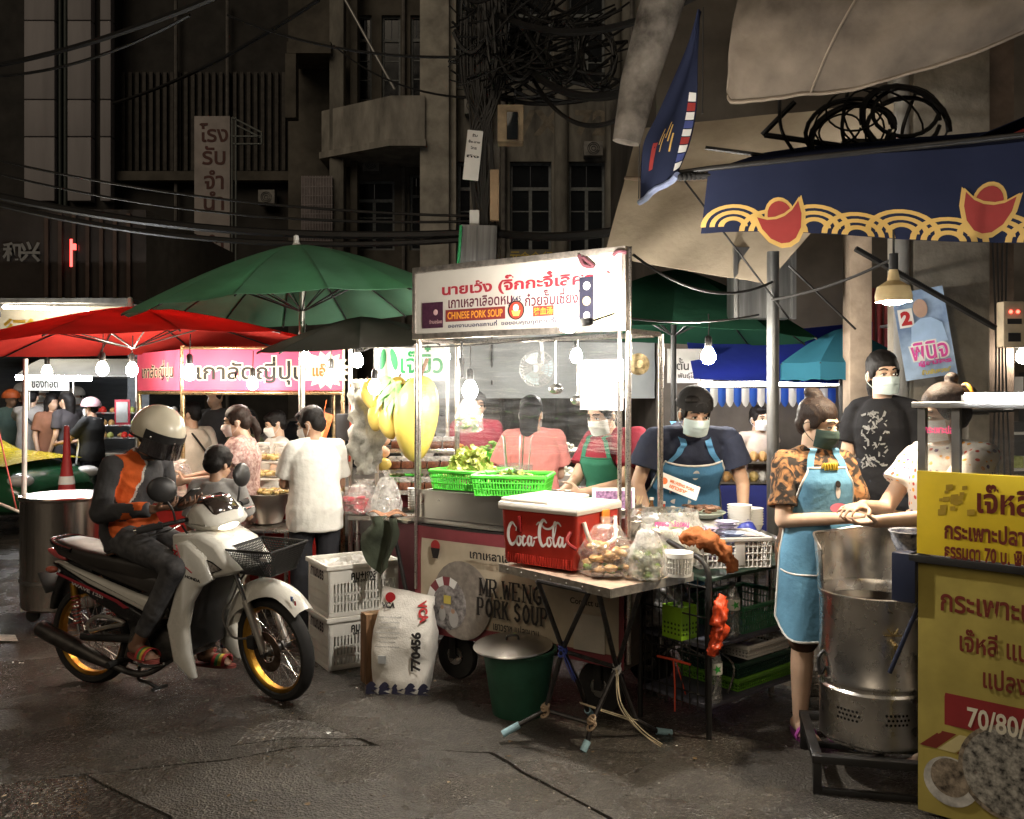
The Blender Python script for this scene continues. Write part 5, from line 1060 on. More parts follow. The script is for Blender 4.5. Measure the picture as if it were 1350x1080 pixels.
 def mask(s, m, full=True):
  k = s.k*s.hs; q = MB()
  def fn(u, v_):
   a = (u-.5)*R(158); z = -.020-v_*.098; zz = (z+.055)/.075; rr = sqrt(max(.12, 1-zz*zz*.55)); pl = .0016*sin(v_*22)
   nb = .016*math.exp(-(a/.30)**2)*math.exp(-((v_-.28)/.3)**2)
   return s.hp(sin(a)*.0705*(.74+.26*rr), .024+cos(a)*(.084*rr+pl+nb), z-(.006 if v_ < .5 else -.008)*abs(sin(a)))
  q.grid(fn, 22, 14, .002*k); o = q.build('face_mask', s.o, m, ang=70)
  q = MB()
  for sg in (1, -1):
   q.tube(catmull([s.hp(sg*.062, .035, -.012), s.hp(sg*.080, .0, -.002), s.hp(sg*.084, -.022, -.022), s.hp(sg*.078, -.005, -.055), s.hp(sg*.058, .030, -.088)], 4), .0018*k, 5)
  q.build('ear_loop', o, m); return o
 def put(s, mb, name, m=None, ang=40): return mb.build(name, s.o, m, ang=ang)
 def sandal(s, a, m, strap, th=.016):
  J = s.J; k = s.k; fd = s.footdir(a); sd = V((-fd.y, fd.x, 0)); c = J['an'+a]-V((0, 0, .075*k)); o = MB(); pts = []
  for i in range(20):
   t = 2*pi*i/20; x = cos(t)*.135+.045; y = sin(t)*(.040+.010*cos(t)); pts.append(c+fd*x*k+sd*y*k)
  n = 20; o.add([p+V((0, 0, 0)) for p in pts]+[p+V((0, 0, th)) for p in pts], [tuple(range(n))[::-1], tuple(range(n, 2*n))]+[(i, (i+1) % n, (i+1) % n+n, i+n) for i in range(n)]); sl = o.build('sandal', s.o, m)
  for j, sm_ in enumerate(strap):
   o = MB(); x = .062+j*.020; o.grid(lambda u, v_: c+fd*(x+(v_-.5)*.021+.0)*k+sd*cos(pi*u)*.052*k+V((0, 0, th+sin(pi*u)*.052*k+.003)), 12, 2, .004); o.build('strap', sl, sm_)
# ================================================================ motorbike
RW = .287
bf = V((wx(367, 4.65), 4.65, 0)); yw = R(-21); br = bf-V((cos(yw), sin(yw), 0))*1.24; br.z = gz(br.x, br.y)
bxv = (bf-br).normalized(); byv = V((0, 0, 1)).cross(bxv).normalized(); bzv = bxv.cross(byv)
BM = axes(br, bxv, byv, bzv) @ Mx.Translation((.02, 0, 0)) @ Mx.Scale(.965, 4)
bike = thing('motorbike', 'white and black underbone motorbike with gold rims and front basket', 'motorbike', M=BM)
M_bw = mat('bike_white', (.62, .60, .54), .28, var=.08, vs=5, coat=.4, rvar=.08); M_bb = mat('bike_black', (.014, .013, .013), .25, var=.3, coat=.3)
M_seat = mat('seat_vinyl', (.028, .024, .021), .5, var=.2, bump=.3, bs=160, bdist=.002); M_gold = mat('gold_rim', (.55, .29, .05), .34, 1., var=.12); M_cast = mat('cast_metal', (.10, .095, .09), .45, .8, var=.4, vs=20)
M_chr = mat('chrome', (.75, .73, .70), .12, 1., var=.05); M_alu = mat('fork_alloy', (.62, .58, .52), .32, .9, var=.15)
STA = Mx.Translation((1.06, 0, .8)) @ Mx.Rotation(R(-17), 4, V((-.42, 0, .91))) @ Mx.Translation((-1.06, 0, -.8))
def wheel(x, w_, T=None, disc_=False):
 T = T or Mx(); wo = MB(T).use(M_rub); C = Mx.Translation((x, 0, RW)) @ Mx.Rotation(R(90), 4, 'X'); wo.T = T @ C
 wo.lathe([(RW-.055, -w_*.32), (RW-.045, -w_*.48), (RW-.022, -w_*.52), (RW-.006, -w_*.3), (RW, 0), (RW-.006, w_*.3), (RW-.022, w_*.52), (RW-.045, w_*.48), (RW-.055, w_*.32)], n=56, caps=False)
 ty = wo.build('wheel', bike, M_rub)
 q = MB(); q.T = T @ C; q.lathe([(RW-.056, -w_*.36), (RW-.050, -w_*.37), (RW-.050, -w_*.30), (RW-.060, -w_*.24), (RW-.064, 0), (RW-.060, w_*.24), (RW-.050, w_*.30), (RW-.050, w_*.37), (RW-.056, w_*.36), (RW-.069, w_*.2), (RW-.069, -w_*.2), (RW-.056, -w_*.36)], n=56, caps=False); q.build('rim', ty, M_gold)
 q = MB(); q.T = T @ C; q.lathe([(.0, -.06), (.02, -.06), (.034, -.045), (.034, -.03), (.024, -.025), (.024, .025), (.034, .03), (.034, .045), (.02, .06), (0, .06)], n=22); q.build('hub', ty, M_cast)
 for i in range(32):
  a = 2*pi*i/32; s_ = 1 if i % 2 else -1; b_ = a+.42*(1 if (i//2) % 2 else -1); q = MB(); q.T = T @ C; q.cyl((cos(b_)*.032, sin(b_)*.032, s_*.034), (cos(a)*(RW-.072), sin(a)*(RW-.072), s_*.004), .0017, n=5); q.build('spoke', ty, M_chr)
 if disc_:
  q = MB(); q.T = T @ C @ Mx.Translation((0, 0, .052)); r0, r1 = .058, .108
  for i in range(36):
   a0, a1 = 2*pi*i/36, 2*pi*(i+1)/36; q.add([(cos(a)*r_, sin(a)*r_, z) for a in (a0, a1) for r_ in (r0, r1) for z in (0, .004)], [(0, 2, 6, 4), (1, 5, 7, 3), (0, 4, 5, 1), (2, 3, 7, 6)])
  for i in range(6): a = i*pi/3; q.box(-.008+cos(a)*.045, .008+cos(a)*.045, -.008+sin(a)*.045, .008+sin(a)*.045, .0005, .0035)
  q.build('brake_disc', ty, mat('brake_disc', (.16, .11, .08), .35, .9, var=.5, vs=25))
 return ty
wheel(0, .085); wheel(1.24, .075, STA, True)
def bslab(name, poly, y0, y1, m, rnd=.02, par=None, T=None):
 q = MB(T or Mx()); s_ = 1 if y1 > y0 else -1; t = abs(y1-y0); r_ = min(rnd, t*.49); q.slab(poly, [(y0, r_), (y0+s_*r_*.3, r_*.35), (y0+s_*r_, 0), (y1-s_*r_, 0), (y1-s_*r_*.3, r_*.35), (y1, r_)]); bm = None
 return q.build(name, par or bike, m, ang=50)
# frame, engine, swing arm
bslab('frame_cover', [(.36, .30), (.62, .30), (.74, .46), (.70, .66), (.48, .58), (.30, .52)], -.10, .10, M_blackp, .03)
en = bslab('engine', [(.34, .20), (.60, .19), (.74, .24), (.78, .36), (.60, .40), (.40, .38)], -.14, .14, M_cast, .03)
for i in range(6):
 q = MB(); q.T = Mx.Translation((.66+i*.022, 0, .27+i*.006)) @ Mx.Rotation(R(-12), 4, 'Y'); q.box(-.004, .004, -.10, .10, -.06, .06); q.build('cooling_fin', en, M_cast, ang=0)
q = MB(); q.T = Mx.Translation((.47, -.145, .28)) @ Mx.Rotation(R(90), 4, 'X'); q.lathe([(0, .012), (.06, .012), (.075, 0), (.08, -.02)], n=24); q.build('clutch_cover', en, mat('dull_alloy', (.22, .20, .18), .4, .8, var=.3))
for y in (-.075, .075): q = MB(); q.tube([(.38, y, .30), (.2, y*1.15, .295), (0, y*1.15, RW)], [.022, .02, .018], 10, sx=1.2); q.build('swing_arm', bike, M_blackp)
for y in (-.12, .12):
 q = MB(); p0, p1 = V((.02, y, .33)), V((-.02, y*.95, .60)); q.cyl(p0, p0.lerp(p1, .5), .012); sh_ = q.build('shock_absorber', bike, M_chr)
 q = MB(); pts = [p0.lerp(p1, .12+.62*t/80)+V((cos(t/80*2*pi*8)*.022, sin(t/80*2*pi*8)*.022, 0)) for t in range(81)]; q.tube(pts, .0048, 5); q.build('spring', sh_, mat('spring_red', (.35, .05, .03), .4))
 q = MB(); q.cyl(p0.lerp(p1, .74), p1, .024); q.build('gas_chamber', sh_, M_gold)
# tail: white wedge over black wedge, tail lamp, grab rail, plate bracket
def both(name, poly, y0, y1, m, rnd=.015):
 for s_ in (-1, 1): bslab(name, poly, s_*y0, s_*y1, m, rnd)
both('side_panel', [(-.12, .70), (-.15, .72), (.10, .655), (.42, .565), (.62, .52), (.66, .44), (.60, .43), (.40, .50), (.10, .60)], .085, .135, M_bw)
both('lower_side_panel', [(-.17, .712), (.0, .585), (.16, .49), (.34, .42), (.46, .37), (.56, .42), (.40, .49), (.10, .592)], .075, .128, M_bb)
q = MB()
for s_ in (-1, 1): q.add([(x, s_*.1365, z) for x, z in ((-.12, .66), (.32, .525), (.40, .485), (.36, .48), (.30, .512), (-.13, .648))], [tuple(range(6))])
q.build('red_decal', bike, mat('decal_red', (.30, .03, .04), .4), ang=0)
q = MB(); text(q, 'WAVE 125i', Mx.Translation((.10, -.1368, .568)) @ Mx.Rotation(R(17), 4, 'Y') @ FACE, w=.24, h=.018, bold=.03); q.build('side_lettering', bike, mat('decal_silver', (.5, .45, .45), .4), ang=0)
# seat lofted along the bike
q = MB(); N = 14
prof = [(-.19, .825, .06, .018), (-.165, .838, .095, .03), (-.08, .828, .125, .06), (.05, .80, .135, .075), (.18, .785, .14, .08), (.32, .768, .135, .085), (.46, .752, .115, .10), (.58, .725, .09, .11), (.66, .69, .06, .08)]
vs = []
for (x, z, wd, th) in prof:
 for j in range(N):
  t = 2*pi*j/N; c_, s_ = cos(t), sin(t); vs.append((x, abs(c_)**.7*(1 if c_ > 0 else -1)*wd, z-th*.5+abs(s_)**.7*(1 if s_ > 0 else -1)*th*.5-(th*.35*abs(c_) if s_ < 0 else 0)))
q.add(vs, [(i*N+j, i*N+(j+1) % N, (i+1)*N+(j+1) % N, (i+1)*N+j) for i in range(len(prof)-1) for j in range(N)]+[tuple(range(N)), tuple((len(prof)-1)*N+j for j in range(N))[::-1]]); q.build('seat', bike, M_seat, ang=55)
bslab('under_seat', [(-.20, .80), (.10, .745), (.40, .68), (.66, .64), (.64, .53), (.42, .57), (.10, .66), (-.16, .745)], -.105, .105, mat('under_seat_grey', (.035, .03, .027), .5, var=.3), .03)
q = MB(); q.tube(catmull([(-.02, -.13, .785), (-.14, -.12, .81), (-.215, -.08, .832), (-.23, 0, .836), (-.215, .08, .832), (-.14, .12, .81), (-.02, .13, .785)], 5), .013, 8); q.build('grab_rail', bike, M_bb)
bslab('tail_lamp', [(-.25, .755), (-.26, .78), (-.18, .78), (-.10, .735), (-.12, .71), (-.2, .725)], -.085, .085, mat('tail_red', (.55, .10, .10), .2, var=.3, coat=.5), .02)
bslab('rear_fender', [(-.15, .72), (-.21, .63), (-.27, .50), (-.285, .42), (-.25, .42), (-.20, .54), (-.13, .62), (-.04, .655), (.05, .62), (.05, .68)], -.055, .055, M_blackp, .015)
q = MB(); q.T = Mx.Translation((-.27, 0, .585)) @ Mx.Rotation(R(-28), 4, 'Y'); q.box(-.006, .006, -.11, .11, -.065, .065, .003); q.build('number_plate', bike, mat('plate_dark', (.05, .05, .05), .5))
for y in (-.1, .1): q = MB(); q.ell((-.20, y, .665), (.045, .022, .02), 12, 8); q.build('rear_indicator', bike, mat('indicator_red', (.45, .12, .08), .25))
# exhaust and crash plate
q = MB(); q.tube(catmull([(.66, -.10, .22), (.52, -.15, .14), (.36, -.155, .15), (.22, -.155, .20)], 5), .017, 10); ex = q.build('exhaust_pipe', bike, M_cast)
q = MB(); pp = catmull([(.30, -.16, .165), (.18, -.165, .205), (.02, -.17, .262), (-.12, -.175, .31), (-.21, -.175, .345)], 5); n = len(pp); q.tube(pp, [.024+.022*min(1, i/n*2.2) for i in range(n)], 20); q.build('muffler', bike, mat('sooty_muffler', (.045, .04, .036), .42, .5, var=.6, vs=12)); q = MB(); q.cyl((-.212, -.175, .346), (-.222, -.175, .35), .034); q.build('muffler_tip', bike, mat('rust', (.22, .09, .035), .8, .3, var=.5, vs=30))
q = MB(); q.tube(catmull([(.12, -.125, .33), (.10, -.14, .38), (.20, -.14, .43), (.36, -.135, .40), (.24, -.135, .37), (.12, -.14, .34)], 5), .011, 8); q.build('passenger_peg_bracket', bike, M_alu)
q = MB(); q.tube([(.40, -.26, .215), (.40, -.13, .20), (.40, .13, .20), (.40, .26, .215)], .012, 8); q.build('foot_peg_bar', bike, M_black)
for y in (-.25, .25): q = MB(); q.cyl((.40, y-.05, .215), (.40, y+.05, .215), .018); q.build('foot_peg', bike, M_rub)
q = MB(); q.tube(catmull([(.36, -.02, .16), (.42, -.10, .09), (.52, -.13, .085), (.57, -.12, .055)], 4), .010, 8); q.tube([(.56, -.15, .055), (.57, -.05, .05)], .010, 8); q.build('centre_stand', bike, M_black)
q = MB(); q.tube(catmull([(.44, -.17, .20), (.56, -.18, .19), (.66, -.17, .21)], 4), .008); q.build('brake_pedal', bike, M_chr)
bslab('chain_case', [(-.07, .24), (.34, .25), (.34, .34), (-.07, .34)], .085, .12, M_blackp, .012)
# leg shield, cowl
wing = [(.77, .86), (.80, .74), (.785, .64), (.715, .43), (.755, .235), (.865, .15), (.895, .16), (.865, .29), (.852, .42), (.885, .55), (.945, .64), (1.02, .68), (.97, .80), (.86, .88)]
for s_ in (-1, 1): bslab('leg_shield', wing, s_*.165, s_*.215, M_bw, .022)
bslab('inner_shield', [(.70, .84), (.86, .84), (.92, .66), (.84, .50), (.81, .28), (.76, .28), (.76, .45), (.78, .62)], -.16, .16, M_blackp, .03)
cow = [(.74, .905), (.92, .915), (1.03, .865), (1.09, .79), (1.15, .725), (1.08, .695), (.96, .672), (.86, .64), (.80, .70), (.74, .80)]
q = MB(); q.slab(cow, [(-.187, .03), (-.182, .014), (-.165, .003), (-.12, 0), (.12, 0), (.165, .003), (.182, .014), (.187, .03)]); co_ = q.build('front_cowl', bike, M_bw, ang=60)
for s_ in (-1, 1):
 q = MB(); lens = [(.80, .855), (.90, .80), (1.01, .77), (1.07, .735), (1.0, .712), (.915, .725), (.85, .775)]; yf = lambda x: s_*.1875
 q.add([(x, yf(x)+s_*.002, z) for x, z in lens]+[(x, yf(x)-s_*.03, z) for x, z in lens], [tuple(range(7))[::s_*-1], tuple(range(7, 14))[::s_]]+[(i, (i+1) % 7, (i+1) % 7+7, i+7) for i in range(7)]); ln = q.build('front_indicator', bike, mat('smoked_lens', (.035, .03, .03), .10, var=.9, vs=40, col2=(.4, .36, .33), coat=.6), ang=0)
 q = MB(); q.tube([(x, yf(x)+s_*.004, z) for x, z in lens], .004, 6, closed=True); q.build('lens_rim', ln, M_bb)
q = MB(); text(q, 'HONDA', Mx.Translation((.905, -.217, .685)) @ Mx.Rotation(R(14), 4, 'Y') @ FACE, w=.10, h=.016, bold=.05); q.build('brand_lettering', bike, M_ink, ang=0)
q = MB()
for s_ in (-1, 1): q.tube([(.80, s_*.216, .86), (.835, s_*.216, .76), (.90, s_*.216, .715)], .0035, 5)
q.build('red_pinstripe', bike, mat('pin_red', (.35, .05, .06), .4))
q = MB(); text(q, 'AVE', Mx.Translation((.80, -.217, .80)) @ Mx.Rotation(R(78), 4, 'Y') @ FACE, w=.08, h=.026, bold=.05); q.build('cowl_lettering', bike, M_red, ang=0)
# steered group: fork, fender, handlebar cowl, mirrors, basket
def S(): return MB(STA)
for y in (-.072, .072):
 q = S(); q.cyl((1.245, y*1.05, RW), (1.135, y, .56), .021, .023, 14); fk = q.build('fork_leg', bike, M_alu); q = S(); q.cyl((1.135, y, .56), (1.06, y, .74), .016); q.build('fork_tube', fk, M_chr); q = S(); q.cyl((1.24, y*1.0-.02, RW), (1.24, y*1.0+.02, RW), .022); q.build('axle_nut', fk, M_cast)
q = S(); q.box(1.13, 1.19, -.10, -.06, .30, .37, .012); q.build('brake_caliper', bike, M_blackp)
q = S(); q.tube(catmull([(1.15, -.09, .36), (1.06, -.13, .37), (1.0, -.13, .48), (1.04, -.09, .56), (1.08, -.06, .66)], 5), .006, 7); q.build('brake_hose', bike, mat('hose_grey', (.14, .13, .12), .4, .3))
q = S()
def fen(u, v_):
 a = R(166)-u*R(122); r_ = RW+.055+.02*sin(u*pi); wd = .085-.03*max(0, u-.62)*2; t = (v_-.5)*2; x = 1.24+cos(a)*r_*(1.12 if u > .5 else 1.02); z = RW+sin(a)*r_*1.05
 drop = .15*abs(t)**3*(1 if u < .45 else max(.25, 1-(u-.45)*2.2)); return (x-drop*cos(a)*.35, t*wd, z-drop*.85*max(.25, sin(a)))
q.grid(fen, 22, 14, .004); q.build('front_fender', bike, M_bw, ang=60)
q = S(); 
for k, (x, z, m_) in enumerate(((1.475, .60, mat('sticker_blue', (.05, .10, .40), .4)), (1.487, .59, M_whitep), (1.499, .58, M_red))): q.use(m_); q.box(x-.008, x+.008, -.045, -.041-.002*k, z-.01, z+.014)
q.build('fender_sticker', bike, ang=0)
hc = [(.71, .945), (.79, .905), (.90, .90), (.985, .93), (1.0, .965), (.95, 1.03), (.88, 1.075), (.80, 1.07), (.745, 1.02)]
q = S(); q.slab(hc, [(-.135, .055), (-.122, .03), (-.09, .01), (-.04, 0), (.04, 0), (.09, .01), (.122, .03), (.135, .055)]); q.build('handlebar_cowl', bike, M_bw, ang=60)
q = S(); q.slab([(.80, 1.055), (.90, 1.045), (.96, 1.0), (.97, 1.02), (.90, 1.09), (.82, 1.10)], [(-.085, .02), (-.07, .004), (.07, .004), (.085, .02)]); q.build('dash_visor', bike, mat('smoked_visor', (.03, .022, .018), .08, var=.3, coat=.5), ang=60)
q = S(); q.T = STA @ Mx.Translation((.962, -.01, .962)) @ Mx.Rotation(R(60), 4, 'Y'); q.ell((0, 0, 0), (.052, .088, .03), 20, 10); q.build('headlight', bike, mat('headlight_lens', (.8, .72, .6), .1, var=.1, emit=1.6, ecol=(1, .82, .58), coat=.5))  # lens emission imitates a bright reflection
for s_ in (-1, 1):
 q = S(); q.tube(catmull([(.80, s_*.10, .985), (.77, s_*.20, .985), (.68, s_*.31, .97)], 4), .012, 8); hb = q.build('handlebar', bike, M_black); q = S(); q.cyl((.735, s_*.25, .978), (.655, s_*.355, .966), .0185); q.build('grip', hb, M_rub); q = S(); q.cyl((.655, s_*.355, .966), (.648, s_*.365, .965), .021); q.build('bar_end', hb, M_chr)
 q = S(); q.tube(catmull([(.80, s_*.19, .97), (.79, s_*.26, .955), (.74, s_*.34, .945)], 4), .006, 7); q.build('brake_lever', bike, M_chr)
 q = S(); q.tube(catmull([(.78, s_*.20, .99), (.79, s_*.215, 1.06), (.775, s_*.24, 1.12)], 4), .006, 7); mr_ = q.build('mirror_stalk', bike, M_black)
 q = S(); q.T = STA @ Mx.Translation((.765+(.03 if s_ < 0 else 0), s_*.265, 1.18 if s_ < 0 else 1.15)) @ Mx.Rotation(R(18*s_), 4, 'X') @ Mx.Rotation(R(20*s_), 4, 'Z'); q.ell((0, 0, 0), (.026, .078, .068), 20, 12); q.build('mirror_shell', mr_, M_blackp)
 q = S(); q.T = STA @ Mx.Translation((.743+(.03 if s_ < 0 else 0), s_*.265, 1.18 if s_ < 0 else 1.15)) @ Mx.Rotation(R(18*s_), 4, 'X') @ Mx.Rotation(R(20*s_), 4, 'Z'); q.ell((0, 0, 0), (.006, .068, .058), 18, 8); q.build('mirror_glass', mr_, mat('mirror', (.6, .6, .6), .05, 1.))
q = S(); q.tube(catmull([(.79, -.17, .96), (.86, -.19, .93), (.84, -.15, .88), (.78, -.11, .84)], 5), .006, 7); q.build('brake_cable', bike, M_wire)
# basket of black wire mesh
bk = S(); nx_ = 22
tops = [(1.07, -.13, .845), (1.45, -.12, .86), (1.45, .12, .86), (1.07, .13, .845)]; bots = [(1.14, -.09, .715), (1.38, -.085, .72), (1.38, .085, .72), (1.14, .09, .715)]
bko = None; q = S(); q.tube(tops, .006, 6, closed=True); q.tube(bots, .005, 6, closed=True); bko = q.build('basket', bike, M_black)
q = S()
for i in range(4):
 a, b, c_, d = V(tops[i]), V(tops[(i+1) % 4]), V(bots[i]), V(bots[(i+1) % 4]); n = 26
 for j in range(n+1):
  for sg in (-1, 1):
   t0 = j/n; t1 = t0+sg*.26
   if 0 <= t1 <= 1: q.tube([a.lerp(b, t0), c_.lerp(d, t1)], .0026, 4, caps=False)
   else: k = (1 if t1 > 1 else 0); f = abs((k-t0)/.26); q.tube([a.lerp(b, t0), a.lerp(c_, f) if k == 0 else b.lerp(d, f)], .0026, 4, caps=False)
a, b, c_, d = [V(x) for x in bots]
for j in range(14): t = j/13; q.tube([a.lerp(b, t), d.lerp(c_, t)], .0022, 4, caps=False)
q.build('basket_mesh', bko, M_black, kind='stuff'); q = S(); q.box(1.36, 1.42, -.124, -.116, .812, .827); q.build('basket_badge', bko, mat('badge', (.35, .34, .33), .4), ang=0)
q = S(); q.tube([(1.15, -.06, .715), (1.09, -.06, .66)], .006); q.tube([(1.15, .06, .715), (1.09, .06, .66)], .006); q.build('basket_stay', bko, M_black)
# ================================================================ rider looking at his phone
ro = BM @ V((.29, 0, 0)); rrz = atan2(bxv.y, bxv.x)+R(90)
rider = Person('rider in dark grey and orange jersey, cream helmet and jeans sitting on the motorbike', ro, rrz, 1.63, dict(
 pelvis=(0, -.02, .86), waist=(0, -.06, 1.0), chest=(0, -.02, 1.15), neck=(0, .085, 1.30), head=(0, .165, 1.405), shR=(.175, .015, 1.245), shL=(-.175, .045, 1.245), elR=(.225, -.02, .99), wrR=(.10, .225, 1.01), elL=(-.25, .02, 1.0), wrL=(-.05, .29, 1.02),
 hipR=(.09, .03, .83), knR=(.215, .48, .735), anR=(.20, .215, .315), hipL=(-.09, .03, .83), knL=(-.23, .44, .66), anL=(-.24, .30, .16)), sk=2, vs=.0065, face=(6, 24, 0))
rider.fd = {'R': (V((.18, -.96, 0))+V((-.15, 0, 0))).normalized(), 'L': V((.1, -1, 0)).normalized()}
rider.fd = {'R': V((-.25, -.95, 0)).normalized(), 'L': V((.15, -.95, 0)).normalized()}
fwd_l = V((0, -1, 0))
rider.build_body(handR=dict(d=(.55, -.8, .10), pn=(.2, .25, .9), curl=.45, grip=.3), handL=dict(d=(-.35, -.8, .1), pn=(0, .2, .95), curl=.4, grip=.2))
mj = cloth('jersey_charcoal', (.055, .054, .056), rough=.8); mor = cloth('jersey_orange', (.62, .115, .025), var=.2); mjw = mat('jersey_white', (.5, .48, .45), .8)
def jersey(p):
 r_, f, u = p
 if u < .985 and f > -.02 and abs(r_) < .2 and f < .14: return 1 if (.87 < u+.04*sin(f*40) < .965) else 0
 if f > .2 or abs(r_) > .185: return 0
 if f > .015 and r_ > .02 and u > 1.0:
  z = (u-1.0)/.28; e = .135-.05*z+.006*sin(u*70)
  if abs(r_) < .18 and r_ > e-.04 and r_ < e+.035+.03*z: return 1
  if e-.052 < r_ <= e-.04: return 2
 return 0
rider.shirt([mj, mor, mjw], sleeve=1.93, g=.015, hem=-.08, name='jersey', paint=jersey, amp=.009, dep=1.0, wid=.97)
rider.trousers(cloth('black_denim', (.045, .045, .05), rough=.8, var=.5, vs=9, col2=(.11, .108, .11)), g=.002, length=.86, amp=.006, name='jeans')
M_strap = [mat('strap_red', (.40, .04, .04), .7), mat('strap_green', (.06, .20, .06), .7), mat('strap_yellow', (.55, .40, .05), .7), mat('strap_red', (.4, .04, .04), .7)]
rider.sandal('R', mat('sandal_sole', (.22, .05, .04), .7), M_strap); rider.sandal('L', mat('sandal_sole', (.22, .05, .04), .7), M_strap)
q = MB(); q.lathe([(.052, -.03), (.055, .0), (.050, .028), (.046, .028)], c=(0, 0, 0), n=20); q.v = [rider.J['neck']+V((0, 0, .0))+p for p in q.v]; rider.put(q, 'collar', mj)
# phone
q = MB(); q.T = Mx.Translation(V((.045, -.33, 1.065))*rider.k) @ Mx.Rotation(R(-38), 4, 'X'); q.box(-.036, .036, -.074, .074, -.004, .004, .003); ph = q.build('phone', None, M_blackp); ph.matrix_world = rider.o.matrix_world if False else (Mx.Translation(ro) @ Mx.Rotation(rrz, 4, 'Z')); tag(ph, 'dark mobile phone held by the rider', 'phone')
# helmet
hl_ = MB(); kk = rider.k
def helm(u, v_):
 a = u*2*pi; t = v_; cu_ = cos(a)                                   # cu_=1 : front
 th = R(90)-t*R(104+10*(1-cu_)*.5); rr = cos(th); z = sin(th)
 return rider.hp(sin(a)*.124*rr, -.004+cos(a)*.142*rr, .028+.128*z)
hl_.grid(helm, 40, 18, -.006); he = hl_.build('helmet', rider.o, mat('helmet_cream', (.66, .60, .47), .32, var=.08, coat=.15), ang=60)
q = MB(); q.grid(lambda u, v_: rider.hp(sin((u-.5)*R(175))*(.129), .0+cos((u-.5)*R(175))*(.150+.012*v_), .030-.115*v_), 26, 8, .002); q.build('visor', he, film('smoke_visor', (.08, .06, .07), .16, .30, .08, .22, 8, .2))
q = MB(); q.grid(lambda u, v_: rider.hp(sin((u-.5)*R(175))*(.131), .0+cos((u-.5)*R(175))*(.152), .045-.045*v_), 26, 4, .003); q.build('visor_band', he, M_blackp)
q = MB()
for a in (-1, 1):
 for b in (.3, 1.25): p = rider.hp(sin(a*b)*.128, cos(a*b)*.146, .012); q.ell(p, .007, 8, 6)
q.build('visor_stud', he, M_steel_d)
q = MB(); q.tube([rider.hp(sin(t)*.124, -.004+cos(t)*.142, -.018+.02*cos(t)) for t in lin(.9, 5.38, 24)], .006, 7); q.build('edge_trim', he, M_rub)
q = MB(); q.tube(catmull([rider.hp(.10, .0, -.02), rider.hp(.075, .02, -.09), rider.hp(.0, .05, -.125), rider.hp(-.075, .02, -.09), rider.hp(-.10, 0, -.02)], 5), .007, 6); q.build('chin_strap', he, M_blackp)
rider.hair('short'); rider.mask(mat('black_mask', (.02, .02, .02), .8))
# ================================================================ right side: vendors, drum stove, yellow stall
def apron(s, m, trim, top=3.7, w0=.62, w1=1.25, length=.48, off=.014, rg=None, strap=True, name='apron'):
 rg = rg or s.rg; k = s.k; Lb = length*k
 def pt(u, v_, o=off):
  a = (u-.5)*2
  if v_ < .55: t = top+(1.0-top)*v_/.55; th = a*(w0+(w1-w0)*min(1, v_/.4)**1.5); p, n = s.surf(rg, th, t); return p+n*o*k
  p, n = s.surf(rg, a*w1, 1.0); f = (v_-.55)/.45; sh = abs(a)**6*.25
  return p+n*(o+.03*f+.012*f*sin(a*9))*k-V((0, 0, 1))*(Lb*f*(1-sh))
 q = MB(); q.grid(pt, 28, 44, .003); o = q.build(name, s.o, m, ang=70)
 q = MB(); edge = [pt(0, v_, off+.002) for v_ in lin(0, 1, 30)]+[pt(u, 1, off+.002) for u in lin(0, 1, 20)[1:]]+[pt(1, v_, off+.002) for v_ in lin(1, 0, 30)[1:]]+[pt(u, 0, off+.002) for u in lin(1, 0, 10)[1:-1]]
 q.tube(edge, .0055*k, 6, closed=True); q.build('piping', o, trim)
 if strap:
  for sg, u in ((-1, .06), (1, .94)):
   q = MB(); p0 = pt(u, .02); pts = [p0]
   for t in (4.2, 4.75, 5.3): p, n = s.surf(rg, (u-.5)*1.1, t); pts.append(p+n*.016*k)
   p, n = s.surf(rg, pi-(u-.5)*1.4, 5.0); pts.append(p+n*.012*k+V((0, 0, .0)))
   pts[3] = pts[3]+V((0, 0, .012*k)); pp = catmull(pts, 5); fr = s.lat; wd = .017*k
   q.add([x for p in pp for x in (p-fr*wd, p+fr*wd)], [(2*i, 2*i+1, 2*i+3, 2*i+2) for i in range(len(pp)-1)]); q.build('strap', o, m, ang=60)
 s.ap = pt; return o
M_trim = mat('white_piping', (.70, .68, .63), .8)
M_apron = cloth('apron_blue', (.125, .29, .43), var=.18)
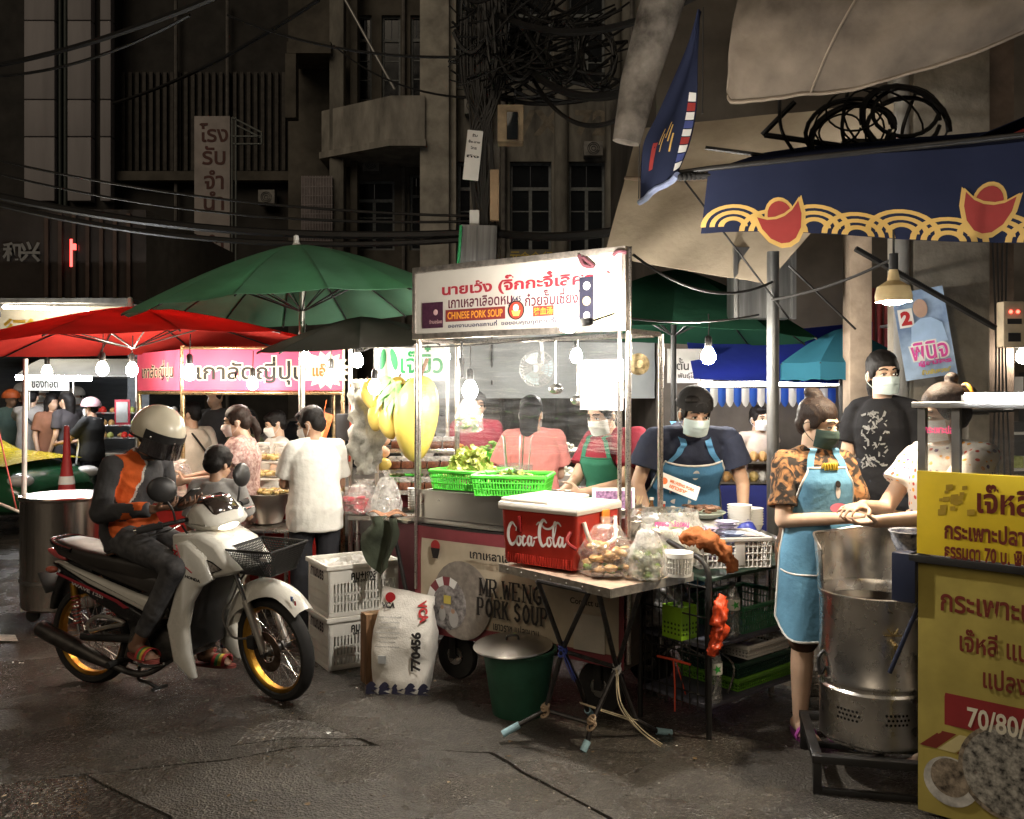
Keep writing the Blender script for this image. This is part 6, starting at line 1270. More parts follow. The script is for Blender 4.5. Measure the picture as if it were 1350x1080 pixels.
# ---- woman with bun, tie-dye shirt and long apron
mtie = bpy.data.materials.new('tie_dye'); mtie.use_nodes = True; nt = mtie.node_tree; b_ = nt.nodes['Principled BSDF']; b_.inputs['Roughness'].default_value = .9
tc = nd(nt, 'TexCoord'); n1 = nd(nt, 'TexNoise'); n1.inputs['Scale'].default_value = 16; n1.inputs['Detail'].default_value = 4; n1.inputs['Distortion'].default_value = 1.6; nt.links.new(tc.outputs['Object'], n1.inputs[0])
cr_ = nd(nt, 'ValToRGB'); cr_.color_ramp.elements[0].position = .46; cr_.color_ramp.elements[0].color = (.020, .014, .010, 1); cr_.color_ramp.elements[1].position = .60; cr_.color_ramp.elements[1].color = (.36, .17, .065, 1); nt.links.new(n1.outputs[0], cr_.inputs[0]); nt.links.new(cr_.outputs[0], b_.inputs['Base Color'])
w1 = Person('woman with hair bun in brown tie-dye shirt and pale blue apron behind the drum stove', (wx(1074, 4.2), 4.2, 0), R(9), 1.60, dict(
 head=(0, .03, 1.505), shR=(.145, 0, 1.325), shL=(-.145, 0, 1.325), elR=(.19, .06, 1.045), wrR=(-.09, .235, 1.075), elL=(-.20, .04, 1.06), wrL=(-.24, .25, 1.095), knR=(.07, .02, .48), knL=(-.09, .02, .48), anR=(.06, -.03, .075)), sk=1, vs=.0065, face=(32, 12, 0), female=True)
w1.build_body(handR=dict(d=(.9, -.35, .02), pn=(.1, .3, .8), curl=.35, grip=.3), handL=dict(d=(.25, -.9, -.05), pn=(.2, 0, -.8), curl=.35, grip=.2))
w1.shirt(mtie, sleeve=.78, g=.022, hem=-.12, amp=.011, cuff=.066, wid=.97)
w1.trousers(cloth('brown_shorts', (.09, .05, .03)), g=.02, length=0., name='shorts')
ao = apron(w1, M_apron, M_trim, top=3.75, w0=.55, w1=1.35, length=.40)
hr_ = w1.hair('topbun', M_hairb); w1.mask(mat('dark_green_mask', (.022, .045, .038), .8))
q = MB(); q.use(mat('print_pink', (.75, .22, .32), .6)); 
def aprint(s, name, shapes, par):
 """flat print laid on an apron: list of (kind, u, v, size, material)"""
 q = MB(); k = s.k; n = 0
 for (kind, u, v_, sz, m_) in shapes:
  q.use(m_); p = s.ap(u, v_, .0185+.0004*(n % 6)); n += 1; du = (s.ap(u+.03, v_)-s.ap(u-.03, v_)).normalized(); dv = (s.ap(u, v_-.03)-s.ap(u, v_+.03)).normalized(); nn = du.cross(dv).normalized(); M4 = axes(p, du, dv, nn)
  if kind == 'o': q.T = M4; q.add([(cos(2*pi*i/16)*sz[0], sin(2*pi*i/16)*sz[1], 0) for i in range(16)], [tuple(range(16))]); q.T = Mx()
  else: text(q, kind, M4, w=sz[0], h=sz[1], bold=.04)
 q.build(name, par, ang=0)
PK, WH, DKI = mat('print_pink', (.75, .22, .32), .6), M_whitep, M_ink
aprint(w1, 'apron_print', [('o', .60, .20, (.012, .03), WH), ('o', .60, .29, (.045, .022), PK), ('o', .60, .155, (.014, .016), DKI), ('แม่', .60, .43, (.15, .055), WH), ('แม่', .605, .432, (.138, .046), PK), ('น้ำพริก แม่', .60, .51, (.12, .024), PK), ('o', .60, .545, (.06, .009), WH)], ao)
def apt(s, a, b, m, name):               # pocket seam
 q = MB(); q.tube([s.ap(u, .66, .017) for u in lin(a, b, 16)], .004, 6); q.build(name, s.o, m)
apt(w1, .03, .97, M_trim, 'pocket_seam')
q = MB()
for j in range(6): q.tube(catmull([w1.ap(.35+j*.05, .0, .016), w1.ap(.38+j*.05, .0, .03)+V((0, 0, .02)), w1.ap(.42+j*.05, .02, .02)], 4), .005, 5)
q.build('yellow_chest_print', w1.o, mat('yellow_print', (.75, .55, .06), .7), kind='stuff')
for a in 'RL': w1.sandal(a, mat('purple_sole', (.25, .05, .22), .6), [mat('purple_strap', (.42, .08, .36), .5)])
# ---- taller girl in black printed tee
step = MB(); step.box(1.55, 9, 4.75, 16, .0, .14, .02); step.box(1.2, 1.549, 5.6, 16, .0, .13, .02); struct(step.build('pavement_kerb', None, M_slab))
w2 = Person('tall girl in black printed T-shirt and white mask beside the concrete column', (2.03, 4.98, .14), R(-32), 1.70, dict(shR=(.138, -.012, 1.33), shL=(-.138, -.012, 1.33), elL=(-.18, -.02, 1.06), wrL=(-.17, .08, .82), elR=(.18, .03, 1.06), wrR=(.10, .2, .86), head=(0, .01, 1.515)), sk=1, vs=.0075, face=(32, 2, -2), female=True)
w2.build_body(); w2.shirt(cloth('black_tee', (.011, .011, .013)), sleeve=.72, g=.018, hem=-.14, amp=.010, cuff=.06, wid=.92); w2.trousers(cloth('dark_jeans', (.02, .022, .03))); w2.hair('pony'); w2.mask(mat('surgical_blue', (.55, .66, .66), .8))
q = MB(); rd = random.Random(9)
for j in range(90):
 th, t = rd.uniform(-.05, .85), rd.uniform(1.6, 3.9)
 if abs((th-.4)/.42) > 1-.12*abs(t-2.9): continue
 p, n = w2.surf(w2.rg, -th+.25, t); s1 = rd.uniform(.006, .02); M4 = axes(p+n*.008, n.cross(V((0, 0, 1))).normalized(), V((0, 0, 1)), n)
 q.T = M4 @ Mx.Rotation(rd.uniform(0, 3), 4, 'Z'); q.add([(-s1, -s1*.35, 0), (s1, -s1*.2, 0), (s1*.7, s1*.4, 0), (-s1*.8, s1*.3, 0)], [(0, 1, 2, 3)])
q.T = Mx(); q.build('shirt_print', w2.o, mat('grey_shirt_print', (.19, .19, .185), .8, var=.4, vs=40), ang=0, kind='stuff')
# ---- customer in a dotted dress behind the yellow stall
md = bpy.data.materials.new('dotted_cotton'); md.use_nodes = True; nt = md.node_tree; b_ = nt.nodes['Principled BSDF']; b_.inputs['Roughness'].default_value = .9
tc = nd(nt, 'TexCoord'); vo = nd(nt, 'TexVoronoi'); vo.inputs['Scale'].default_value = 34; vo.inputs['Randomness'].default_value = .35; nt.links.new(tc.outputs['Object'], vo.inputs['Vector'])
lt_ = nd(nt, 'Math', operation='LESS_THAN'); lt_.inputs[1].default_value = .30; nt.links.new(vo.outputs['Distance'], lt_.inputs[0])
cr_ = nd(nt, 'ValToRGB'); cr_.color_ramp.interpolation = 'CONSTANT'; e_ = cr_.color_ramp.elements; e_[0].color = (.75, .32, .03, 1); e_[1].position = .4; e_[1].color = (.06, .035, .12, 1)
x_ = e_.new(.7); x_.color = (.5, .06, .03, 1); sp_ = nd(nt, 'SeparateColor'); nt.links.new(vo.outputs['Color'], sp_.inputs[0]); nt.links.new(sp_.outputs[0], cr_.inputs[0])
mx_ = nd(nt, 'Mix', data_type='RGBA'); mx_.inputs[6].default_value = (.66, .60, .52, 1); nt.links.new(lt_.outputs[0], mx_.inputs[0]); nt.links.new(cr_.outputs[0], mx_.inputs[7]); nt.links.new(mx_.outputs[2], b_.inputs['Base Color'])
w3 = Person('customer in cream dress with coloured dots behind the yellow stall reaching out her arm', (1.83, 3.80, 0), R(-70), 1.66, dict(elL=(-.18, .22, 1.10), wrL=(-.05, .44, 1.075), elR=(.2, .16, 1.08), wrR=(.08, .38, 1.12), head=(0, .03, 1.505), neck=(0, .02, 1.38)), sk=1, vs=.0075, face=(-18, 10, 0), female=True)
w3.build_body(handL=dict(d=(0, -1, 0), pn=(0, .1, 1), curl=.3), handR=dict(d=(.3, -1, 0), pn=(0, 0, -1), curl=.4)); w3.shirt(md, sleeve=.6, g=.03, hem=-.16, name='dress_top', amp=.008, cuff=.075); w3.skirt(md, .35); w3.hair('bun', M_hairb); w3.mask(mat('surgical_white', (.70, .70, .68), .8))
q = MB(); c = w3.hp(.0, -.105, .055); q.tube([c+(w3.hr*cos(t)+w3.hu*sin(t))*.040 for t in lin(0, 6.1, 14)], .008, 7); q.build('hair_tie', w3.o, mat('amber_tie', (.7, .30, .03), .4))
# ---- capped vendor leaning over the counter
mv = Person('vendor in navy T-shirt, black cap, white mask and blue apron leaning on the counter', (wx(908, 5.15), 5.15, 0), R(4), 1.75, dict(pelvis=(0, -.22, .90), waist=(0, -.15, 1.03), chest=(0, -.03, 1.17), neck=(0, .08, 1.31), head=(.01, .155, 1.405), shR=(.20, .04, 1.27), shL=(-.20, .04, 1.27), elR=(.285, .03, 1.01), wrR=(.24, .13, .84), elL=(-.285, .03, 1.01), wrL=(-.25, .14, .84), hipR=(.09, -.2, .88), hipL=(-.09, -.2, .88), knR=(.1, -.14, .48), knL=(-.1, -.14, .48), anR=(.1, -.2, .075), anL=(-.1, -.2, .075)), sk=0, vs=.007, face=(6, 16, 0))
mv.build_body(handR=dict(d=(.1, -.5, -.8), pn=(0, .9, -.4), curl=.4), handL=dict(d=(-.1, -.5, -.8), pn=(0, .9, -.4), curl=.4)); mv.shirt(cloth('navy_tee', (.030, .036, .062)), sleeve=.62, g=.032, hem=-.08, amp=.008, cuff=.075, wid=1.12)
mv.trousers(cloth('navy_trousers', (.02, .02, .03))); mva = apron(mv, cloth('apron_mid_blue', (.10, .28, .50)), M_trim, top=3.6, w0=.75, w1=1.2, length=.35, off=.018); mv.mask(mat('surgical_blue', (.55, .66, .66), .8)); mv.hair('short')
aprint(mv, 'apron_print', [('o', .52, .12, (.020, .035), WH), ('o', .55, .09, (.022, .018), DKI), ('o', .50, .235, (.055, .010), PK), ('o', .36, .30, (.035, .028), WH), ('o', .36, .30, (.028, .021), mat('print_plum', (.35, .12, .22), .6)), ('o', .52, .30, (.035, .028), WH), ('o', .52, .30, (.028, .021), mat('print_plum', (.35, .12, .22), .6)), ('o', .67, .32, (.03, .03), mat('print_plum', (.35, .12, .22), .6)), ('o', .45, .39, (.06, .02), WH)], mva)
q = MB(); q.grid(lambda u, v_: mv.hp(sin(u*2*pi)*(.090)*cos(R(90)-v_*R(96)), -.008+cos(u*2*pi)*.104*cos(R(90)-v_*R(96)), .030+.098*sin(R(90)-v_*R(96))), 32, 12, -.004); cp = q.build('cap', mv.o, cloth('black_cap', (.016, .015, .015)))
q = MB(); q.grid(lambda u, v_: mv.hp((u-.5)*.15*(1-.2*v_), -.095-.075*v_*sin(pi*(.25+.5*u)), .025-.02*v_+.02*cos((u-.5)*3)), 12, 6, .004); q.build('cap_brim', cp, cloth('black_cap', (.016, .015, .015)))
q = MB(); q.tube([mv.hp(sin(t)*.030, .085+.016*cos(t)*0+.006, .046+.022*max(0, cos(t))) for t in lin(-1.5, 1.5, 9)], .004, 6); q.build('cap_strap', cp, M_blackp)
# ---- vendor in red behind the plastic screen, and the woman with her back to us
vr = Person('vendor in red shirt and green apron working behind the plastic screen', (wx(812, 5.45), 5.45, 0), R(-48), 1.66, dict(chest=(0, .04, 1.2), neck=(0, .07, 1.35), head=(0, .12, 1.46), elR=(.2, .14, 1.05), wrR=(.10, .36, 1.0), elL=(-.2, .16, 1.06), wrL=(-.10, .40, 1.02)), sk=0, vs=.009, face=(0, 15, 0))
vr.build_body(handR=dict(d=(.2, -.9, -.2), pn=(0, .2, -1), curl=.3)); vr.shirt(cloth('maroon_tee', (.25, .025, .04)), sleeve=.7, g=.028, hem=-.10, cuff=.07); vr.trousers(cloth('navy_trousers', (.02, .02, .03))); apron(vr, cloth('apron_green', (.03, .15, .09)), mat('green_trim', (.02, .1, .06), .8), top=3.4, w0=.6, w1=1.2, length=.35); vr.hair('short'); vr.mask(mat('surgical_white', (.7, .7, .68), .8))
wp_ = Person('woman in coral pink shirt with dark ponytail seen from behind through the screen', (wx(702, 6.1), 6.1, 0), R(196), 1.60, dict(elL=(-.23, .04, 1.06), wrL=(-.15, .24, .98), elR=(.22, .06, 1.06), wrR=(.14, .26, 1.0), head=(.0, .03, 1.5)), sk=1, vs=.009, face=(-28, 8, 0), female=True)
wp_.build_body(low=True); wp_.shirt(cloth('coral_shirt', (.58, .22, .19)), sleeve=.7, g=.04, hem=-.12, cuff=.08); wp_.trousers(cloth('maroon_skirt', (.2, .05, .06))); wp_.hair('long'); wp_.mask(mat('surgical_white', (.7, .7, .68), .8))
wf = Person('distant masked woman in pale top beyond the steel pole', (wx(1000, 7.6), 7.6, 0), R(20), 1.5, {}, sk=1, vs=.011, female=True); wf.build_body(low=False); wf.shirt(cloth('pale_top', (.5, .42, .36)), sleeve=.2, g=.02); wf.trousers(cloth('navy_trousers', (.02, .02, .03))); wf.hair('short'); wf.mask(mat('surgical_white', (.7, .7, .68), .8))
# ---- drum stove
DX, DY = wx(1151, 3.78), 3.78
sd_ = thing('stove_stand', 'low dark angle-iron stand under the steel drum', 'stand', (DX, DY, 0), rz=R(-12)); q = MB()
for s_ in (-1, 1): q.box(-.27, .29, s_*.245-.02, s_*.245+.02, .135, .165, .003)
for s_ in (-1, 1): q.box(s_*.25-.02, s_*.25+.02, -.224, .224, .1355, .1645, .003)
q.build('top_frame', sd_, M_black)
for a in (-1, 1):
 for b in (-1, 1): q = MB(); q.box(a*.25-.016, a*.25+.016, b*.245-.016, b*.245+.016, .0, .134, .003); q.build('leg', sd_, M_black)
q = MB()
for s_ in (-1, 1): q.box(-.233, .233, s_*.245-.012, s_*.245+.012, .012, .035, .003)
q.box(-.012, .012, -.224, .224, .1365, .1545); q.build('lower_rail', sd_, M_black)
dr = thing('drum_stove', 'dented stainless steel drum stove with vent holes and small spout', 'stove', (DX, DY, .167)); rr = .212; q = MB()
pr = [(0, .002), (rr-.01, .002), (rr, .012), (rr+.003, .02), (rr, .03)]
pr += [(rr, .20), (rr+.006, .212), (rr+.006, .222), (rr-.002, .232), (rr-.002, .243), (rr+.006, .252), (rr+.006, .262), (rr, .272), (rr, .59), (rr+.006, .600), (rr+.007, .608), (rr-.004, .610), (rr-.012, .59), (rr-.012, .4), (0, .4)]
q.lathe(pr, n=64); q.build('drum_shell', dr, M_steel_d)
q = MB()
for g_ in range(3):
 for i in range(6):
  for j in range(3):
   a = R(-150+g_*52+i*4.4+(j % 2)*2.2); z = .155-j*.018
   q.T = Mx.Translation((cos(a)*(rr+.0008), sin(a)*(rr+.0008), z)) @ Mx.Rotation(a, 4, 'Z') @ Mx.Rotation(R(90), 4, 'Y'); q.lathe([(0, .0), (.0055, 0)], n=8)
q.T = Mx(); q.build('vent_hole', dr, mat('hole_black', (.004, .004, .004), .9), kind='stuff')
a = R(-93); q = MB(); q.T = Mx.Translation((cos(a)*rr, sin(a)*rr, .45)) @ Mx.Rotation(a+R(90), 4, 'Z'); q.cyl((0, 0, 0), (0, -.05, -.012), .010, .012, 12); q.cyl((-.035, -.012, .025), (.035, -.012, .025), .004); q.tube(catmull([(-.02, -.01, .05), (0, -.02, .03), (.022, -.01, .052)], 4), .003, 6); q.build('spout', dr, mat('brass', (.55, .42, .2), .3, .9))
q = MB(); q.T = Mx.Translation((0, 0, .58)); rd = random.Random(2)
def shield(u, v_):
 a = R(15)+u*R(172); o = .02+.05*v_; return (cos(a)*(rr-.004+o*.3)-.0, sin(a)*(rr-.004+o)*1.0, v_*.245*(1-.25*(abs(u-.5)*2)**5)+.012*sin(u*8)*v_)
q.grid(shield, 34, 10, .0025); ws_ = q.build('wind_shield', dr, mat('heat_steel', (.68, .65, .60), .25, 1., var=.3, vs=4, bump=.25, bs=6))
q = MB(); q.T = Mx.Translation((0, 0, .58)); q.tube([V(shield(u, 1.0)) for u in lin(0, 1, 30)], .005, 6); q.build('rolled_edge', ws_, M_steel)
q = MB(); q.tube(catmull([(-rr, -.04, .30), (-rr-.02, -.04, .27), (-rr-.025, -.03, .33), (-rr, -.02, .36)], 4), .008, 6); q.build('side_handle', dr, M_blackp)
wk = bowl('wok', 'blackened wok sitting in the top of the drum stove', (DX, DY, .655), .185, .07, mat('dark_oil', (.05, .03, .02), .2), mat('wok_iron', (.05, .045, .04), .4, .8), 'wok')
# ---- yellow stall at the right edge
YO = V((wx(1211, 3.43), 3.43, 0)); yu = V((.741, -.671, 0)); yv = V((.671, .741, 0)); YM = axes(YO, yu, yv, V((0, 0, 1))); YI = YM.inverted()
ys = thing('fish_maw_stall', 'yellow stall with glass case, tube lamp and dark red Thai lettering', 'stall', M=YM)
def yt(px, py, off=.0):
 o = V((0, 0, CZ)); d = V(((px-675)/F, 1, -(py-HY)/F)); t = (YO-yv*off-o).dot(yv)/d.dot(yv); p = YI @ (o+d*t); return p.x, p.z
YW = 1.1
M_yel = mat('yellow_vinyl', (.72, .52, .03), .4, var=.12, vs=4, rvar=.15); M_yeld = mat('yellow_banner', (.36, .29, .07), .45, var=.25, vs=3, rvar=.2)
M_dred = mat('dark_red_letter', (.16, .025, .015), .5)
q = MB(); q.box(.02, YW, .02, .75, .05, .94, .01); q.build('cabinet', ys, M_steel_d)
q = MB(); q.grid(lambda u, v_: (u*YW, .0-.003*sin(u*9+v_*2)-.003*NZ.noise(V((u*7, v_*6, 5))), .955-v_*.93), 30, 24, .003); yb = q.build('lower_banner', ys, M_yeld, ang=70)
q = MB(); q.box(-.03, YW, -.03, .78, .957, .985, .004); q.build('counter_edge', ys, M_black)
q = MB(); q.box(.0, YW, -.022, -.005, .99, 1.30, .004); ysn = q.build('upper_sign', ys, M_yel)
for i in range(3):
 x = .0 if i == 0 else (.12 if i == 1 else YW-.02); q = MB(); q.box(x-.004, x+.024, .0, .03, .99, 1.535); q.build('case_post', ys, mat('aluminium', (.48, .46, .43), .4, .9, var=.2), ang=0)
q = MB(); q.box(-.02, YW, -.02, .62, 1.536, 1.556, .003); q.build('case_top', ys, mat('aluminium', (.48, .46, .43), .4, .9))
q = MB(); q.box(.03, YW, .008, .012, 1.301, 1.535); q.build('case_glass', ys, film('case_glass', (.8, .82, .8), .10, .95, .03, .03, 3, .1), ang=0)
q = MB(); q.box(.005, .009, .03, .6, .99, 1.535); q.build('side_glass', ys, film('case_glass', (.8, .82, .8), .10, .95, .03, .03, 3, .1), ang=0)
q = MB(); text(q, 'กระเพาะปลา', Mx.Translation((.075, .004, 1.455)) @ FACE, w=.11, h=.03, bold=.03); q.build('pink_script', ys, mat('neon_pink', (.8, .12, .25), .5, emit=.3, ecol=(1, .1, .25)), ang=0)
def ytext(s_, px0, px1, py, h, m, par, name, off=.024, bold=.03, al=0):
 x0, z0 = yt(px0, py, off); x1, _ = yt(px1, py, off); q = MB(); text(q, s_, Mx.Translation(((x0 if al else (x0+x1)/2), -off, z0)) @ FACE, w=x1-x0, h=h, bold=bold, align='L' if al else 'C'); q.build(name, par, m, ang=0)
ytext('เจ๊หลี', 1288, 1360, 657, .105, M_dred, ysn, 'stall_name', bold=.03)
ytext('กระเพาะปลาน้ำแดง', 1245, 1420, 697, .075, M_dred, ysn, 'dish_name'); ytext('ธรรมดา 70 บ. พิเศษ 100 บ.', 1245, 1425, 726, .055, M_dred, ysn, 'price_line', bold=.035)
q = MB(); rd = random.Random(11)
for j in range(16):
 x, z = yt(1240+rd.uniform(0, 40), 640+rd.uniform(0, 36), .0235); s1 = rd.uniform(.006, .014); q.T = Mx.Translation((x, -.0232-.0001*j, z)) @ FACE; q.add([(-s1, -s1, 0), (s1, -s1*.6, 0), (s1, s1, 0), (-s1, s1*.7, 0)], [(0, 1, 2, 3)])
q.T = Mx(); q.build('scuffed_print', ysn, mat('yellow_shade', (.45, .30, .03), .5), ang=0, kind='stuff')
ytext('กระเพาะปลา', 1240, 1400, 790, .085, M_dred, yb, 'banner_dish', off=.0082, bold=.02); ytext('เจ๊หลี แปลงนาม', 1265, 1440, 843, .085, M_dred, yb, 'banner_name', off=.0082, bold=.02); ytext('แปลงนาม', 1296, 1400, 893, .075, M_dred, yb, 'banner_street', off=.0082, bold=.02)
(xa, za), (xb, zb) = yt(1244, 914, .018), yt(1430, 972, .018); q = MB(); q.add([(xa, -.0075, za), (xa, -.0075, yt(1244, 956, .018)[1]), (YW-.005, -.0075, yt(1244, 956, .018)[1]), (YW-.005, -.0075, za)], [(0, 1, 2, 3)]); rp_ = q.build('red_price_bar', yb, mat('deep_red', (.22, .02, .02), .5), ang=0)
ytext('70/80/100', 1275, 1400, 945, .075, mat('letter_cream', (.6, .55, .42), .6), rp_, 'price_numbers', off=.0092, bold=.02)
q = MB().use(mat('photo_bowl_white', (.42, .40, .36), .5, var=.4, vs=20)); c_ = yt(1252, 1032, .018); disc(q, c_, .095, -.0077, sz=.95); q.use(mat('photo_food_brown', (.13, .09, .06), .5, var=.8, vs=35, col2=(.35, .28, .2))); disc(q, (c_[0]+.0, c_[1]+.015), .07, -.0081); c2 = yt(1330, 1022, .018); disc(q, c2, .17, -.0085, n=36); q.use(mat('photo_food_grey', (.10, .09, .075), .5, var=.9, vs=45, col2=(.42, .39, .33))); disc(q, c2, .155, -.0089, n=36)
for j in range(5): q.use((M_dred, mat('stripe_cream', (.5, .42, .2), .5))[j % 2]); x = c_[0]-.11+j*.065; z = c_[1]+.14; q.add([(x, -.0073, z-.03), (x+.06, -.0073, z-.03), (x+.13, -.0073, z+.04), (x+.075, -.0073, z+.04)], [(0, 1, 2, 3)])
q.build('food_photos', yb, ang=0)
q = MB(); q.cyl((.03, .05, .90), (-.10, -.02, .52), .009); q.box(-.09, -.002, -.03, .05, .80, .985, .005); q.build('hinge_bracket', ys, mat('blue_black', (.02, .025, .05), .4))
x_, z_ = yt(1292, 548, .03)
tl = thing('tube_lamp', 'white tube lamp on top of the yellow stall case', 'lamp', YM @ V((.17, -.02, 1.578)), rz=atan2(yu.y, yu.x)); q = MB(); q.cyl((0, 0, 0), (.85, 0, 0), .014, n=10); q.build('tube', tl, lit('stall_tube', (.95, .97, 1.), 48)); q = MB(); q.box(-.02, .87, .016, .03, -.016, .006, .003); q.build('fitting', tl, M_alu)
bowl('serving_pot', 'blue and white enamel pot behind the steel wind shield', YM @ V((-.13, .30, .93)), .08, .09, None, mat('blue_enamel', (.06, .09, .35), .25, var=.8, vs=25, col2=(.6, .62, .66)), 'pot')
# ================================================================ umbrellas
def fabric(name, col, tl=.45, var=.15, bump=.2):
 """woven canopy cloth that lets lamp light glow through"""
 if name in MATS: return MATS[name]
 m = bpy.data.materials.new(name); m.use_nodes = True; nt = m.node_tree; L = nt.links.new; nt.nodes.remove(nt.nodes['Principled BSDF'])
 tc = nd(nt, 'TexCoord'); n = nd(nt, 'TexNoise'); n.inputs['Scale'].default_value = 3.5; n.inputs['Detail'].default_value = 8; L(tc.outputs['Object'], n.inputs[0])
 mx = nd(nt, 'Mix', data_type='RGBA'); L(n.outputs[0], mx.inputs[0]); mx.inputs[6].default_value = (*[c*(1-var*2) for c in col], 1); mx.inputs[7].default_value = (*[min(1, c*(1+var*2)) for c in col], 1)
 d = nd(nt, 'BsdfDiffuse'); t = nd(nt, 'BsdfTranslucent'); L(mx.outputs[2], d.inputs[0]); L(mx.outputs[2], t.inputs[0]); n2 = nd(nt, 'TexNoise'); n2.inputs['Scale'].default_value = 14; L(tc.outputs['Object'], n2.inputs[0])
 bp = nd(nt, 'Bump'); bp.inputs['Strength'].default_value = bump; bp.inputs['Distance'].default_value = .02; L(n2.outputs[0], bp.inputs['Height']); L(bp.outputs[0], d.inputs['Normal'])
 a = nd(nt, 'MixShader'); a.inputs[0].default_value = tl; L(d.outputs[0], a.inputs[1]); L(t.outputs[0], a.inputs[2]); L(a.outputs[0], nt.nodes['Material Output'].inputs[0]); MATS[name] = m; return m
def umbrella(label, c, zr, za, rad, m, n=12, tilt=(0, 0), pole=True, polem=None, valance=0., tip=True, poledx=0., a0=.13):
 o = thing('market_umbrella', label, 'umbrella', (c[0], c[1], 0), group='market umbrellas'); T = Mx.Translation((0, 0, zr)) @ Mx.Rotation(R(tilt[0]), 4, 'Y') @ Mx.Rotation(R(tilt[1]), 4, 'X'); h = za-zr
 for i in range(n):
  A, B = 2*pi*i/n+a0, 2*pi*(i+1)/n+a0; q = MB(T)
  def fn(u, v_):
   r_ = rad*u; sg = 1-.035*sin(pi*v_)*u; p = V((cos(A), sin(A), 0)).lerp(V((cos(B), sin(B), 0)), v_)*r_*sg; z = h*(1-u**1.35)-.025*sin(pi*v_)*u*sin(pi*u*.9)
   return (p.x, p.y, z)
  q.grid(fn, 9, 6, .0025)
  if valance: q.grid(lambda u, v_: V(fn(1, v_))+V((0, 0, -valance*u-.006*sin(v_*14)*u)), 2, 8, .0025)
  q.build('canopy_panel', o, m, ang=60)
  q = MB(T); q.tube([(cos(A)*rad*u, sin(A)*rad*u, h*(1-u**1.35)-.012) for u in lin(.02, 1, 8)], .006, 6); rb = q.build('rib', o, M_black); q = MB(T); q.tube([(cos(A)*rad*.52, sin(A)*rad*.52, h*(1-.52**1.35)-.02), (0, 0, h*.08-.05)], .005, 5); q.build('strut', rb, M_black)
 if tip: q = MB(T); q.lathe([(.0, h+.07), (.018, h+.06), (.02, h+.02), (.035, h-.01), (.035, h-.03)], n=12); q.build('finial', o, M_whitep)
 if pole: q = MB(); q.tube([(poledx, 0, 0), (0, 0, zr+h*.95)], .022, 12); q.build('pole', o, polem or M_alu)
 return o
M_gru = fabric('umbrella_green', (.20, .40, .27), .6); M_redu = fabric('umbrella_red', (.62, .065, .055), .6); M_blku = fabric('umbrella_black', (.13, .12, .11), .35); M_dgu = fabric('umbrella_bottle', (.022, .075, .045), .3)
umbrella('large green market umbrella behind the red one', (wx(398, 6.35), 6.35), 2.16, 2.62, 1.18, M_gru, 14, (-4.5, 0), polem=M_alu)
umbrella('red market umbrella at the left over the chestnut stall', (wx(175, 6.5), 6.5), 1.93, 2.20, 1.22, M_redu, 10, (-3.5, 0), pole=False, a0=.3)
umbrella('black market umbrella between chestnut stall and fruit sign', (wx(478, 6.15), 6.15), 1.90, 2.10, .70, M_blku, 8, (-3, 4), pole=False, tip=False)
umbrella('dark green umbrella right of the soup cart', (wx(888, 6.9), 6.9), 2.02, 2.52, 1.05, M_dgu, 10, (3, 0), tip=False, polem=M_black)
umbrella('teal blue umbrella edge beyond the steel pole', (wx(1110, 6.6), 6.6), 1.80, 2.05, .46, fabric('umbrella_teal', (.05, .21, .30), .3), 8, (0, 0), tip=False, polem=M_black, valance=.12)
# ================================================================ chestnut stall
YC = 6.9
cs = thing('chestnut_stall', 'chestnut stall with pink signboards and black Thai lettering on a brass frame', 'stall', (wx(320, YC), YC, 0)); T = Mx.Translation(-V(cs.location))
M_pink = mat('pink_sign', (.62, .075, .16), .5, var=.1, vs=3); M_brass = mat('brass_frame', (.55, .40, .22), .3, .9, var=.2, vs=20)
for (px, y_) in ((241, YC), (452, YC), (184, YC+.75), (440, YC+.9)):
 q = MB(T); q.cyl((wx(px, y_), y_, 0), (wx(px, y_), y_, wz(456, y_)), .017); q.build('post', cs, M_brass)
q = MB(T); q.box(wx(243, YC), wx(452, YC), YC-.02, YC+.005, wz(515, YC), wz(461, YC)); sg1 = q.build('signboard', cs, M_pink, ang=0)
A_, B_ = V((wx(239, YC), YC, 0)), V((wx(183, YC+.75), YC+.75, 0)); d_ = (B_-A_); q = MB(T); zt_, zb_ = wz(461, YC), wz(515, YC); nn = V((-d_.y, d_.x, 0)).normalized()*.012
q.add([(*(A_+nn).xy, zb_), (*(B_+nn).xy, zb_), (*(B_+nn).xy, zt_), (*(A_+nn).xy, zt_), (*(A_-nn).xy, zb_), (*(B_-nn).xy, zb_), (*(B_-nn).xy, zt_), (*(A_-nn).xy, zt_)], [(0, 1, 2, 3), (7, 6, 5, 4), (3, 2, 6, 7), (0, 4, 5, 1), (1, 5, 6, 2), (0, 3, 7, 4)]); sg2 = q.build('side_signboard', cs, M_pink, ang=0)
mcream = mat('letter_outline', (.72, .62, .48), .6)
q = MB(T); Mq = Mx.Translation(V((wx(332, YC), YC-.022, wz(489, YC)))) @ FACE; text(q, 'เกาลัดญี่ปุ่น', Mq, w=.84, h=.235, bold=.075); q.build('lettering_outline', sg1, mcream, ang=0)
q = MB(T); Mq = Mx.Translation(V((wx(332, YC), YC-.0235, wz(489, YC)))) @ FACE; text(q, 'เกาลัดญี่ปุ่น', Mq, w=.82, h=.215, bold=.02); q.build('lettering', sg1, M_ink, ang=0)
mid = (A_+B_)/2; u_ = -d_.normalized(); nf = V((u_.y, -u_.x, 0)); 
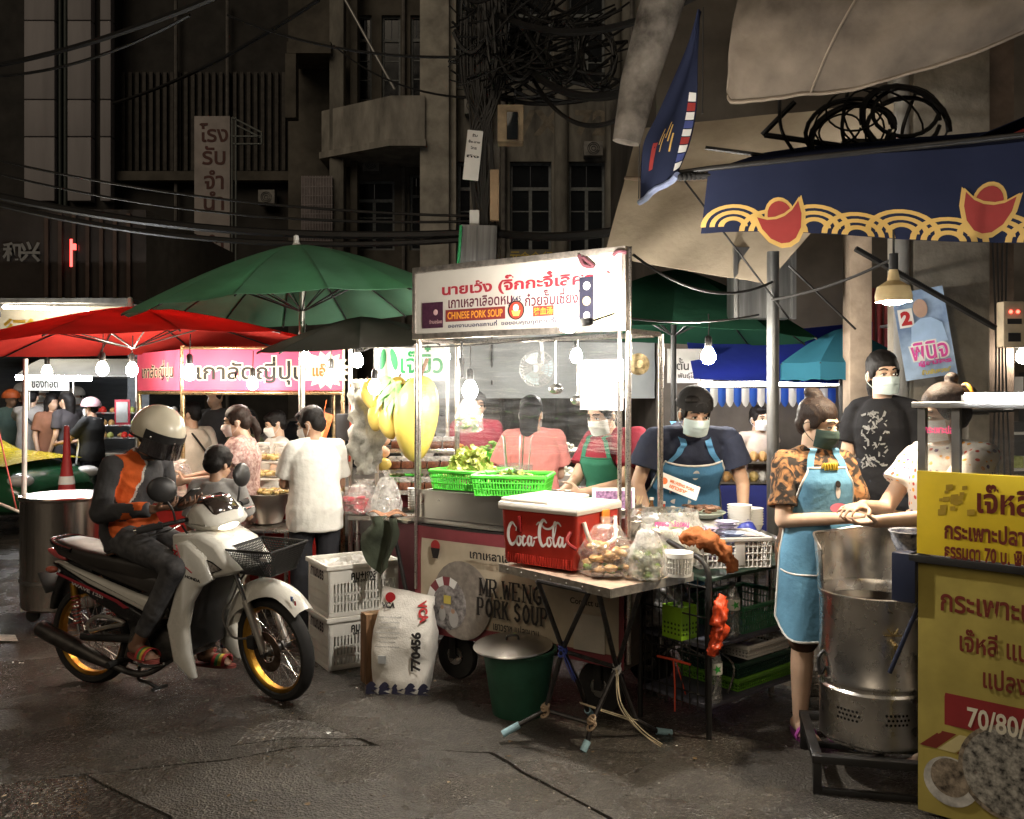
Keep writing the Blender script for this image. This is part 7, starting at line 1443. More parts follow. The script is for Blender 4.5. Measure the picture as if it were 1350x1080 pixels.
for (bd, ofs, mm, nm) in ((.07, .0145, mcream, 'lettering_outline'), (.015, .016, M_ink, 'lettering')):
 q = MB(T); text(q, 'เกาลัดญี่ปุ่น', axes(V((mid.x, mid.y, (zt_+zb_)/2))+nf*ofs, u_, V((0, 0, 1)), nf), w=.72, h=.17, bold=bd); q.build(nm, sg2, mm, ang=0)
c_ = (wx(430, YC), wz(488, YC)); q = MB(T); n = 32; q.add([(c_[0]+cos(2*pi*i/n)*(.20 if i % 2 else .14), YC-.0225, c_[1]+sin(2*pi*i/n)*(.145 if i % 2 else .11)) for i in range(n)], [tuple(range(n))]); sb_ = q.build('starburst', sg1, mat('starburst_cream', (.75, .66, .50), .6), ang=0)
q = MB(T); text(q, 'แอ๊ป', Mx.Translation((c_[0]-.02, YC-.024, c_[1])) @ FACE, w=.16, h=.10, bold=.04); q.build('orange_lettering', sb_, mat('orange_ink', (.7, .12, .02), .5), ang=0)
q = MB(T); q.cyl((wx(241, YC), YC-.012, wz(518, YC)), (wx(452, YC), YC-.012, wz(518, YC)), .016); q.cyl((wx(241, YC), YC-.012, wz(459, YC)), (wx(452, YC), YC-.012, wz(459, YC)), .012); q.tube([A_+V((0, 0, wz(518, YC))), B_+V((0, 0, wz(518, YC)))], .014); q.build('frame_rail', cs, M_brass)
q = MB(T); q.box(wx(205, 6.5), wx(440, 6.5), 6.45, YC+.3, .80, .84, .01); q.build('counter_top', cs, mat('counter_white', (.55, .52, .46), .5)); q = MB(T); q.box(wx(200, 6.5), wx(440, 6.5), 6.5, 6.53, .15, .80); q.build('counter_front', cs, mat('red_panel', (.5, .025, .02), .5), ang=0)
q = MB(T); q.box(wx(205, 6.5), wx(440, 6.5), 6.54, YC+.28, .06, .12); q.build('counter_shelf', cs, M_steel_d, ang=0)
# food on its counter: trays of wrapped yellow snacks in tiers, jars
M_snack = mat('yellow_snack', (.70, .46, .12), .45, var=.4, vs=25, col2=(.85, .66, .30))
for i, (px, py, lab) in enumerate(((352, 650, 'lowest tray of wrapped yellow snacks on the chestnut counter'), (356, 633, 'middle tray of wrapped yellow snacks on the chestnut counter'), (362, 617, 'top tray of wrapped yellow snacks below the jars'))):
 o = thing('snack_tray', lab, 'tray', (wx(px, 6.35+i*.12), 6.35+i*.12, .86+i*.11)); q = MB(); q.box(-.25, .22, -.09, .09, 0, .012, .004); q.build('tray_plate', o, M_whitep); q = MB(); rd = random.Random(30+i)
 for k in range(46): q.ell((rd.uniform(-.22, .19), rd.uniform(-.07, .07), .03+rd.uniform(0, .025)), (rd.uniform(.025, .04), .02, .014), 7, 5, rot=Mx.Rotation(rd.uniform(0, 3), 3, 'Z'))
 q.build('snacks', o, M_snack, kind='stuff'); q = MB(); q.grid(lambda u, v_: (-.26+u*.5, -.10+v_*.2, .055+.02*sin(u*9)*sin(v_*4)+.012*NZ.noise(V((u*9, v_*6, i)))), 16, 8); q.build('wrap', o, M_bag, ang=70)
for px, lab in ((345, 'clear lidded jar at the edge of the snack trays'), (372, 'clear lidded jar beside the white-shirted man')):
 o = thing('food_jar', lab, 'jar', (wx(px, 6.62), 6.62, 1.09)); q = MB(); q.lathe([(.05, 0), (.058, .01), (.058, .09), (.05, .11)], n=20); q.build('jar_wall', o, M_bagm); q = MB(); q.lathe([(.056, .112), (.058, .13), (.0, .135)], n=20); q.build('lid', o, M_white)
bowl('steel_pot', 'deep polished steel pot below the snack trays', (wx(352, 6.2), 6.2, .70), .16, .20, None, M_steel, 'pot')
q = MB(); q.box(-.30, .22, -.25, .2, 0, .03, .006); o = thing('low_table', 'low steel table holding the deep pot beside the white-shirted man', 'table', (wx(352, 6.2), 6.2, .665)); q.build('tabletop', o, M_steel_d)
for a in (-.26, .18):
 for b in (-.2, .15): q = MB(); q.cyl((a, b, -.66), (a, b, -.002), .014); q.build('leg', o, M_steel_d)
q = MB(); q.box(0, .18, 0, .004, 0, .0)
for (px, py, Y, lab, col, sz) in ((300, 610, 6.75, 'green plastic tub on the chestnut counter', (.10, .35, .05), (.10, .09)), (212, 640, 6.45, 'red plastic tub behind the rider', (.6, .03, .02), (.10, .10)), (262, 640, 6.55, 'red plastic tub beside the crouching child', (.6, .03, .02), (.09, .10))):
 o = thing('plastic_tub', lab, 'tub', (wx(px, Y), Y, .842)); q = MB(); q.lathe([(0, .002), (sz[0]*.8, .002), (sz[0], sz[1]), (sz[0]+.008, sz[1]+.004), (sz[0]-.006, sz[1]), (sz[0]*.76, .01), (0, .01)], n=24); q.build('tub_shell', o, mat('tub_%.2f' % col[0], col, .45))
bag('plastic_bag', 'white carrier bag on the chestnut counter behind the rider', (wx(232, 6.6), 6.6, .842), .13, .26, M_bagm, None, 31, .5)
bag('plastic_bag', 'clear bag of buns beside the white carrier bag', (wx(190, 6.7), 6.7, .842), .10, .18, M_bag, [(M_tofu, 16, .03, .5)], 33, .4)
q = MB(); q.box(-.075, .075, -.004, .004, -.11, .11, .002); rn = thing('orange_tag', 'orange net tag hanging from the chestnut stall frame', 'tag', P(421, 562, 6.7)); rn.rotation_euler = (0, R(18), R(10)); q.build('tag_frame', rn, mat('orange_net', (.8, .16, .04), .5, var=.3, vs=40)); q = MB(); q.box(-.035, .045, -.007, -.0045, -.08, .04); q.build('tag_card', rn, mat('card_orange_pale', (.75, .45, .2), .6), ang=0); q = MB(); q.tube([(0, 0, .11), (-.01, 0, .20)], .003, 5); q.build('tag_string', rn, mat('orange_net', (.8, .16, .04), .5))
# ================================================================ fruit stall with giant mango
M_mango = mat('mango_skin', (.80, .52, .09), .35, var=.2, vs=3, col2=(.86, .66, .16), coat=.2); M_mangog = mat('mango_green', (.58, .50, .08), .35, var=.25, vs=3, col2=(.74, .56, .12), coat=.2)
fs = thing('fruit_stall', 'fruit stall with steel shelves, white tarp and white name board with green letters', 'stall', (wx(545, 6.1), 6.1, 0)); T = Mx.Translation(-V(fs.location))
q = MB(T); q.box(wx(493, 6.2), wx(588, 6.2), 6.2, 6.215, wz(502, 6.2), wz(449, 6.2)); bd_ = q.build('name_board', fs, mat('board_white', (.74, .73, .70), .5), ang=0)
q = MB(T); text(q, 'เจ๊บิ๋ว', Mx.Translation((wx(556, 6.2), 6.196, wz(474, 6.2))) @ FACE, w=.29, h=.19, bold=.02); q.build('green_lettering', bd_, mat('leaf_green_paint', (.02, .22, .07), .5), ang=0)
for k, (px, rz_) in enumerate(((504, .15), (519, -.2))): q = MB(T); q.T = T @ Mx.Translation((wx(px, 6.2), 6.196, wz(474, 6.2))) @ Mx.Rotation(rz_, 4, 'Y') @ FACE; q.add([(cos(2*pi*i/20)*.028*(1-.3*abs(sin(pi*i/20))), sin(2*pi*i/20)*.075, 0) for i in range(20)], [tuple(range(20))]); q.build('leaf_mark', bd_, mat('leaf_green_paint', (.02, .22, .07), .5), ang=0)
for px, Y in ((462, 6.3), (497, 6.1), (560, 6.3), (590, 6.6)): q = MB(T); q.cyl((wx(px, Y), Y, 0), (wx(px, Y), Y, wz(440, Y)), .014); q.build('post', fs, M_alu)
q = MB(T); q.grid(lambda u, v_: P(462+u*125, 438-6*sin(u*8)+8*v_, 6.05+.1*v_), 14, 3, .003); q.build('red_awning_edge', fs, fabric('awning_red', (.5, .03, .03), .4))
q = MB(T); q.grid(lambda u, v_: P(440+u*120, 452-22*sin(u*3.1)-10*v_*u+10*v_, 6.0+.5*v_), 16, 5, .003); q.build('brown_tarp', fs, fabric('tarp_tan', (.30, .22, .13), .4))
for i, (z, y_) in enumerate(((.78, 6.05), (.93, 6.2), (1.06, 6.35), (1.19, 6.5))): q = MB(T); q.box(wx(462, y_) if i == 0 else wx(500, y_), wx(600, y_), y_-.10, y_+.35, z-.03, z, .004); q.build('shelf', fs, M_steel_d if i else mat('tray_steel', (.42, .40, .37), .3, .9))
q = MB(T); q.box(wx(500, 6.0), wx(590, 6.0), 5.98, 6.0, .10, .74); q.build('front_panel', fs, mat('dark_maroon_panel', (.10, .03, .035), .6), ang=0)
for px in (470, 520, 585): q = MB(T); q.cyl((wx(px, 6.0), 6.02, 0), (wx(px, 6.0), 6.02, .748), .016); q.build('leg', fs, M_steel_d)
# packs of dried fruit and whole fruit on the shelves
rd = random.Random(8)
for i, (z, y_) in enumerate(((.93, 6.16), (1.06, 6.31), (1.19, 6.46))):
 for j in range(5):
  px = 518+j*17+i*3; o = thing('fruit_pack', ('lower', 'middle', 'upper')[i]+' shelf pack of brown dried fruit, number '+('one', 'two', 'three', 'four', 'five')[j]+' from the mango sign', 'food pack', (wx(px, y_), y_, z+.001), group='dried fruit packs on the fruit stall'); q = MB(); q.box(-.04, .04, -.05, .05, 0, .05, .012); q.build('fruit_slices', o, mat('dried_fruit', (.17, .06, .03), .5, var=.6, vs=40)); q = MB(); q.box(-.042, .042, -.052, .052, .052, .082, .01); q.build('pack_lid', o, M_bagm)
for k, (px, py, Y, lab) in enumerate(((505, 612, 6.15, 'ripe yellow fruit at the shelf end, lowest'), (503, 596, 6.25, 'peach coloured fruit at the shelf end, middle'), (504, 580, 6.35, 'peach coloured fruit at the shelf end, top'))): q = MB(); q.ell((0, 0, 0), (.058, .05, .045), 16, 10); tag(q.build('yellow_fruit', None, (M_mango, mat('peach_fruit', (.75, .45, .28), .45, var=.15))[k > 0], loc=P(px, py, Y)), lab, 'fruit')
# the sign fruits
def mango(label, c, r, tl, m, big=False):
 o = thing('mango_model', label, 'mango model', c, group='model mangoes on the fruit stall'); o.rotation_euler = (0, R(tl), 0); q = MB(); n, k = 28, 20; 
 q.grid(lambda u, v_: (lambda a, t: (r[0]*sin(t)*cos(a)*(1+.12*cos(t))+r[0]*.12*cos(t)**2, r[1]*sin(t)*sin(a)*(1+.12*cos(t)), r[2]*cos(t)))(u*2*pi, v_*pi), n, k); q.build('fruit_skin', o, m); q = MB(); q.tube(catmull([(0, 0, r[2]*.95), (r[0]*.1, 0, r[2]*1.15), (r[0]*.25, -.01, r[2]*1.4)], 4), [.012]*9, 7) if big else q.cyl((0, 0, r[2]*.95), (0, 0, r[2]*1.12), .006); q.build('stem', o, mat('stem_brown', (.12, .06, .03), .8)); return o
mango('giant yellow mango model hanging beside the soup cart', P(548, 552, 5.55), (.135, .10, .265), 6, M_mangog, True)
mango('small mango model nearest the bulb', P(490, 521, 5.75), (.065, .06, .105), -14, M_mango); mango('small mango model between bulb and giant mango', P(516, 526, 5.7), (.075, .06, .15), 20, M_mango); mango('small mango model hanging in the middle of the bunch', P(497, 548, 5.75), (.06, .05, .10), 10, M_mango); mango('small mango model lowest in the bunch', P(511, 558, 5.65), (.058, .05, .105), -12, M_mango)
q = MB(); rd = random.Random(14)
for k in range(26):
 b = V((rd.uniform(-.04, .10), rd.uniform(-.05, .02), rd.uniform(-.02, .06))); ln = rd.uniform(.12, .2); a = rd.uniform(-2.9, -.4); el = rd.uniform(-.9, .3); d = V((cos(a)*cos(el)*.8, -abs(sin(a))*.4, sin(el)-.2)).normalized(); sd = d.cross(V((0, 1, 0))).normalized()
 q.grid(lambda u, v_: b+d*ln*u+sd*(v_-.5)*.045*sin(pi*min(.98, u+.05))+V((0, 0, -.05*u*u)), 6, 2)
lv = q.build('leaf_bunch', None, mat('leaf_model', (.06, .20, .05), .45, var=.5, vs=14, col2=(.20, .36, .12)), ang=60, loc=P(520, 508, 5.62)); lv['kind'] = 'stuff'; tag(lv, 'bunch of long green leaves above the mango models', 'leaves')
# bags and bowls on the fruit table
bag('plastic_bag', 'white crumpled bag at the back of the fruit table', (wx(480, 6.1), 6.1, .782), .12, .22, M_bagm, None, 41, .5); bag('plastic_bag', 'clear bag of pink and red fruit on the fruit table', (wx(470, 5.98), 5.98, .782), .12, .19, M_bag, [(mat('pink_fruit', (.75, .15, .18), .4), 40, .03, .55)], 43, .5, ry=.08); bag('plastic_bag', 'white bag with tied handles hanging at the fruit shelf', P(510, 690, 5.85), .10, .34, M_bagm, None, 45, .25); bag('plastic_bag', 'low white bag beside the red fruit bag', (wx(505, 5.95), 5.95, .782), .12, .13, M_bagm, None, 46, .7)
rag('post_wrap', 'grey plastic sheet wrapped round the fruit stall post', [P(480, 500, 6.0), P(482, 545, 6.0), P(482, 590, 6.0), P(484, 625, 6.0)], mat('grey_sheet', (.34, .33, .29), .5, var=.4, vs=12, bump=.8, bs=25), .085, 9, 'plastic sheet')
q = MB(); q.box(-.05, .05, -.03, .03, -.09, .09, .008); tag(q.build('switch_box', None, mat('grey_box', (.06, .06, .065), .5), loc=P(453, 563, 6.2)), 'dark grey switch box on the pole beside the fruit stall', 'switch box')
q = MB(); q.tube([(0, 0, .30), (.003, 0, -.0), (-.006, 0, -.22)], .007, 6); tag(q.build('red_strap', None, mat('red_string', (.6, .07, .03), .7), loc=P(462, 565, 6.05)), 'red strap running down the pole by the switch box', 'strap')
cbb = thing('paper_cups', 'stack of pale paper cups beside the cart post', 'cups', P(545, 672, 5.25)); q = MB()
for i in range(9): q.lathe([(.026, i*.014), (.032, i*.014+.012), (.034, i*.014+.013)], n=16)
q.build('cup_stack', cbb, M_whitep)
# ================================================================ people on the left
pm = Person('man in white T-shirt and white mask seen from behind by the crates', (wx(415, 5.85), 5.85, 0), R(207), 1.56, dict(chest=(0, .03, 1.21), neck=(0, .055, 1.36), head=(0, .10, 1.47), shR=(.15, 0, 1.31), shL=(-.15, 0, 1.31), elR=(.19, .04, 1.05), wrR=(.15, .25, 1.05), elL=(-.19, .08, 1.06), wrL=(-.12, .29, 1.02)), sk=3, vs=.007, face=(48, 16, 0))
pm.build_body(handL=dict(d=(0, -.8, .3), pn=(0, 0, -1), curl=.3)); pm.shirt(cloth('white_tee', (.66, .64, .59), var=.06), sleeve=.8, g=.030, hem=-.15, amp=.009, cuff=.066, wid=.98, dep=1.08); pm.trousers(cloth('dark_shorts', (.03, .03, .035))); pm.hair('fringe'); pm.mask(mat('surgical_white', (.7, .7, .68), .8))
pw = Person('woman with ponytail, white mask and pink flowered dress reaching across the chestnut counter', (wx(318, 6.35), 6.35, 0), R(-82), 1.53, dict(elR=(.2, .2, 1.1), wrR=(.14, .42, 1.06), elL=(-.2, .14, 1.08), wrL=(-.12, .38, 1.06), head=(0, .03, 1.5)), sk=1, vs=.008, face=(0, 6, 0), female=True)
pw.build_body(); pw.shirt(cloth('pink_floral', (.55, .26, .25), var=.5, vs=45, col2=(.68, .52, .46)), sleeve=.5, g=.03, hem=-.1, cuff=.07); pw.skirt(cloth('pink_floral', (.55, .26, .25)), .4); pw.hair('pony', M_hairb); pw.mask(mat('mask_pinkish', (.74, .66, .62), .8))
pc_ = Person('child with black hair and grey top standing behind the motorbike', (wx(287, 5.5), 5.5, 0), R(172), 1.27, dict(elR=(.2, .12, 1.08), wrR=(.12, .3, 1.05)), sk=3, vs=.008, face=(-15, 14, 0), hs=1.16)
pc_.build_body(low=True); pc_.shirt(cloth('grey_top', (.26, .25, .24)), sleeve=.9, g=.03, hem=-.12); pc_.trousers(cloth('blue_jeans', (.05, .07, .12))); pc_.hair('fringe', g=.006); pc_.sandal('R', mat('pink_sole', (.45, .12, .14), .7), [mat('pink_strap', (.55, .14, .18), .6)]); pc_.sandal('L', mat('pink_sole', (.45, .12, .14), .7), [mat('pink_strap', (.55, .14, .18), .6)])
pbx = Person('boy in white T-shirt and mask looking down at a phone behind the snack trays', (wx(365, 7.4), 7.4, 0), R(-60), 1.46, dict(elR=(.19, .1, 1.06), wrR=(.06, .28, 1.1), elL=(-.2, .1, 1.06), wrL=(-.06, .3, 1.1)), sk=1, vs=.009, face=(-10, 14, 0)); pbx.build_body(); pbx.shirt(cloth('white_tee', (.66, .64, .59)), sleeve=.7, g=.03); pbx.trousers(cloth('navy_trousers', (.02, .02, .03))); pbx.hair('fringe'); pbx.mask(mat('surgical_white', (.7, .7, .68), .8))
pbk = Person('man in beige T-shirt with black shoulder strap behind the chestnut stall post', (wx(252, 7.9), 7.9, 0), R(230), 1.53, {}, sk=0, vs=.011, face=(30, 8, 0)); pbk.build_body(low=True); pbk.shirt(cloth('beige_tee', (.55, .48, .40)), sleeve=.7, g=.03); pbk.trousers(cloth('navy_trousers', (.02, .02, .03))); pbk.hair('short'); q = MB(); q.tube(catmull([pbk.J['neck']+V((.05, .09, -.05)), pbk.J['chest']+V((0, .16, 0)), pbk.J['waist']+V((-.15, .10, 0))], 6), .016, 6, sx=.4); q.build('shoulder_strap', pbk.o, M_black)
pbh = Person('person in glossy black helmet behind the woman in pink', (wx(322, 7.7), 7.7, 0), R(-30), 1.46, {}, sk=3, vs=.011); pbh.build_body(low=True); pbh.shirt(cloth('olive_tee', (.08, .09, .05)), sleeve=.7); pbh.trousers(cloth('navy_trousers', (.02, .02, .03))); q = MB(); q.grid(lambda u, v_: pbh.hp(sin(u*2*pi)*.125*cos(R(90)-v_*R(120)), cos(u*2*pi)*.14*cos(R(90)-v_*R(120)), .02+.125*sin(R(90)-v_*R(120))), 30, 14, -.004); q.build('helmet', pbh.o, mat('helmet_black', (.015, .014, .014), .12, coat=.6))
# ================================================================ far left: tank, cone, taxi, crowd, lit stall
tk = thing('steel_tank', 'tall round stainless steel tank on castors behind the motorbike', 'tank', (wx(86, 6.4), 6.4, 0)); q = MB(); q.lathe([(0, .10), (.27, .10), (.285, .115), (.285, .84), (.297, .845), (.30, .86), (.292, .872), (.0, .878)], n=48); q.build('tank_shell', tk, mat('mirror_steel', (.55, .50, .45), .2, 1., var=.2, vs=2, stretch=(7, 7, .15), rvar=.1))
for a in range(4): q = MB(); q.T = Mx.Translation((cos(a*pi/2+.5)*.2, sin(a*pi/2+.5)*.2, .045)) @ Mx.Rotation(R(90), 4, 'X'); q.lathe([(.015, -.015), (.045, -.014), (.045, .014), (.015, .015)], n=16); q.build('castor', tk, M_rub)
q = MB(); q.lathe([(.286, .28), (.291, .285), (.291, .30), (.286, .305)], n=48); q.build('seam_band', tk, M_steel)
up_ = thing('awning_pole', 'thin white pole standing at the tank under the red umbrella', 'pole', (wx(30, 6.6), 6.6, 0)); q = MB(); q.cyl((0, 0, 0), (.02, 0, 1.83), .017); q.build('pole_tube', up_, mat('white_pole', (.66, .62, .58), .4)); q = MB(); q.tube([(-.19, -.1, 1.65), (-.10, -.05, 1.1), (-.03, -.02, .72)], .006, 6); q.build('red_guy_rope', up_, mat('pink_rope', (.6, .12, .10), .7)); q = MB(); q.tube([(-.2, -.08, .82), (.04, -.02, .70), (.10, -.03, .69)], .012, 7); q.build('pole_bracket', up_, M_alu)
cn = thing('traffic_cone', 'tall dark red traffic cone with two white bands near the taxi', 'cone', (wx(88, 8.9), 8.9, 0)); cn.scale = (1.2, 1.2, 1.32); q = MB(); q.lathe([(.0, .03), (.13, .03), (.09, .30), (.03, .72), (.02, .95), (.0, .955)], n=24); q.build('cone_body', cn, mat('cone_red', (.40, .03, .03), .5)); q = MB(); q.box(-.18, .18, -.18, .18, 0, .03, .008); q.build('base', cn, M_rub)
for z0, z1, r0, r1 in ((.28, .38, .0955, .081), (.52, .58, .062, .053)): q = MB(); q.lathe([(r0+.002, z0), (r1+.002, z1)], n=24, caps=False); q.build('reflective_band', cn, M_whitep)
tx = thing('taxi_car', 'green and yellow taxi cut by the left edge of the picture', 'car', (wx(-34, 10.6), 10.6, 0), rz=R(-8)); M_tg = mat('taxi_green', (.015, .075, .03), .2, var=.1, coat=.5); M_ty = mat('taxi_yellow', (.55, .42, .02), .25, var=.1, coat=.5)
def carloft(secs, m, name, par, n=20):
 q = MB(); vs = []
 for (x, hw, z0, z1, e) in secs:
  for j in range(n):
   t = 2*pi*j/n; c_, s_ = cos(t), sin(t); vs.append((x, abs(c_)**(2/e)*(1 if c_ > 0 else -1)*hw, (z0+z1)/2+abs(s_)**(2/e)*(1 if s_ > 0 else -1)*(z1-z0)/2))
 m_ = len(secs); q.add(vs, [(i*n+j, i*n+(j+1) % n, (i+1)*n+(j+1) % n, (i+1)*n+j) for i in range(m_-1) for j in range(n)]+[tuple(range(n)), tuple((m_-1)*n+j for j in range(n))[::-1]]); return q.build(name, par, m, ang=45)
def car(o, mlow, mtop, x1=1.15):
 carloft([(x1-4.4, .70, .3, .75, 4), (x1-4.3, .80, .22, .85, 5), (x1-3.4, .86, .2, .92, 5), (x1-1.5, .87, .2, .90, 5), (x1-.9, .86, .2, .86, 5), (x1-.3, .80, .22, .74, 4), (x1-.05, .68, .26, .62, 4), (x1, .55, .32, .52, 4)], mlow, 'body', o)
 carloft([(x1-4.0, .60, .84, .88, 3), (x1-3.5, .66, .84, 1.32, 4), (x1-3.0, .68, .84, 1.45, 5), (x1-2.2, .68, .84, 1.45, 5), (x1-1.75, .66, .84, 1.32, 4), (x1-1.05, .66, .84, .90, 3)], mtop, 'cabin', o)
 for s_ in (-1, 1):
  for k, (a, b) in enumerate(((x1-3.35, x1-2.65), (x1-2.55, x1-1.75))): q = MB(); q.add([(a, s_*.70, .90), (b+.25*(k == 1), s_*.70, .90), (b-.15*(k == 1), s_*.685, 1.32), (a+.15*(k == 0), s_*.685, 1.34)], [(0, 1, 2, 3)]); q.build('side_window', o, M_glass, ang=0)
  for xx in (x1-.75, x1-3.55):
   q = MB(); q.T = Mx.Translation((xx, s_*.80, .31)) @ Mx.Rotation(R(90), 4, 'X'); q.lathe([(.19, -.09), (.30, -.09), (.315, -.06), (.315, .06), (.30, .09), (.19, .09)], n=32); wh = q.build('wheel', o, M_rub); q = MB(); q.T = Mx.Translation((xx, s_*.885, .31)) @ Mx.Rotation(R(90)*s_, 4, 'X'); q.lathe([(.0, .0), (.05, .01), (.19, -.01)], n=24, caps=False)
   for i in range(7): a = 2*pi*i/7; q.tube([(cos(a)*.04, sin(a)*.04, -.012), (cos(a)*.185, sin(a)*.185, -.014)], .018, 6)
   q.build('rim', wh, mat('rim_alloy', (.4, .39, .37), .3, .9))
  q = MB(); q.ell((x1-.12, s_*.60, .62), (.14, .13, .075), 16, 10); q.build('headlight', o, mat('car_lens', (.6, .58, .55), .08, coat=.6)); q = MB(); q.ell((x1-4.34, s_*.62, .72), (.06, .14, .08), 14, 8); q.build('tail_light', o, mat('tail_red', (.55, .10, .10), .2))
  q = MB(); q.box(x1-2.3, x1-2.15, s_*.872-.012, s_*.872+.012, .78, .81, .005); q.build('door_handle', o, M_black)
car(tx, M_tg, M_ty); q = MB(); q.grid(lambda u, v_: (-.45+u*1.35, -.70+v_*1.4, .905-.14*max(0, u-.2)**1.6-.03*(2*v_-1)**2+.006), 12, 8, .004); q.build('yellow_bonnet', tx, M_ty, ang=60)
pk = thing('parked_car', 'grey parked car with dark windows behind the chestnut stall', 'car', (wx(455, 9.2), 9.0, 0), rz=R(176)); car(pk, mat('car_grey', (.22, .20, .18), .3, coat=.4), mat('car_grey_roof', (.16, .15, .14), .3, coat=.4), 2.2)
# far stall with canopy, tube lamp, glass shelves
YF = 12.4
fl = thing('snack_stall', 'far stall with white canopy, strip lamp and glass shelves behind the crowd', 'stall', (wx(140, YF), YF, 0)); T = Mx.Translation(-V(fl.location))
q = MB(T); q.grid(lambda u, v_: (wx(52, YF)+u*(wx(215, YF)-wx(52, YF)), YF-.6+v_*1.6, wz(496, YF-.4)+.25*sin(v_*pi)), 12, 8, .01); q.build('canopy', fl, fabric('canopy_white', (.6, .6, .58), .5))
q = MB(T); q.box(wx(64, YF), wx(120, YF), YF-.62, YF-.60, wz(515, YF-.6), wz(499, YF-.6)); sg_ = q.build('signboard', fl, mat('board_white', (.74, .73, .7), .5), ang=0); q = MB(T); text(q, 'ของทอด', Mx.Translation((wx(90, YF), YF-.625, wz(507, YF-.6))) @ FACE, w=.34, h=.09, bold=.03); q.build('lettering', sg_, M_ink, ang=0)
q = MB(T); q.cyl((wx(22, 11.0), 11.0, wz(498, 11.0)), (wx(120, 11.0), 11.0, wz(499, 11.0)), .03, n=8); q.build('strip_lamp', fl, lit('strip_lamp', (.92, .95, 1.), 70))
for px in (64, 120, 200): q = MB(T); q.cyl((wx(px, YF), YF-.5, 0), (wx(px, YF), YF-.5, wz(497, YF)), .02); q.build('post', fl, M_alu)
q = MB(T); q.box(wx(95, YF), wx(240, YF), YF-.45, YF+.3, .72, .78, .01); q.build('counter', fl, M_steel); q = MB(T); q.box(wx(97, YF), wx(238, YF), YF-.40, YF+.25, .1, .72); q.build('counter_body', fl, mat('dark_counter', (.06, .055, .055), .6), ang=0)
for i in range(3): q = MB(T); q.box(wx(125, YF), wx(240, YF), YF-.1, YF+.2, .95+i*.17, .965+i*.17); q.build('glass_shelf', fl, M_bagm, ang=0)
q = MB(T); rd = random.Random(77)
for i in range(3):
 for j in range(12): q.use((M_tofu, M_let, M_white, mat('tub_0.60', (.6, .03, .02), .45))[rd.randrange(4)]); x = wx(128+j*9.3, YF); q.ell((x, YF+rd.uniform(-.05, .1), .99+i*.17), (.045, .05, rd.uniform(.03, .06)), 8, 6)
q.build('goods', fl, kind='stuff'); q = MB(T); q.box(wx(152, 11.8), wx(172, 11.8), 11.78, 11.8, wz(560, 11.8), wz(527, 11.8)); mf = q.build('red_framed_menu', fl, mat('menu_red', (.45, .03, .05), .5), ang=0); q = MB(T); q.box(wx(154.5, 11.8), wx(169.5, 11.8), 11.77, 11.779, wz(557, 11.8), wz(530, 11.8)); q.build('menu_sheet', mf, mat('menu_grey', (.4, .4, .39), .5), ang=0)
FAR = [('man in grey shirt with black cross strap seen from behind near the taxi', 42, 12.0, 190, 1.66, 'grey_shirt', (.36, .34, .33), dict(elR=(.25, .18, 1.22), wrR=(.12, .3, 1.42), elL=(-.25, .18, 1.22), wrL=(-.12, .3, 1.42)), 'short', None),
       ('person in white helmet and mask behind the grey-shirted man', 52, 12.8, 20, 1.70, 'far_white', (.42, .42, .42), {}, None, (.70, .70, .70)), ('person in white helmet at the far left of the crowd', 30, 13.2, 30, 1.72, 'far_dark', (.05, .05, .055), {}, None, (.72, .72, .72)), ('person in orange cap at the left edge of the crowd', 14, 12.9, 60, 1.62, 'far_teal', (.10, .16, .15), {}, None, (.65, .14, .04)),
       ('woman with long hair in dark dress between taxi and cone', 88, 11.7, -110, 1.62, 'far_dark2', (.045, .04, .042), dict(elR=(.2, .12, 1.06), wrR=(.1, .3, 1.1)), 'long', None), ('woman in brown patterned dress beside the dark-dressed woman', 68, 11.9, 60, 1.58, 'far_brown', (.22, .10, .06), dict(elL=(-.2, .12, 1.1), wrL=(-.1, .3, 1.16)), 'shoulder', None),
       ('cook in white apron and pink cap at the far stall', 121, 11.4, -100, 1.52, 'far_black', (.025, .025, .025), dict(elR=(.2, .2, 1.06), wrR=(.12, .42, 1.02), elL=(-.2, .2, 1.06), wrL=(-.12, .42, 1.02)), 'short', (.45, .28, .30)), ('cook with blue straps and white cap behind the far counter', 101, 13.3, 20, 1.66, 'far_grey', (.16, .16, .17), {}, 'short', (.6, .58, .55)),
       ('person in dark shirt waiting behind the far counter', 205, 13.4, 10, 1.66, 'far_dark', (.05, .05, .055), {}, 'short', None), ('vendor behind the fruit shelves with dark hair', 628, 7.6, 10, 1.62, 'far_maroon', (.30, .04, .06), {}, 'short', None), ('passer-by in dark cap between chestnut sign and black umbrella', 285, 9.4, -20, 1.68, 'far_dark', (.05, .05, .055), {}, 'short', None)]
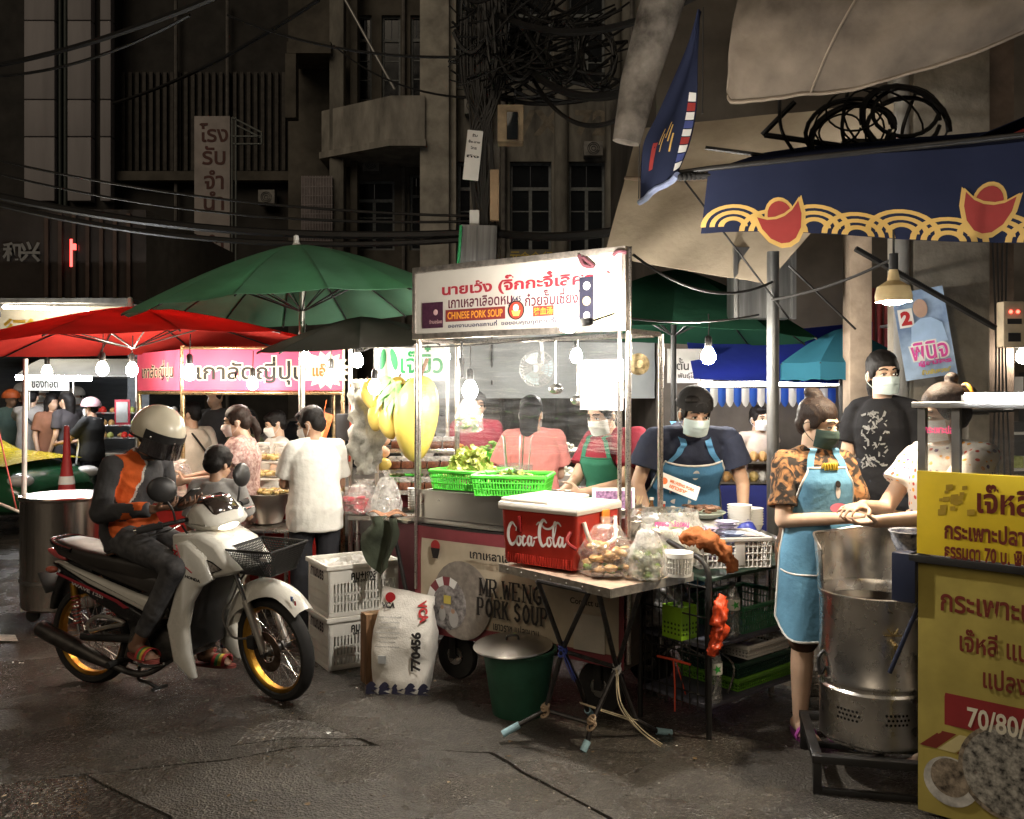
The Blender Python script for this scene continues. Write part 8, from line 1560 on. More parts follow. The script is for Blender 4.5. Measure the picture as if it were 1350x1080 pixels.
for (lab, px, Y, rz_, h, mn_, col, pose, hair_, hat) in FAR:
 p = Person(lab, (wx(px, Y), Y, 0), R(rz_), h, pose, sk=random.choice((0, 1, 3)), vs=.015, group='crowd behind the stalls'); p.build_body(low=Y > 9); p.shirt(cloth(mn_, col), sleeve=.75, g=.03, hem=-.12); p.trousers(cloth('navy_trousers', (.02, .02, .03)))
 if hair_: p.hair(hair_)
 if hat:
  q = MB(); q.grid(lambda u, v_: p.hp(sin(u*2*pi)*.115*cos(R(90)-v_*R(100)), cos(u*2*pi)*.13*cos(R(90)-v_*R(100)), .03+.11*sin(R(90)-v_*R(100))), 20, 10, -.004); q.build('helmet' if 'helmet' in lab else 'cap', p.o, mat('hat_%.2f_%.2f' % hat[:2], hat, .35))
 if 'mask' in lab or 'cook' in lab: p.mask(mat('surgical_white', (.7, .7, .68), .8))
 if 'white apron' in lab: apron(p, cloth('apron_white', (.60, .58, .56)), M_trim, top=3.5, w0=.6, w1=1.2, length=.35)
 if 'cross strap' in lab: q = MB(); q.tube(catmull([p.J['neck']+V((.08, .02, 0)), p.J['chest']+V((.02, .16, .02)), p.J['waist']+V((-.15, .12, 0))], 6), .022, 6, sx=.4); q.build('cross_strap', p.o, M_black)
# ---- lamps of this side
W1, W2 = (1, .87, .68), (1, .93, .82)
for (lab, px, py, Y, r_, pw_, col) in (('bright bulb left of centre under the red umbrella', 135, 487, 6.6, 0.043, 22, W1), ('bright bulb beside the side signboard of the chestnut stall', 174, 488, 6.75, 0.043, 16, W1), ('dim bulb at the far left under the red umbrella', 62, 490, 7.4, .04, 6, W1), ('bright bulb at the corner post of the chestnut stall', 250, 492, 6.45, 0.047, 18, W1), ('bulb shining on the middle of the pink signboard', 333, 506, 6.6, .04, 7, W2), ('bulb on the green umbrella pole', 403, 474, 6.1, .04, 16, W1), ('bright bulb below the starburst of the pink signboard', 436, 497, 6.2, 0.043, 14, W2), ('bulb hanging from the black umbrella above the fruit stall', 471, 476, 5.9, 0.039, 16, W2), ('bulb in front of the small mango models', 494, 511, 5.4, 0.037, 11, W2), ('bulb deep inside the fruit stall', 585, 470, 6.6, .045, 24, W2)):
 bulb('lamp_bulb', lab, P(px, py, Y), r_, pw_, col)
# ================================================================ upper right: awnings, column, lamp, poster
def hit(px, py, O, n):
 d = V(((px-675)/F, 1, -(py-HY)/F)); o = V((0, 0, CZ)); return o+d*((O-o).dot(n)/d.dot(n))
def bil(A, B, C, D, u, v_): return V(A).lerp(V(B), u).lerp(V(C).lerp(V(D), u), v_)
VA, VB = V((wx(934, 4.39), 4.39, 2.66)), V((2.62, 3.63, 2.66)); vu = (VB-VA); VL = vu.length; vu.normalize(); vn = V((vu.y, -vu.x, 0))
va = thing('valance_awning', 'navy awning valance with red ingots and gold waves across the upper right', 'awning', VA); M_navy = fabric('navy_canvas', (.028, .034, .068), .15, bump=.1); M_gld = mat('gold_print', (.66, .42, .12), .7, var=.12); M_ing = mat('ingot_red', (.32, .035, .03), .7, var=.12)
def vh(s_): return .30+.13*min(1, s_/1.33)
def vp(s_, d, o=0.): return vu*s_+V((0, 0, -d))+vn*(o+.02*sin(s_*5+d*2)*d*2+.012*sin(s_*13)*d)+V((0, 0, .012*sin(s_*4)))
q = MB(); q.grid(lambda u, v_: vp(u*VL-.035*v_*(u < .02), v_*vh(u*VL)), 60, 14, .004); vo_ = q.build('valance_cloth', va, M_navy, ang=70)
q = MB(); q.grid(lambda u, v_: vp(u*VL, 0)+V((.5*v_, .9*v_, .32*v_)), 30, 6, .004); q.build('roof_cloth', va, M_navy, ang=70)
q = MB(); q.tube([vp(-.15, -.01, .0), vp(0, -.01), vp(VL, -.01)], .014, 10); q.build('front_bar', va, M_black)
def vpoly(mb, pts, s0, d0, sc, o, rot=0.):
 c_, s_ = cos(rot), sin(rot); mb.add([vp(s0+(x*c_-y*s_)*sc, d0-(x*s_+y*c_)*sc, o) for x, y in pts], [tuple(range(len(pts)))])
bowl_ = [(x, y*1.22) for x, y in [(-1, .42), (-.95, -.1), (-.72, -.6), (-.35, -.92), (0, -1), (.35, -.92), (.72, -.6), (.95, -.1), (1, .42), (.6, .16), (.2, .05), (-.2, .05), (-.6, .16)]]; dome = [(-.5, .1)]+[(cos(t)*.56, .12+sin(t)*.72) for t in lin(pi, 0, 10)]+[(.5, .1)]
for px, py, rot in ((1030, 292, .32), (1303, 268, -.2)):
 p = hit(px, py, VA, vn)-VA; s0, d0 = p.dot(vu), -p.z
 q = MB().use(M_gld); vpoly(q, [(x*1.13, y*1.15+.02) for x, y in dome], s0, d0, .105, .006, rot); vpoly(q, [(x*1.12, y*1.12+(.07 if y > 0 else 0)) for x, y in bowl_], s0, d0, .105, .0075, rot); q.use(M_ing); vpoly(q, [(x*.92, y*.92+.03) for x, y in dome], s0, d0, .105, .009, rot); q.use(M_gld); vpoly(q, [(x*1.02, y if y < 0 else y+.10) for x, y in bowl_], s0, d0, .105, .0100, rot); q.use(M_ing); vpoly(q, [(x*.93, y*.93-.02) for x, y in bowl_], s0, d0, .105, .0110, rot); q.build('ingot_print', vo_, ang=0)
k = 0; s0 = .12
while s0 < VL-.1:
 q = MB()
 for j, (r0, r1) in enumerate(((.125, .105), (.090, .070), (.056, .034))):
  n = 14; base = .026 if k % 2 else .0; pts = []
  for i in range(n+1):
   t = pi*i/n
   for r_ in (r0, r1): ss = s0+cos(t)*r_*1.25; dd = vh(ss)-.006+base*0-sin(t)*r_*.85+base-.02; pts.append(vp(ss, min(dd, vh(ss)-.002), .0055+.0012*(k % 2)))
  q.add(pts, [(2*i, 2*i+2, 2*i+3, 2*i+1) for i in range(n)])
 q.build('wave_print', vo_, M_gld, ang=0); s0 += .185; k += 1
# second awning behind it, at the edge
A2 = V((wx(1262, 4.35), 4.35, 0)); q = MB(); q.grid(lambda u, v_: bil(P(1262, 190, 4.35), P(1420, 125, 4.1), P(1240, 195, 4.5), P(1420, 200, 4.3), u, v_)-A2, 10, 6, .006); aw2 = thing('navy_awning', 'second navy awning edge above the valance at the right', 'awning', A2); q.build('awning_cloth', aw2, M_navy); q = MB(); q.grid(lambda u, v_: bil(P(1310, 186, 4.27), P(1400, 150, 4.15), P(1310, 190, 4.27), P(1400, 185, 4.15), u, v_)-A2-V((0, .02, 0)), 6, 3); q.build('ingot_print', aw2, M_ing)
# tan tarp at the top
tn = thing('tan_tarp', 'large faded tan tarpaulin hanging at the top right', 'tarpaulin', P(1150, 60, 4.2)); TO = V(tn.location)
bot = catmull([(960, 128, 4.55), (968, 137, 4.5), (1010, 133, 4.45), (1070, 126, 4.4), (1130, 119, 4.3), (1200, 98, 4.2), (1280, 74, 4.05), (1400, 20, 3.9)], 6)
def tarp(u, v_):
 i = u*(len(bot)-1); a = int(min(i, len(bot)-2)); b = bot[a].lerp(bot[a+1], i-a); t = (1000+u*420, -70-u*20, 4.4-u*.6); p = P(b.x+(t[0]-b.x)*v_-14*sin(v_*3.1)*(1-u), b.y+(t[1]-b.y)*v_, b.z+(t[2]-b.z)*v_-.10*sin(v_*3)); 
 return p-TO+V((0, -.05*NZ.noise(V((u*5, v_*2, 1)))-.02*NZ.noise(V((u*14, v_*6, 1))), 0))
q = MB(); q.grid(tarp, 60, 20, .008); q.build('tarp_sheet', tn, mat('tan_canvas', (.15, .118, .09), .9, var=.4, vs=2.2, bump=.5, bs=14, detail=10, col2=(.25, .20, .15)), ang=80)
q = MB(); q.tube([V(tarp(u, .012))+V((0, -.006, 0)) for u in lin(0, 1, 50)], .009, 6); q.tube([V(tarp(.42, v_))+V((0, -.008, 0)) for v_ in lin(0, 1, 20)], .006, 5); q.build('tarp_hem', tn, mat('tan_hem', (.30, .24, .18), .9))
# hanging side flag
fg = thing('hanging_banner', 'narrow navy banner with gold and red print hanging on a cord', 'banner', P(890, 150, 4.7)); FO = V(fg.location)
fa, fd, fc = [P(922, 14, 4.6), P(905, 70, 4.75), P(870, 150, 4.85), P(848, 195, 4.85), P(843, 266, 4.8)], None, [P(923, 14, 4.6), P(919, 80, 4.55), P(917, 140, 4.5), P(908, 190, 4.45), P(893, 232, 4.42)]
fa, fc = catmull(fa, 5), catmull(fc, 5)
def flag(u, v_, o=0.): i = v_*(len(fa)-1); a = int(min(i, len(fa)-2)); return fa[a].lerp(fa[a+1], i-a).lerp(fc[a].lerp(fc[a+1], i-a), u)-FO+V((-.5, -.8, 0))*(o+.02*sin(u*9+v_*4))
q = MB(); q.grid(flag, 14, 24, .003); fgo = q.build('banner_cloth', fg, M_navy, ang=70); q = MB(); q.tube([flag(u, 1) for u in lin(-.02, 1.02, 6)], .016, 8); q.build('bottom_roll', fg, mat('roll_blue', (.16, .19, .30), .4)); q = MB(); q.tube([P(927, 10, 4.6)-FO, P(926, 150, 4.5)-FO], .004, 5); q.tube([P(843, 190, 4.8)-FO, P(842, 262, 4.8)-FO], .003, 5); q.build('cord', fg, M_wire)
q = MB()
for j in range(9): q.use((M_whitep, M_ing, M_whitep, mat('print_navy', (.06, .08, .25), .7))[j % 4]); v0 = .42+j*.055; q.grid(lambda u, v_: flag(.80+.17*u, v0+.048*v_, .006), 3, 2)
for j in range(5): q.use(M_gld); q.grid(lambda u, v_: flag(.35+j*.07+.03*u, .62+.05*sin(j*2)+.12*v_, .006), 1, 3)
q.use(M_ing); q.grid(lambda u, v_: flag(.18+.12*u, .72+.14*v_, .006), 2, 3); q.build('print', fgo, ang=0, kind='stuff')
q = MB(); q.tube([P(893, 234, 4.42)-FO, P(937, 231, 4.39)-FO], .010, 8)
for j in range(7): q.ell(P(897+j*6, 234-j*.4, 4.41)-FO, .018, 8, 6)
q.build('bar_spring', fg, M_rub)
# beige canvas behind, dirty roll, frame bars
bc = thing('beige_canvas', 'pale beige canvas awning sloping down beside the signboard', 'awning', P(950, 280, 6.2)); BO = V(bc.location); q = MB(); q.grid(lambda u, v_: bil(P(842, 170, 6.9), P(1225, 130, 5.7), P(797, 338, 6.3), P(1010, 375, 5.8), u, v_)-BO+V((0, -.06*NZ.noise(V((u*4, v_*3, 2))), 0)), 30, 16, .006); q.build('canvas_sheet', bc, mat('beige_canvas', (.44, .36, .265), .9, var=.25, vs=1.8, bump=.3, bs=20, detail=8, col2=(.52, .44, .33)), ang=80); q = MB(); q.tube([bil(P(842, 170, 6.9), P(1225, 130, 5.7), P(797, 338, 6.3), P(1010, 375, 5.8), u, .42)-BO-V((0, .02, 0)) for u in (0, .5, 1)], .02); q.build('canvas_batten', bc, mat('batten_brown', (.18, .13, .09), .8))
rl = thing('rolled_awning', 'grimy rolled awning leaning across above the signboard', 'awning', P(845, 95, 6.4)); q = MB(); q.tube([P(893, -60, 6.3)-V(rl.location), P(868, 20, 6.35)-V(rl.location), P(842, 110, 6.4)-V(rl.location), P(826, 188, 6.4)-V(rl.location)], [.15, .15, .13, .10], 16, sy=.7); q.build('canvas_roll', rl, mat('grimy_canvas', (.22, .19, .16), .9, var=.75, vs=4, bump=.6, bs=16, detail=9, col2=(.38, .34, .30)))
fb = thing('hose_rack', 'dark angle-iron awning frame with coiled black hoses', 'rack', P(1080, 190, 5.0)); FBO = V(fb.location)
for a, b, r_ in (((1005, 178, 5.0), (1048, 134, 4.9), .016), ((1008, 178, 5.0), (1135, 196, 4.9), .016), ((930, 195, 5.1), (1160, 225, 5.0), .012), ((900, 235, 5.0), (1040, 420, 5.4), .006), ((1128, 328, 4.85), (1312, 432, 4.9), .017), ((1040, 350, 5.2), (1128, 434, 5.3), .007)): q = MB(); q.cyl(P(*a)-FBO, P(*b)-FBO, r_, n=6); q.build('frame_bar', fb, M_black)
q = MB(); rd = random.Random(21)
for j in range(11): c_ = P(1125+rd.uniform(-20, 70), 160+rd.uniform(-15, 20), 4.9)-FBO; r_ = rd.uniform(.10, .24); a_ = rd.uniform(-.7, .7); q.tube([c_+V((cos(t)*r_, sin(t)*r_*.3*sin(a_), sin(t)*r_*.75+cos(t)*r_*a_*.5)) for t in lin(0, 6.1, 20)], rd.choice((.006, .012, .018)), 6)
for j in range(3): q.tube(catmull([P(1028+j*90, 120, 4.95)-FBO, P(1030+j*80, 170, 4.9)-FBO, P(1050+j*70, 205, 4.95)-FBO], 6), .010, 6)
q.build('hose_coil', fb, M_wire, kind='stuff'); q = MB(); q.box(-.18, .16, -.03, .03, -.03, .03); o_ = q.build('pale_board', fb, M_plaster, ang=0); o_.location = P(1155, 192, 4.95)-FBO
# steel panel, pole, column, wall
q = MB(); q.box(wx(968, 5.9), wx(1046, 5.9), 5.9, 6.1, wz(419, 5.9), wz(326, 5.9)); q.box(wx(966, 5.9), wx(971, 5.9), 5.87, 5.899, wz(421, 5.9), wz(326, 5.9)); q.box(wx(1043, 5.9), wx(1048, 5.9), 5.87, 5.899, wz(421, 5.9), wz(326, 5.9)); tag(q.build('steel_duct', None, mat('duct_steel', (.34, .34, .33), .35, .9, var=.4, vs=3, stretch=(4, 4, .2)), ang=0), 'square galvanised duct hanging behind the steel pole', 'duct')
sp_o = thing('steel_pole', 'slim grey steel pole standing behind the tie-dye woman', 'pole', (wx(1019, 5.4), 5.4, 0)); q = MB(); q.cyl((0, 0, 0), (0, 0, wz(332, 5.4)), .036, n=18); q.build('pole_tube', sp_o, mat('grey_pole', (.14, .14, .135), .35, .6, var=.2)); q = MB(); q.lathe([(.07, 0), (.07, .012), (.038, .015)], n=18); q.build('base_plate', sp_o, M_steel_d)
cc = thing('concrete_column', 'rough grey concrete column with wires at the right', 'column', (wx(1250, 5.6), 5.75, .14)); q = MB(); q.box(-.235, .235, -.2, .2, 0, 4.2, .02); q.build('column_shaft', cc, mat('raw_concrete', (.25, .225, .185), .92, var=.45, vs=3, bump=.7, bs=30, detail=9)); q = MB(); q.cyl((-.30, -.18, 0), (-.30, -.18, 4), .045); q.build('drain_pipe', cc, mat('pvc_grey', (.30, .29, .27), .5)); q = MB(); q.box(.24, .46, -.05, .3, 0, 4.2); q.build('side_pier', cc, mat('brown_pier', (.11, .08, .06), .9, var=.5, vs=3, bump=.6, bs=20), ang=0)
q = MB()
for j in range(4): q.tube(catmull([(.24+.03*j, -.21, 2.4), (.26+.02*j, -.215, 1.6), (.22+.05*j, -.21, .6)], 6), .006, 5)
q.tube(catmull([(-.6, -.25, 1.35), (-.2, -.24, 1.33), (.35, -.24, 1.34)], 5), .010, 6); q.build('wire_run', cc, M_wire)
ls = thing('right_shop', 'dim shop wall with maroon shutter and crowded shelves behind the column', 'shop front', (2.6, 8.2, .14)); T = Mx.Translation(-V(ls.location)); q = MB(T); q.box(1.3, 12, 8.2, 12, .14, 5.2); q.build('wall', ls, mat('shop_wall', (.10, .085, .07), .9, var=.4, vs=1.5), ang=0)
for j in range(9): q = MB(T); x = wx(1150, 7.6)+j*.06; q.cyl((x, 7.6, .3), (x, 7.6, wz(380, 7.6)), .026); q.build('shutter_slat', ls, mat('maroon_slat', (.22, .03, .03), .5))
rd = random.Random(5)
for i in range(5):
 q = MB(T); z = 1.0+i*.28; q.box(2.95, 4.6, 7.0, 7.3, z-.02, z); q.build('goods_shelf', ls, M_white, ang=0); q = MB(T)
 for j in range(16): q.use((M_whitep, mat('tin_blue', (.1, .2, .3), .4), mat('tin_dark', (.06, .06, .06), .4), M_let)[rd.randrange(4)]); h_ = rd.uniform(.07, .2); q.box(2.98+j*.1, 3.05+j*.1, 7.03, 7.15, z+.002, z+h_)
 q.build('goods', ls, ang=0, kind='stuff')
pt_ = thing('timber_post', 'pale peeling timber post behind the masked girl', 'post', (wx(1130, 6.2), 6.2, .14)); q = MB(); q.box(-.075, .075, -.07, .07, 0, 3.2, .01); q.build('post_shaft', pt_, mat('peeling_paint', (.42, .33, .25), .9, var=.3, vs=5, bump=.5, bs=20))
# poster
po = thing('election_poster', 'blue poster with red number and pink Thai lettering on the column', 'poster', P(1218, 440, 5.35), rz=R(-8)); po.rotation_euler = (0, R(-9), R(-14)); q = MB(); q.grid(lambda u, v_: (-.14+.28*u, -.02*abs(u-.42), .26-.52*v_), 10, 2, .003); pob = q.build('poster_sheet', po, mat('poster_blue', (.10, .22, .55), .4, var=.6, vs=3, col2=(.45, .60, .80))); q = MB().use(M_whitep); q.box(-.125, -.045, -.014, -.0115, .05, .16); q.use(mat('poster_skin', (.5, .33, .25), .6)); q.T = Mx.Translation((.0, -.016, .15)) @ FACE; q.add([(cos(2*pi*i/20)*.04, sin(2*pi*i/20)*.055, 0) for i in range(20)], [tuple(range(20))]); q.use(mat('poster_shirt', (.35, .5, .72), .6)); q.T = Mx.Translation((.02, -.0165, .03)) @ FACE; q.add([(-.10, -.09, 0), (.10, -.09, 0), (.085, .02, 0), (.03, .06, 0), (-.03, .06, 0), (-.085, .02, 0)], [tuple(range(6))]); q.T = Mx(); q.build('portrait_print', pob, ang=0)
q = MB().use(M_red); text(q, '2', Mx.Translation((-.085, -.0155, .105)) @ FACE, h=.085, bold=.06); q.use(M_whitep); text(q, 'พินิจ', Mx.Translation((.01, -.0175, -.10)) @ FACE, w=.22, h=.12, bold=.09); q.use(mat('pink_letter', (.6, .06, .30), .5)); text(q, 'พินิจ', Mx.Translation((.01, -.0185, -.10)) @ FACE, w=.20, h=.105, bold=.02); text(q, 'ผู้สมัคร', Mx.Translation((.03, -.0175, -.175)) @ FACE, w=.18, h=.04, bold=.05); q.use(mat('poster_yellow', (.55, .45, .1), .5)); text(q, 'สัมพันธวงศ์', Mx.Translation((.03, -.0175, -.225)) @ FACE, w=.16, h=.03, bold=.05); q.build('poster_lettering', pob, ang=0)
# cone lamp under the valance
lp = thing('cone_lamp', 'ribbed cream pendant lamp glowing under the navy valance', 'lamp', P(1178, 398, 3.9), group='bare bulbs over the stalls'); q = MB(); n = 36
q.lathe([(.086, .0), (.088, .03), (.078, .075), (.030, .105), (.026, .13), (.018, .17), (.018, .22), (0, .225)], n=n); lp.scale = (.86,)*3; q.v = [V((p.x*(1+.025*sin(atan2(p.y, p.x)*18)), p.y*(1+.025*sin(atan2(p.y, p.x)*18)), p.z)) for p in q.v]; q.f = [f for f in q.f if len(f) < 10]; q.mi = [0]*len(q.f); q.build('shade', lp, mat('shade_cream', (.50, .37, .18), .6, var=.15)); q = MB(); q.ell((0, 0, .012), (.066, .066, .03), 12, 8); q.build('bulb', lp, lit('cone_bulb', (1, .85, .64), 620)); q = MB(); q.tube([(0, 0, .21), (.0, 0, .36)], .006, 6); q.cyl((0, 0, .16), (0, 0, .24), .022); q.build('cord', lp, M_wire)
q = MB(); q.box(-.06, .06, -.04, .04, -.13, .13, .01); eb = thing('socket_board', 'beige socket board with two red pilot lights at the right edge', 'socket board', P(1332, 428, 5.2)); q.build('board_box', eb, mat('aged_beige', (.42, .34, .23), .6, var=.3)); 
for a in (-.02, .02): q = MB(); q.ell((a, -.042, .07), .010, 8, 6); q.build('pilot_light', eb, lit('pilot_red', (1, .05, .03), 6))
q = MB(); q.box(-.035, .035, -.045, -.041, -.10, -.05); q.box(-.04, .04, -.046, -.041, .0, .03); q.build('socket', eb, M_blackp, ang=0)
bulb('lamp_bulb', 'bulb under the green umbrella beside the capped vendor', P(934, 470, 5.35), .042, 64, (1, .93, .82)); bulb('lamp_bulb', 'bulb at the far right edge below the socket board', P(1349, 470, 5.6), .04, 8, (1, .9, .75))
# ================================================================ blue stall beyond
bs_ = thing('blue_stall', 'stall with royal blue canopy and blue and white scalloped edge', 'stall', (wx(1000, 7.3), 7.3, 0)); T = Mx.Translation(-V(bs_.location)); q = MB(T); q.grid(lambda u, v_: bil(P(905, 448, 7.9), P(1150, 425, 7.5), P(915, 500, 7.2), P(1150, 508, 6.9), u, v_), 14, 6, .004); q.build('canopy', bs_, fabric('royal_tarp', (.04, .06, .33), .35))
for j in range(18):
 q = MB(T); x0 = wx(915, 7.2)+j*.062; q.grid(lambda u, v_: (x0+.062*u, 7.19-.01*sin(u*pi), wz(512, 7.2)-v_*(.10+.05*sin(u*pi))), 4, 3, .003); q.build('scallop', bs_, fabric('scallop_blue', (.05, .13, .45), .3) if j % 2 else fabric('scallop_white', (.66, .65, .62), .3))
q = MB(T); q.cyl((wx(925, 7.3), 7.3, wz(507, 7.3)), (wx(1105, 7.3), 7.3, wz(505, 7.3)), .02, n=8); q.build('tube_lamp', bs_, lit('blue_stall_tube', (1, .93, .84), 26)); q = MB(T); q.box(wx(925, 7.3), wx(1110, 7.3), 7.2, 7.7, .35, .85); q.build('counter', bs_, mat('counter_blue', (.03, .04, .22), .5), ang=0)
for i in range(2):
 q = MB(T); q.box(wx(930, 7.2), wx(1100, 7.2), 7.2, 7.5, .86+i*.16, .875+i*.16); q.build('shelf', bs_, M_steel, ang=0); q = MB(T)
 for j in range(14): q.use((M_snack, M_tofu, M_white)[rd.randrange(3)]); q.ell((wx(938+j*12, 7.2), 7.3, .91+i*.16), (.04, .05, .045), 8, 6)
 q.build('goods', bs_, kind='stuff')
for px in (922, 1112): q = MB(T); q.cyl((wx(px, 7.2), 7.2, 0), (wx(px, 7.2), 7.2, wz(500, 7.2)), .016); q.build('post', bs_, M_alu)
q = MB(T); q.box(wx(880, 7.5), wx(940, 7.5), 7.5, 7.52, wz(505, 7.5), wz(460, 7.5)); sg_ = q.build('side_board', bs_, mat('grey_white_board', (.42, .40, .37), .6), ang=0); q = MB(T); text(q, 'ตั้น', Mx.Translation((wx(900, 7.5), 7.495, wz(480, 7.5))) @ FACE, w=.10, h=.10); text(q, 'พันธุ์โลป', Mx.Translation((wx(908, 7.5), 7.495, wz(496, 7.5))) @ FACE, w=.18, h=.06); q.build('lettering', sg_, M_ink, ang=0)
wt_ = thing('white_tarp', 'pale tarpaulin backdrop stretched behind the soup cart', 'tarpaulin', (wx(700, 8.2), 8.2, 1.2)); q = MB(); q.grid(lambda u, v_: (wx(555, 8.2)-wx(700, 8.2)+u*2.1, .06*sin(u*12)+.05*NZ.noise(V((u*5, v_*4, 1))), .95-v_*.62), 30, 8, .004); q.build('tarp_sheet', wt_, fabric('white_tarp', (.36, .38, .38), .3)); q = MB(); q.tube([(-1.0, -.05, .86), (1.1, -.05, .84)], .014); q.tube([(-.35, -.04, .9), (-.35, -.04, .45)], .010); q.build('support_pipe', wt_, M_black)
# ================================================================ utility pole, meters, cables
up = thing('utility_pole', 'concrete utility pole smothered in black cables and meter boxes', 'utility pole', (wx(640, 9.0), 9.0, 0)); q = MB(); q.box(-.15, .15, -.13, .13, 0, 9.2, .03); q.build('pole_shaft', up, mat('pole_concrete', (.13, .115, .095), .9, var=.45, vs=3, bump=.5, bs=20)); UO = V(up.location)
def upb(name, px0, px1, py0, py1, Y, d, m, rot=0.): q = MB(); w_, h_ = (px1-px0)/F*Y/2, (py1-py0)/F*Y/2; q.box(-w_, w_, -d, d, -h_, h_, .01); o = q.build(name, up, m); o.location = P((px0+px1)/2, (py0+py1)/2, Y)-UO; o.rotation_euler = (0, R(rot), 0); return o
nt_ = upb('notice_plate', 613, 634, 172, 238, 8.7, .01, M_whitep, 6); q = MB()
for k, (s_, z) in enumerate((('รับ', .19), ('ซื้อ-ขาย', .13), ('โทร', .07), ('ถึง', -.01))): text(q, s_, Mx.Translation((.0, -.012, z)) @ FACE, w=(.05, .11, .06, .12)[k], h=.03, bold=.03)
q.build('lettering', nt_, M_ink, ang=0); upb('meter_box', 656, 690, 142, 190, 8.7, .10, mat('rusty_box', (.28, .21, .13), .7, var=.4, vs=6)); upb('meter_window', 668, 683, 148, 184, 8.58, .02, M_glass); upb('small_plate', 619, 632, 277, 297, 8.7, .01, M_whitep); upb('cable_duct', 646, 658, 225, 292, 8.72, .05, mat('tan_duct', (.36, .25, .15), .7)); upb('lower_sleeve', 607, 655, 298, 350, 8.68, .06, mat('grey_sleeve', (.20, .20, .20), .5, .5, var=.4, vs=4, stretch=(5, 5, .3)), 2); upb('green_edge', 604, 608, 297, 350, 8.6, .02, mat('green_edge', (.03, .35, .12), .5), 4)
q = MB(); rd = random.Random(17)
def cat(a, b, sag, n=10): return [a.lerp(b, t)+V((0, 0, -sag*4*t*(1-t))) for t in lin(0, 1, n)]
for j in range(110):
 a = P(rd.uniform(590, 680), rd.uniform(-40, 120), rd.uniform(8.5, 9.4)); b = P(rd.uniform(640, 835), rd.uniform(-40, 125), rd.uniform(8.3, 9.6)); q.tube([p-UO for p in cat(a, b, rd.uniform(-.1, .35))], rd.choice((.008, .011, .015, .022)), 5, caps=False)
for j in range(26): x = rd.uniform(610, 665); q.tube([p-UO for p in catmull([P(x, -20, 8.75), P(x+rd.uniform(-8, 8), 110, 8.72), P(630+rd.uniform(-12, 22), 200, 8.72), P(636+rd.uniform(-12, 20), 345, 8.74)], 5)], rd.choice((.007, .011)), 5, caps=False)
for (cx, cy, r_) in ((742, 68, .29), (788, 75, .30)):
 for j in range(13): rr = r_*rd.uniform(.8, 1.1); q.tube([P(cx, cy, 8.6)-UO+V((cos(t)*rr*.55+rd.uniform(-.01, .01), rd.uniform(-.05, .05), sin(t)*rr)) for t in lin(0, 6.28, 18)], .010, 5)
q.build('cable_tangle', up, M_wire, kind='stuff')
CAB = [('thick cable bundle rising across the upper left', (-40, 92, 12), (290, -6, 9.5), .1, .035), ('second cable of the upper left bundle', (-40, 100, 12), (250, 20, 10), .2, .02), ('slack cable falling from the old house to the pawn sign', (420, 0, 12), (150, 136, 16), .15, .03), ('thick black cable bundle sagging behind the green umbrella', (-30, 252, 10.5), (612, 308, 9), .18, .042), ('lower cable of the bundle behind the green umbrella', (-30, 262, 10.4), (612, 316, 9), .22, .03), ('cable bundle right of the utility pole', (640, 305, 9), (812, 305, 7.5), .05, .04), ('thin wire above the green umbrella, upper', (-30, 205, 11), (620, 285, 9), .15, .014), ('thin wire above the green umbrella, middle', (-30, 222, 11), (620, 292, 9), .2, .014), ('thin wire crossing the balcony', (300, 20, 11), (615, 75, 9), .15, .015), ('thick cable from the tangle to the rolled awning', (690, 85, 9), (832, 120, 6.6), .15, .035), ('second cable from the tangle to the rolled awning', (700, 100, 9), (828, 150, 6.6), .25, .02), ('cable drooping from the signboard corner to the pole', (835, 336, 4.5), (1018, 372, 5.35), .12, .008), ('cord from the pole to the lamp bracket', (1018, 395, 5.35), (1180, 340, 4.6), .03, .008), ('cable at the top from pole to the upper right', (640, 10, 9), (960, -30, 6), .3, .03), ('wire falling from balcony to pole', (440, 60, 14), (640, 130, 9), .2, .012), ('string line below the canvas to the duct', (830, 420, 4.5), (1000, 415, 5.6), .03, .006), ('wire from cart post to the fruit lamps', (835, 428, 4.5), (470, 455, 6), .05, .005)]
for (lab, a, b, sag, r_) in CAB:
 a, b = P(*a), P(*b); q = MB(); q.tube([p-a for p in cat(a, b, sag, 16)], r_, 6); tag(q.build('overhead_cable', None, M_wire, loc=a), lab, 'cable', 'overhead cables')
# ================================================================ litter and small things on the street
rd = random.Random(3); q = MB()
for j in range(140):
 px, py = rd.uniform(0, 1150), rd.uniform(860, 1080); x, y = ground_px(px, py); s_ = rd.uniform(.003, .010); q.T = Mx.Translation((x, y, gz(x, y)+.016)) @ Mx.Rotation(rd.uniform(0, 6), 4, 'Z'); q.ell((0, 0, 0), (s_, s_*.6, s_*.4), 5, 4)
q.T = Mx(); gr_ = q.build('street_grit', None, mat('grit', (.16, .14, .12), .8, var=.6), kind='stuff'); tag(gr_, 'scattered grit and crumbs on the street', 'grit'); gr_['kind'] = 'stuff'
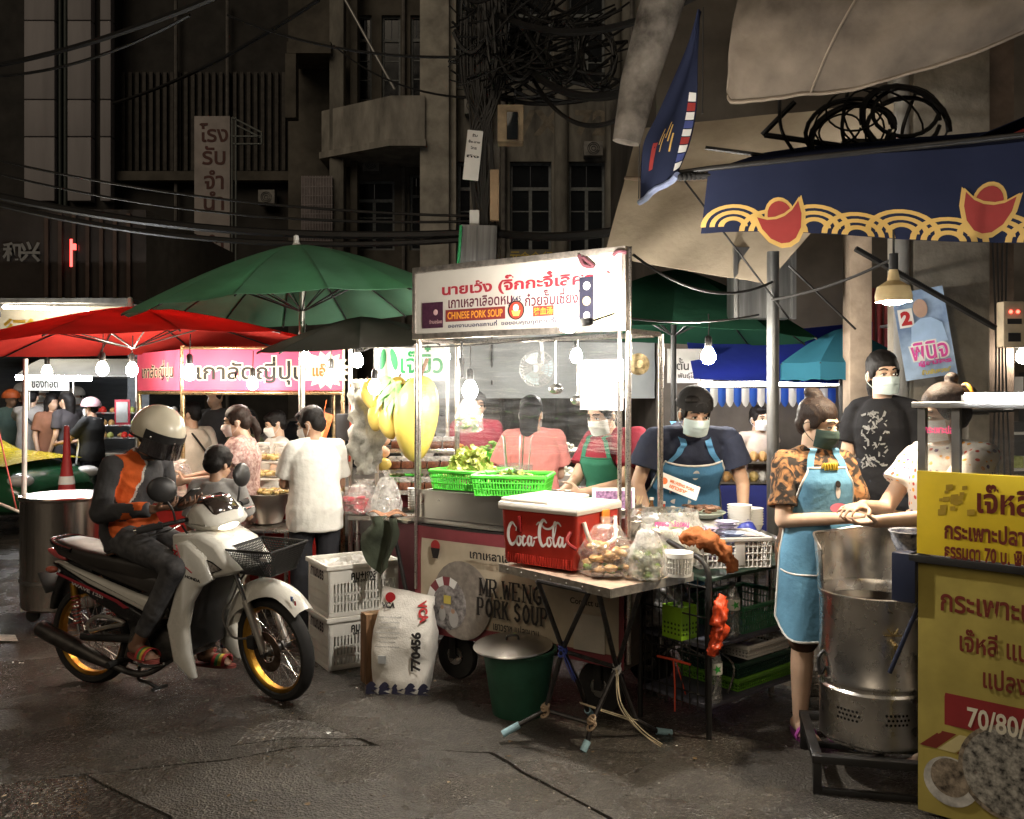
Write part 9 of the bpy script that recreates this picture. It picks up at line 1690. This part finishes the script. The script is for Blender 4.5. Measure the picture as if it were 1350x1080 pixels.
# ================================================================ serving counter in front of the capped vendor, goods behind the cart
sc_ = thing('serving_counter', 'steel serving counter under the capped vendor', 'counter', (.98, 4.86, 0), rz=R(4)); q = MB(); q.box(-.50, .42, -.16, .15, .80, .83, .005); q.build('counter_top', sc_, M_steel)
for a in (-.45, .37):
 for b in (-.12, .11): q = MB(); q.cyl((a, b, 0), (a, b, .80), .015); q.build('leg', sc_, M_steel_d)
cz_ = .832
def onc(x, y): return V((.98, 4.86, cz_))+Mx.Rotation(R(4), 3, 'Z') @ V((x, y, 0))
pl = bowl('meat_plate', 'green rimmed plate heaped with dark sliced meat before the capped vendor', onc(.03, -.02)+V((0, 0, .09)), .12, .03, None, mat('celadon', (.50, .56, .46), .35), 'plate'); q = MB(); rd = random.Random(6)
for k in range(40): q.ell((rd.uniform(-.08, .08), rd.uniform(-.07, .07), .035+rd.uniform(0, .03)), (.026, .016, .008), 8, 5, rot=Mx.Rotation(rd.uniform(0, 3), 3, 'Z') @ Mx.Rotation(rd.uniform(-.5, .5), 3, 'X'))
q.build('sliced_meat', pl, mat('stewed_meat', (.22, .12, .075), .4, var=.5, vs=30), kind='stuff')
q = MB(); q.box(-.09, .09, -.08, .08, 0, .088, .006); tag(q.build('food_tub', None, M_white, loc=onc(.03, -.02)), 'white lidded food tub under the meat plate', 'tub')
for k, (x, y, n, lab) in enumerate(((.22, -.06, 9, 'taller stack of white foam bowls beside the plates'), (.31, .02, 7, 'shorter stack of white foam bowls beside the plates'))):
 o = thing('bowl_stack', lab, 'bowls', onc(x, y)); 
 for i in range(n): q = MB(); q.lathe([(.04, 0), (.046, .004), (.062, .05), (.066, .052), (.06, .05), (.04, .008), (0, .006)], n=22); b_ = q.build('bowl', o, M_whitep); b_.location = (0, 0, i*.014)
for k, (x, y, h, col, lab) in enumerate(((-.16, .06, .17, (.45, .06, .03), 'red sauce bottle on the serving counter'), (-.22, .08, .19, (.10, .05, .02), 'dark sauce bottle on the serving counter'), (-.28, .03, .15, (.62, .45, .10), 'yellow sauce bottle on the serving counter'), (-.10, .09, .14, (.5, .5, .47), 'clear vinegar bottle on the serving counter'))):
 o = thing('sauce_bottle', lab, 'bottle', onc(x, y), group='sauce bottles on the serving counter'); q = MB(); q.lathe([(.022, 0), (.026, .008), (.026, h*.6), (.010, h*.82), (.009, h*.94)], n=16); q.build('bottle_body', o, mat('sauce_%d' % k, col, .2)); q = MB(); q.lathe([(.012, h*.93), (.012, h), (0, h)], n=12); q.build('cap', o, M_white)
q = MB()
for k in range(22): a = rd.uniform(-.25, .25); b = rd.uniform(-.25, .25); q.tube([(a*.1, b*.1, .03), (a*.35, b*.35, .21)], .003, 5)
o = thing('chopstick_pot', 'steel pot bristling with chopsticks on the serving counter', 'pot', onc(-.36, .0)); q.build('chopsticks', o, mat('chopstick', (.55, .4, .22), .6), kind='stuff'); q = MB(); q.lathe([(0, .002), (.04, .002), (.043, .11), (.040, .11), (.037, .01), (0, .01)], n=20); q.build('pot_shell', o, M_steel)
bowl('noodle_bowl', 'steel basin of pale noodles at the end of the serving counter', onc(-.40, -.09), .09, .07, mat('noodle', (.78, .75, .62), .5))
# sauce tins and cup tower between cooler and post
gt = thing('goods_table', 'long table of produce heaps behind the soup cart', 'table', (wx(690, 7.0), 7.0, 0)); q = MB(); q.box(-1.0, 1.35, -.35, .35, .86, .90, .01); q.build('tabletop', gt, M_steel_d); q = MB(); q.box(-.98, 1.33, -.33, -.31, .1, .86); q.build('front_cloth', gt, mat('maroon_tablecloth', (.22, .04, .05), .8), ang=0)
HP = (('pale yellow noodles', (.78, .70, .40)), ('orange carrots', (.75, .30, .05)), ('green leaves', (.22, .38, .06)), ('pink shrimp', (.75, .35, .28)), ('white sprouts', (.75, .73, .62)), ('red chillies', (.55, .05, .03)), ('yellow sweetcorn', (.80, .58, .10)), ('brown mushrooms', (.30, .18, .10)))
for k, (nm, col) in enumerate(HP):
 for r_ in range(2):
  o = thing('produce_heap', ('front' if r_ == 0 else 'back')+' row basket heaped with '+nm+' behind the soup cart', 'produce', V(gt.location)+V((-.88+k*.29+.05*r_, -.18+.34*r_, .902+.14*r_)), group='produce heaps behind the soup cart'); q = MB(); q.lathe([(0, .003), (.10, .003), (.135, .07), (.14, .072), (.13, .07), (.095, .01), (0, .01)], n=20); q.build('basket', o, (M_lime, M_white, M_steel)[(k+r_) % 3]); q = MB()
  for j in range(34): a, rr = rd.uniform(0, 6.3), sqrt(rd.random())*.11; q.ell((cos(a)*rr, sin(a)*rr, .06+.09*(1-(rr/.12)**2)*rd.uniform(.6, 1.05)), (.026, .018, .014), 6, 4, rot=Mx.Rotation(rd.uniform(0, 3), 3, 'Z'))
  q.build('heap', o, mat('heap_%d' % k, col, .5, var=.35, vs=30), kind='stuff')
bulb('lamp_bulb', 'bulb over the produce table behind the soup cart', P(760, 470, 6.9), .045, 60, (1, .96, .9))
# ---- fittings on the old facades
for (o_, a, b, c_, d_, Y) in ((hs, 612, 634, 128, 150, 21.7), (hs, 770, 795, 186, 205, 21.7), (hl, 478, 500, 205, 226, 23.0), (hd, 340, 362, 250, 270, 24.1)):
 q = MB(Mx.Translation(-V(o_.location))); q.box(wx(a, Y), wx(b, Y), Y, Y+.28, wz(d_, Y), wz(c_, Y), .02); u_ = q.build('air_conditioner', o_, mat('ac_grey', (.20, .19, .175), .6, var=.3)); q = MB(Mx.Translation(-V(o_.location))); cx, cz2 = wx((a+b)/2, Y), wz((c_+d_)/2, Y)
 for r_ in (.05, .10, .14): q.tube([(cx+cos(t)*r_, Y-.01, cz2+sin(t)*r_) for t in lin(0, 6.0, 16)], .007, 4)
 q.build('fan_grille', u_, M_black)
for (o_, px, Y) in ((hs, 664, 21.85), (hs, 833, 21.85), (hl, 532, 23.3), (hd, 232, 24.3), (hd, 300, 24.3)): q = MB(Mx.Translation(-V(o_.location))); q.cyl((wx(px, Y), Y, 1), (wx(px, Y), Y, 12), .05, n=8); q.build('drain_pipe', o_, mat('drain_grey', (.12, .11, .10), .7, var=.4))
# ---- clutter inside the cart
for k in range(6):
 o = thing('condiment_jar', ('red chilli', 'brown sugar', 'pale garlic', 'dark soy', 'green herb', 'orange pepper')[k]+' jar in the row at the back of the cart counter', 'jar', CM @ V((.50+k*.125, .44, .893)), group='condiment jars in the cart'); q = MB(); q.lathe([(0, .003), (.036, .003), (.04, .01), (.04, .09)], n=18, caps=False); q.lathe([(0, .07), (.036, .068), (.036, .008), (0, .006)], n=16); q.build('jar_body', o, mat('condiment_%d' % k, ((.5, .05, .02), (.3, .15, .06), (.6, .55, .42), (.04, .02, .01), (.1, .22, .04), (.65, .25, .04))[k], .25)); q = MB(); q.lathe([(.042, .09), (.042, .108), (0, .11)], n=18); q.build('lid', o, M_steel)
for k, (x, ln) in enumerate(((.72, .24), (.86, .30), (1.12, .22))):
 o = thing('hanging_ladle', ('short', 'long', 'wide')[k]+' steel ladle hanging from the pipe inside the cart', 'ladle', CM @ V((x, .30, 1.868)), group='ladles in the cart'); q = MB(); q.tube([(0, 0, 0), (0, 0, -ln)], .005, 6); q.build('handle', o, M_steel); q = MB(); q.ell((0, -.02, -ln-.02), (.04+.012*(k == 2), .035, .028), 14, 8); q.build('ladle_cup', o, M_steel)
bag('plastic_bag', 'clear bag of herbs hanging inside the cart near the bulb', CM @ V((.17, .24, 1.36)), .08, .22, M_bag, [(M_leafy, 24, .02, .5)], 61, .25)
# ---- scraps of paper and leaf on the street
q = MB(); rd = random.Random(44)
for j in range(46):
 px, py = rd.uniform(0, 1060), rd.uniform(850, 1075); x, y = ground_px(px, py); s_ = rd.uniform(.008, .03); q.use((M_whitep, mat('dead_leaf', (.16, .10, .04), .8), mat('kraft_scrap', (.28, .2, .12), .8))[rd.randrange(3)]); q.T = Mx.Translation((x, y, gz(x, y)+.02)) @ Mx.Rotation(rd.uniform(0, 6), 4, 'Z') @ Mx.Rotation(rd.uniform(-.25, .25), 4, 'X'); q.grid(lambda u, v_: ((u-.5)*s_, (v_-.5)*s_*.6*(1-.4*u), .2*s_*sin(u*4+v_*3)*.5), 3, 3)
q.T = Mx(); lt2 = q.build('street_litter', None, ang=60, kind='stuff'); tag(lt2, 'small paper and leaf scraps strewn on the street', 'litter')
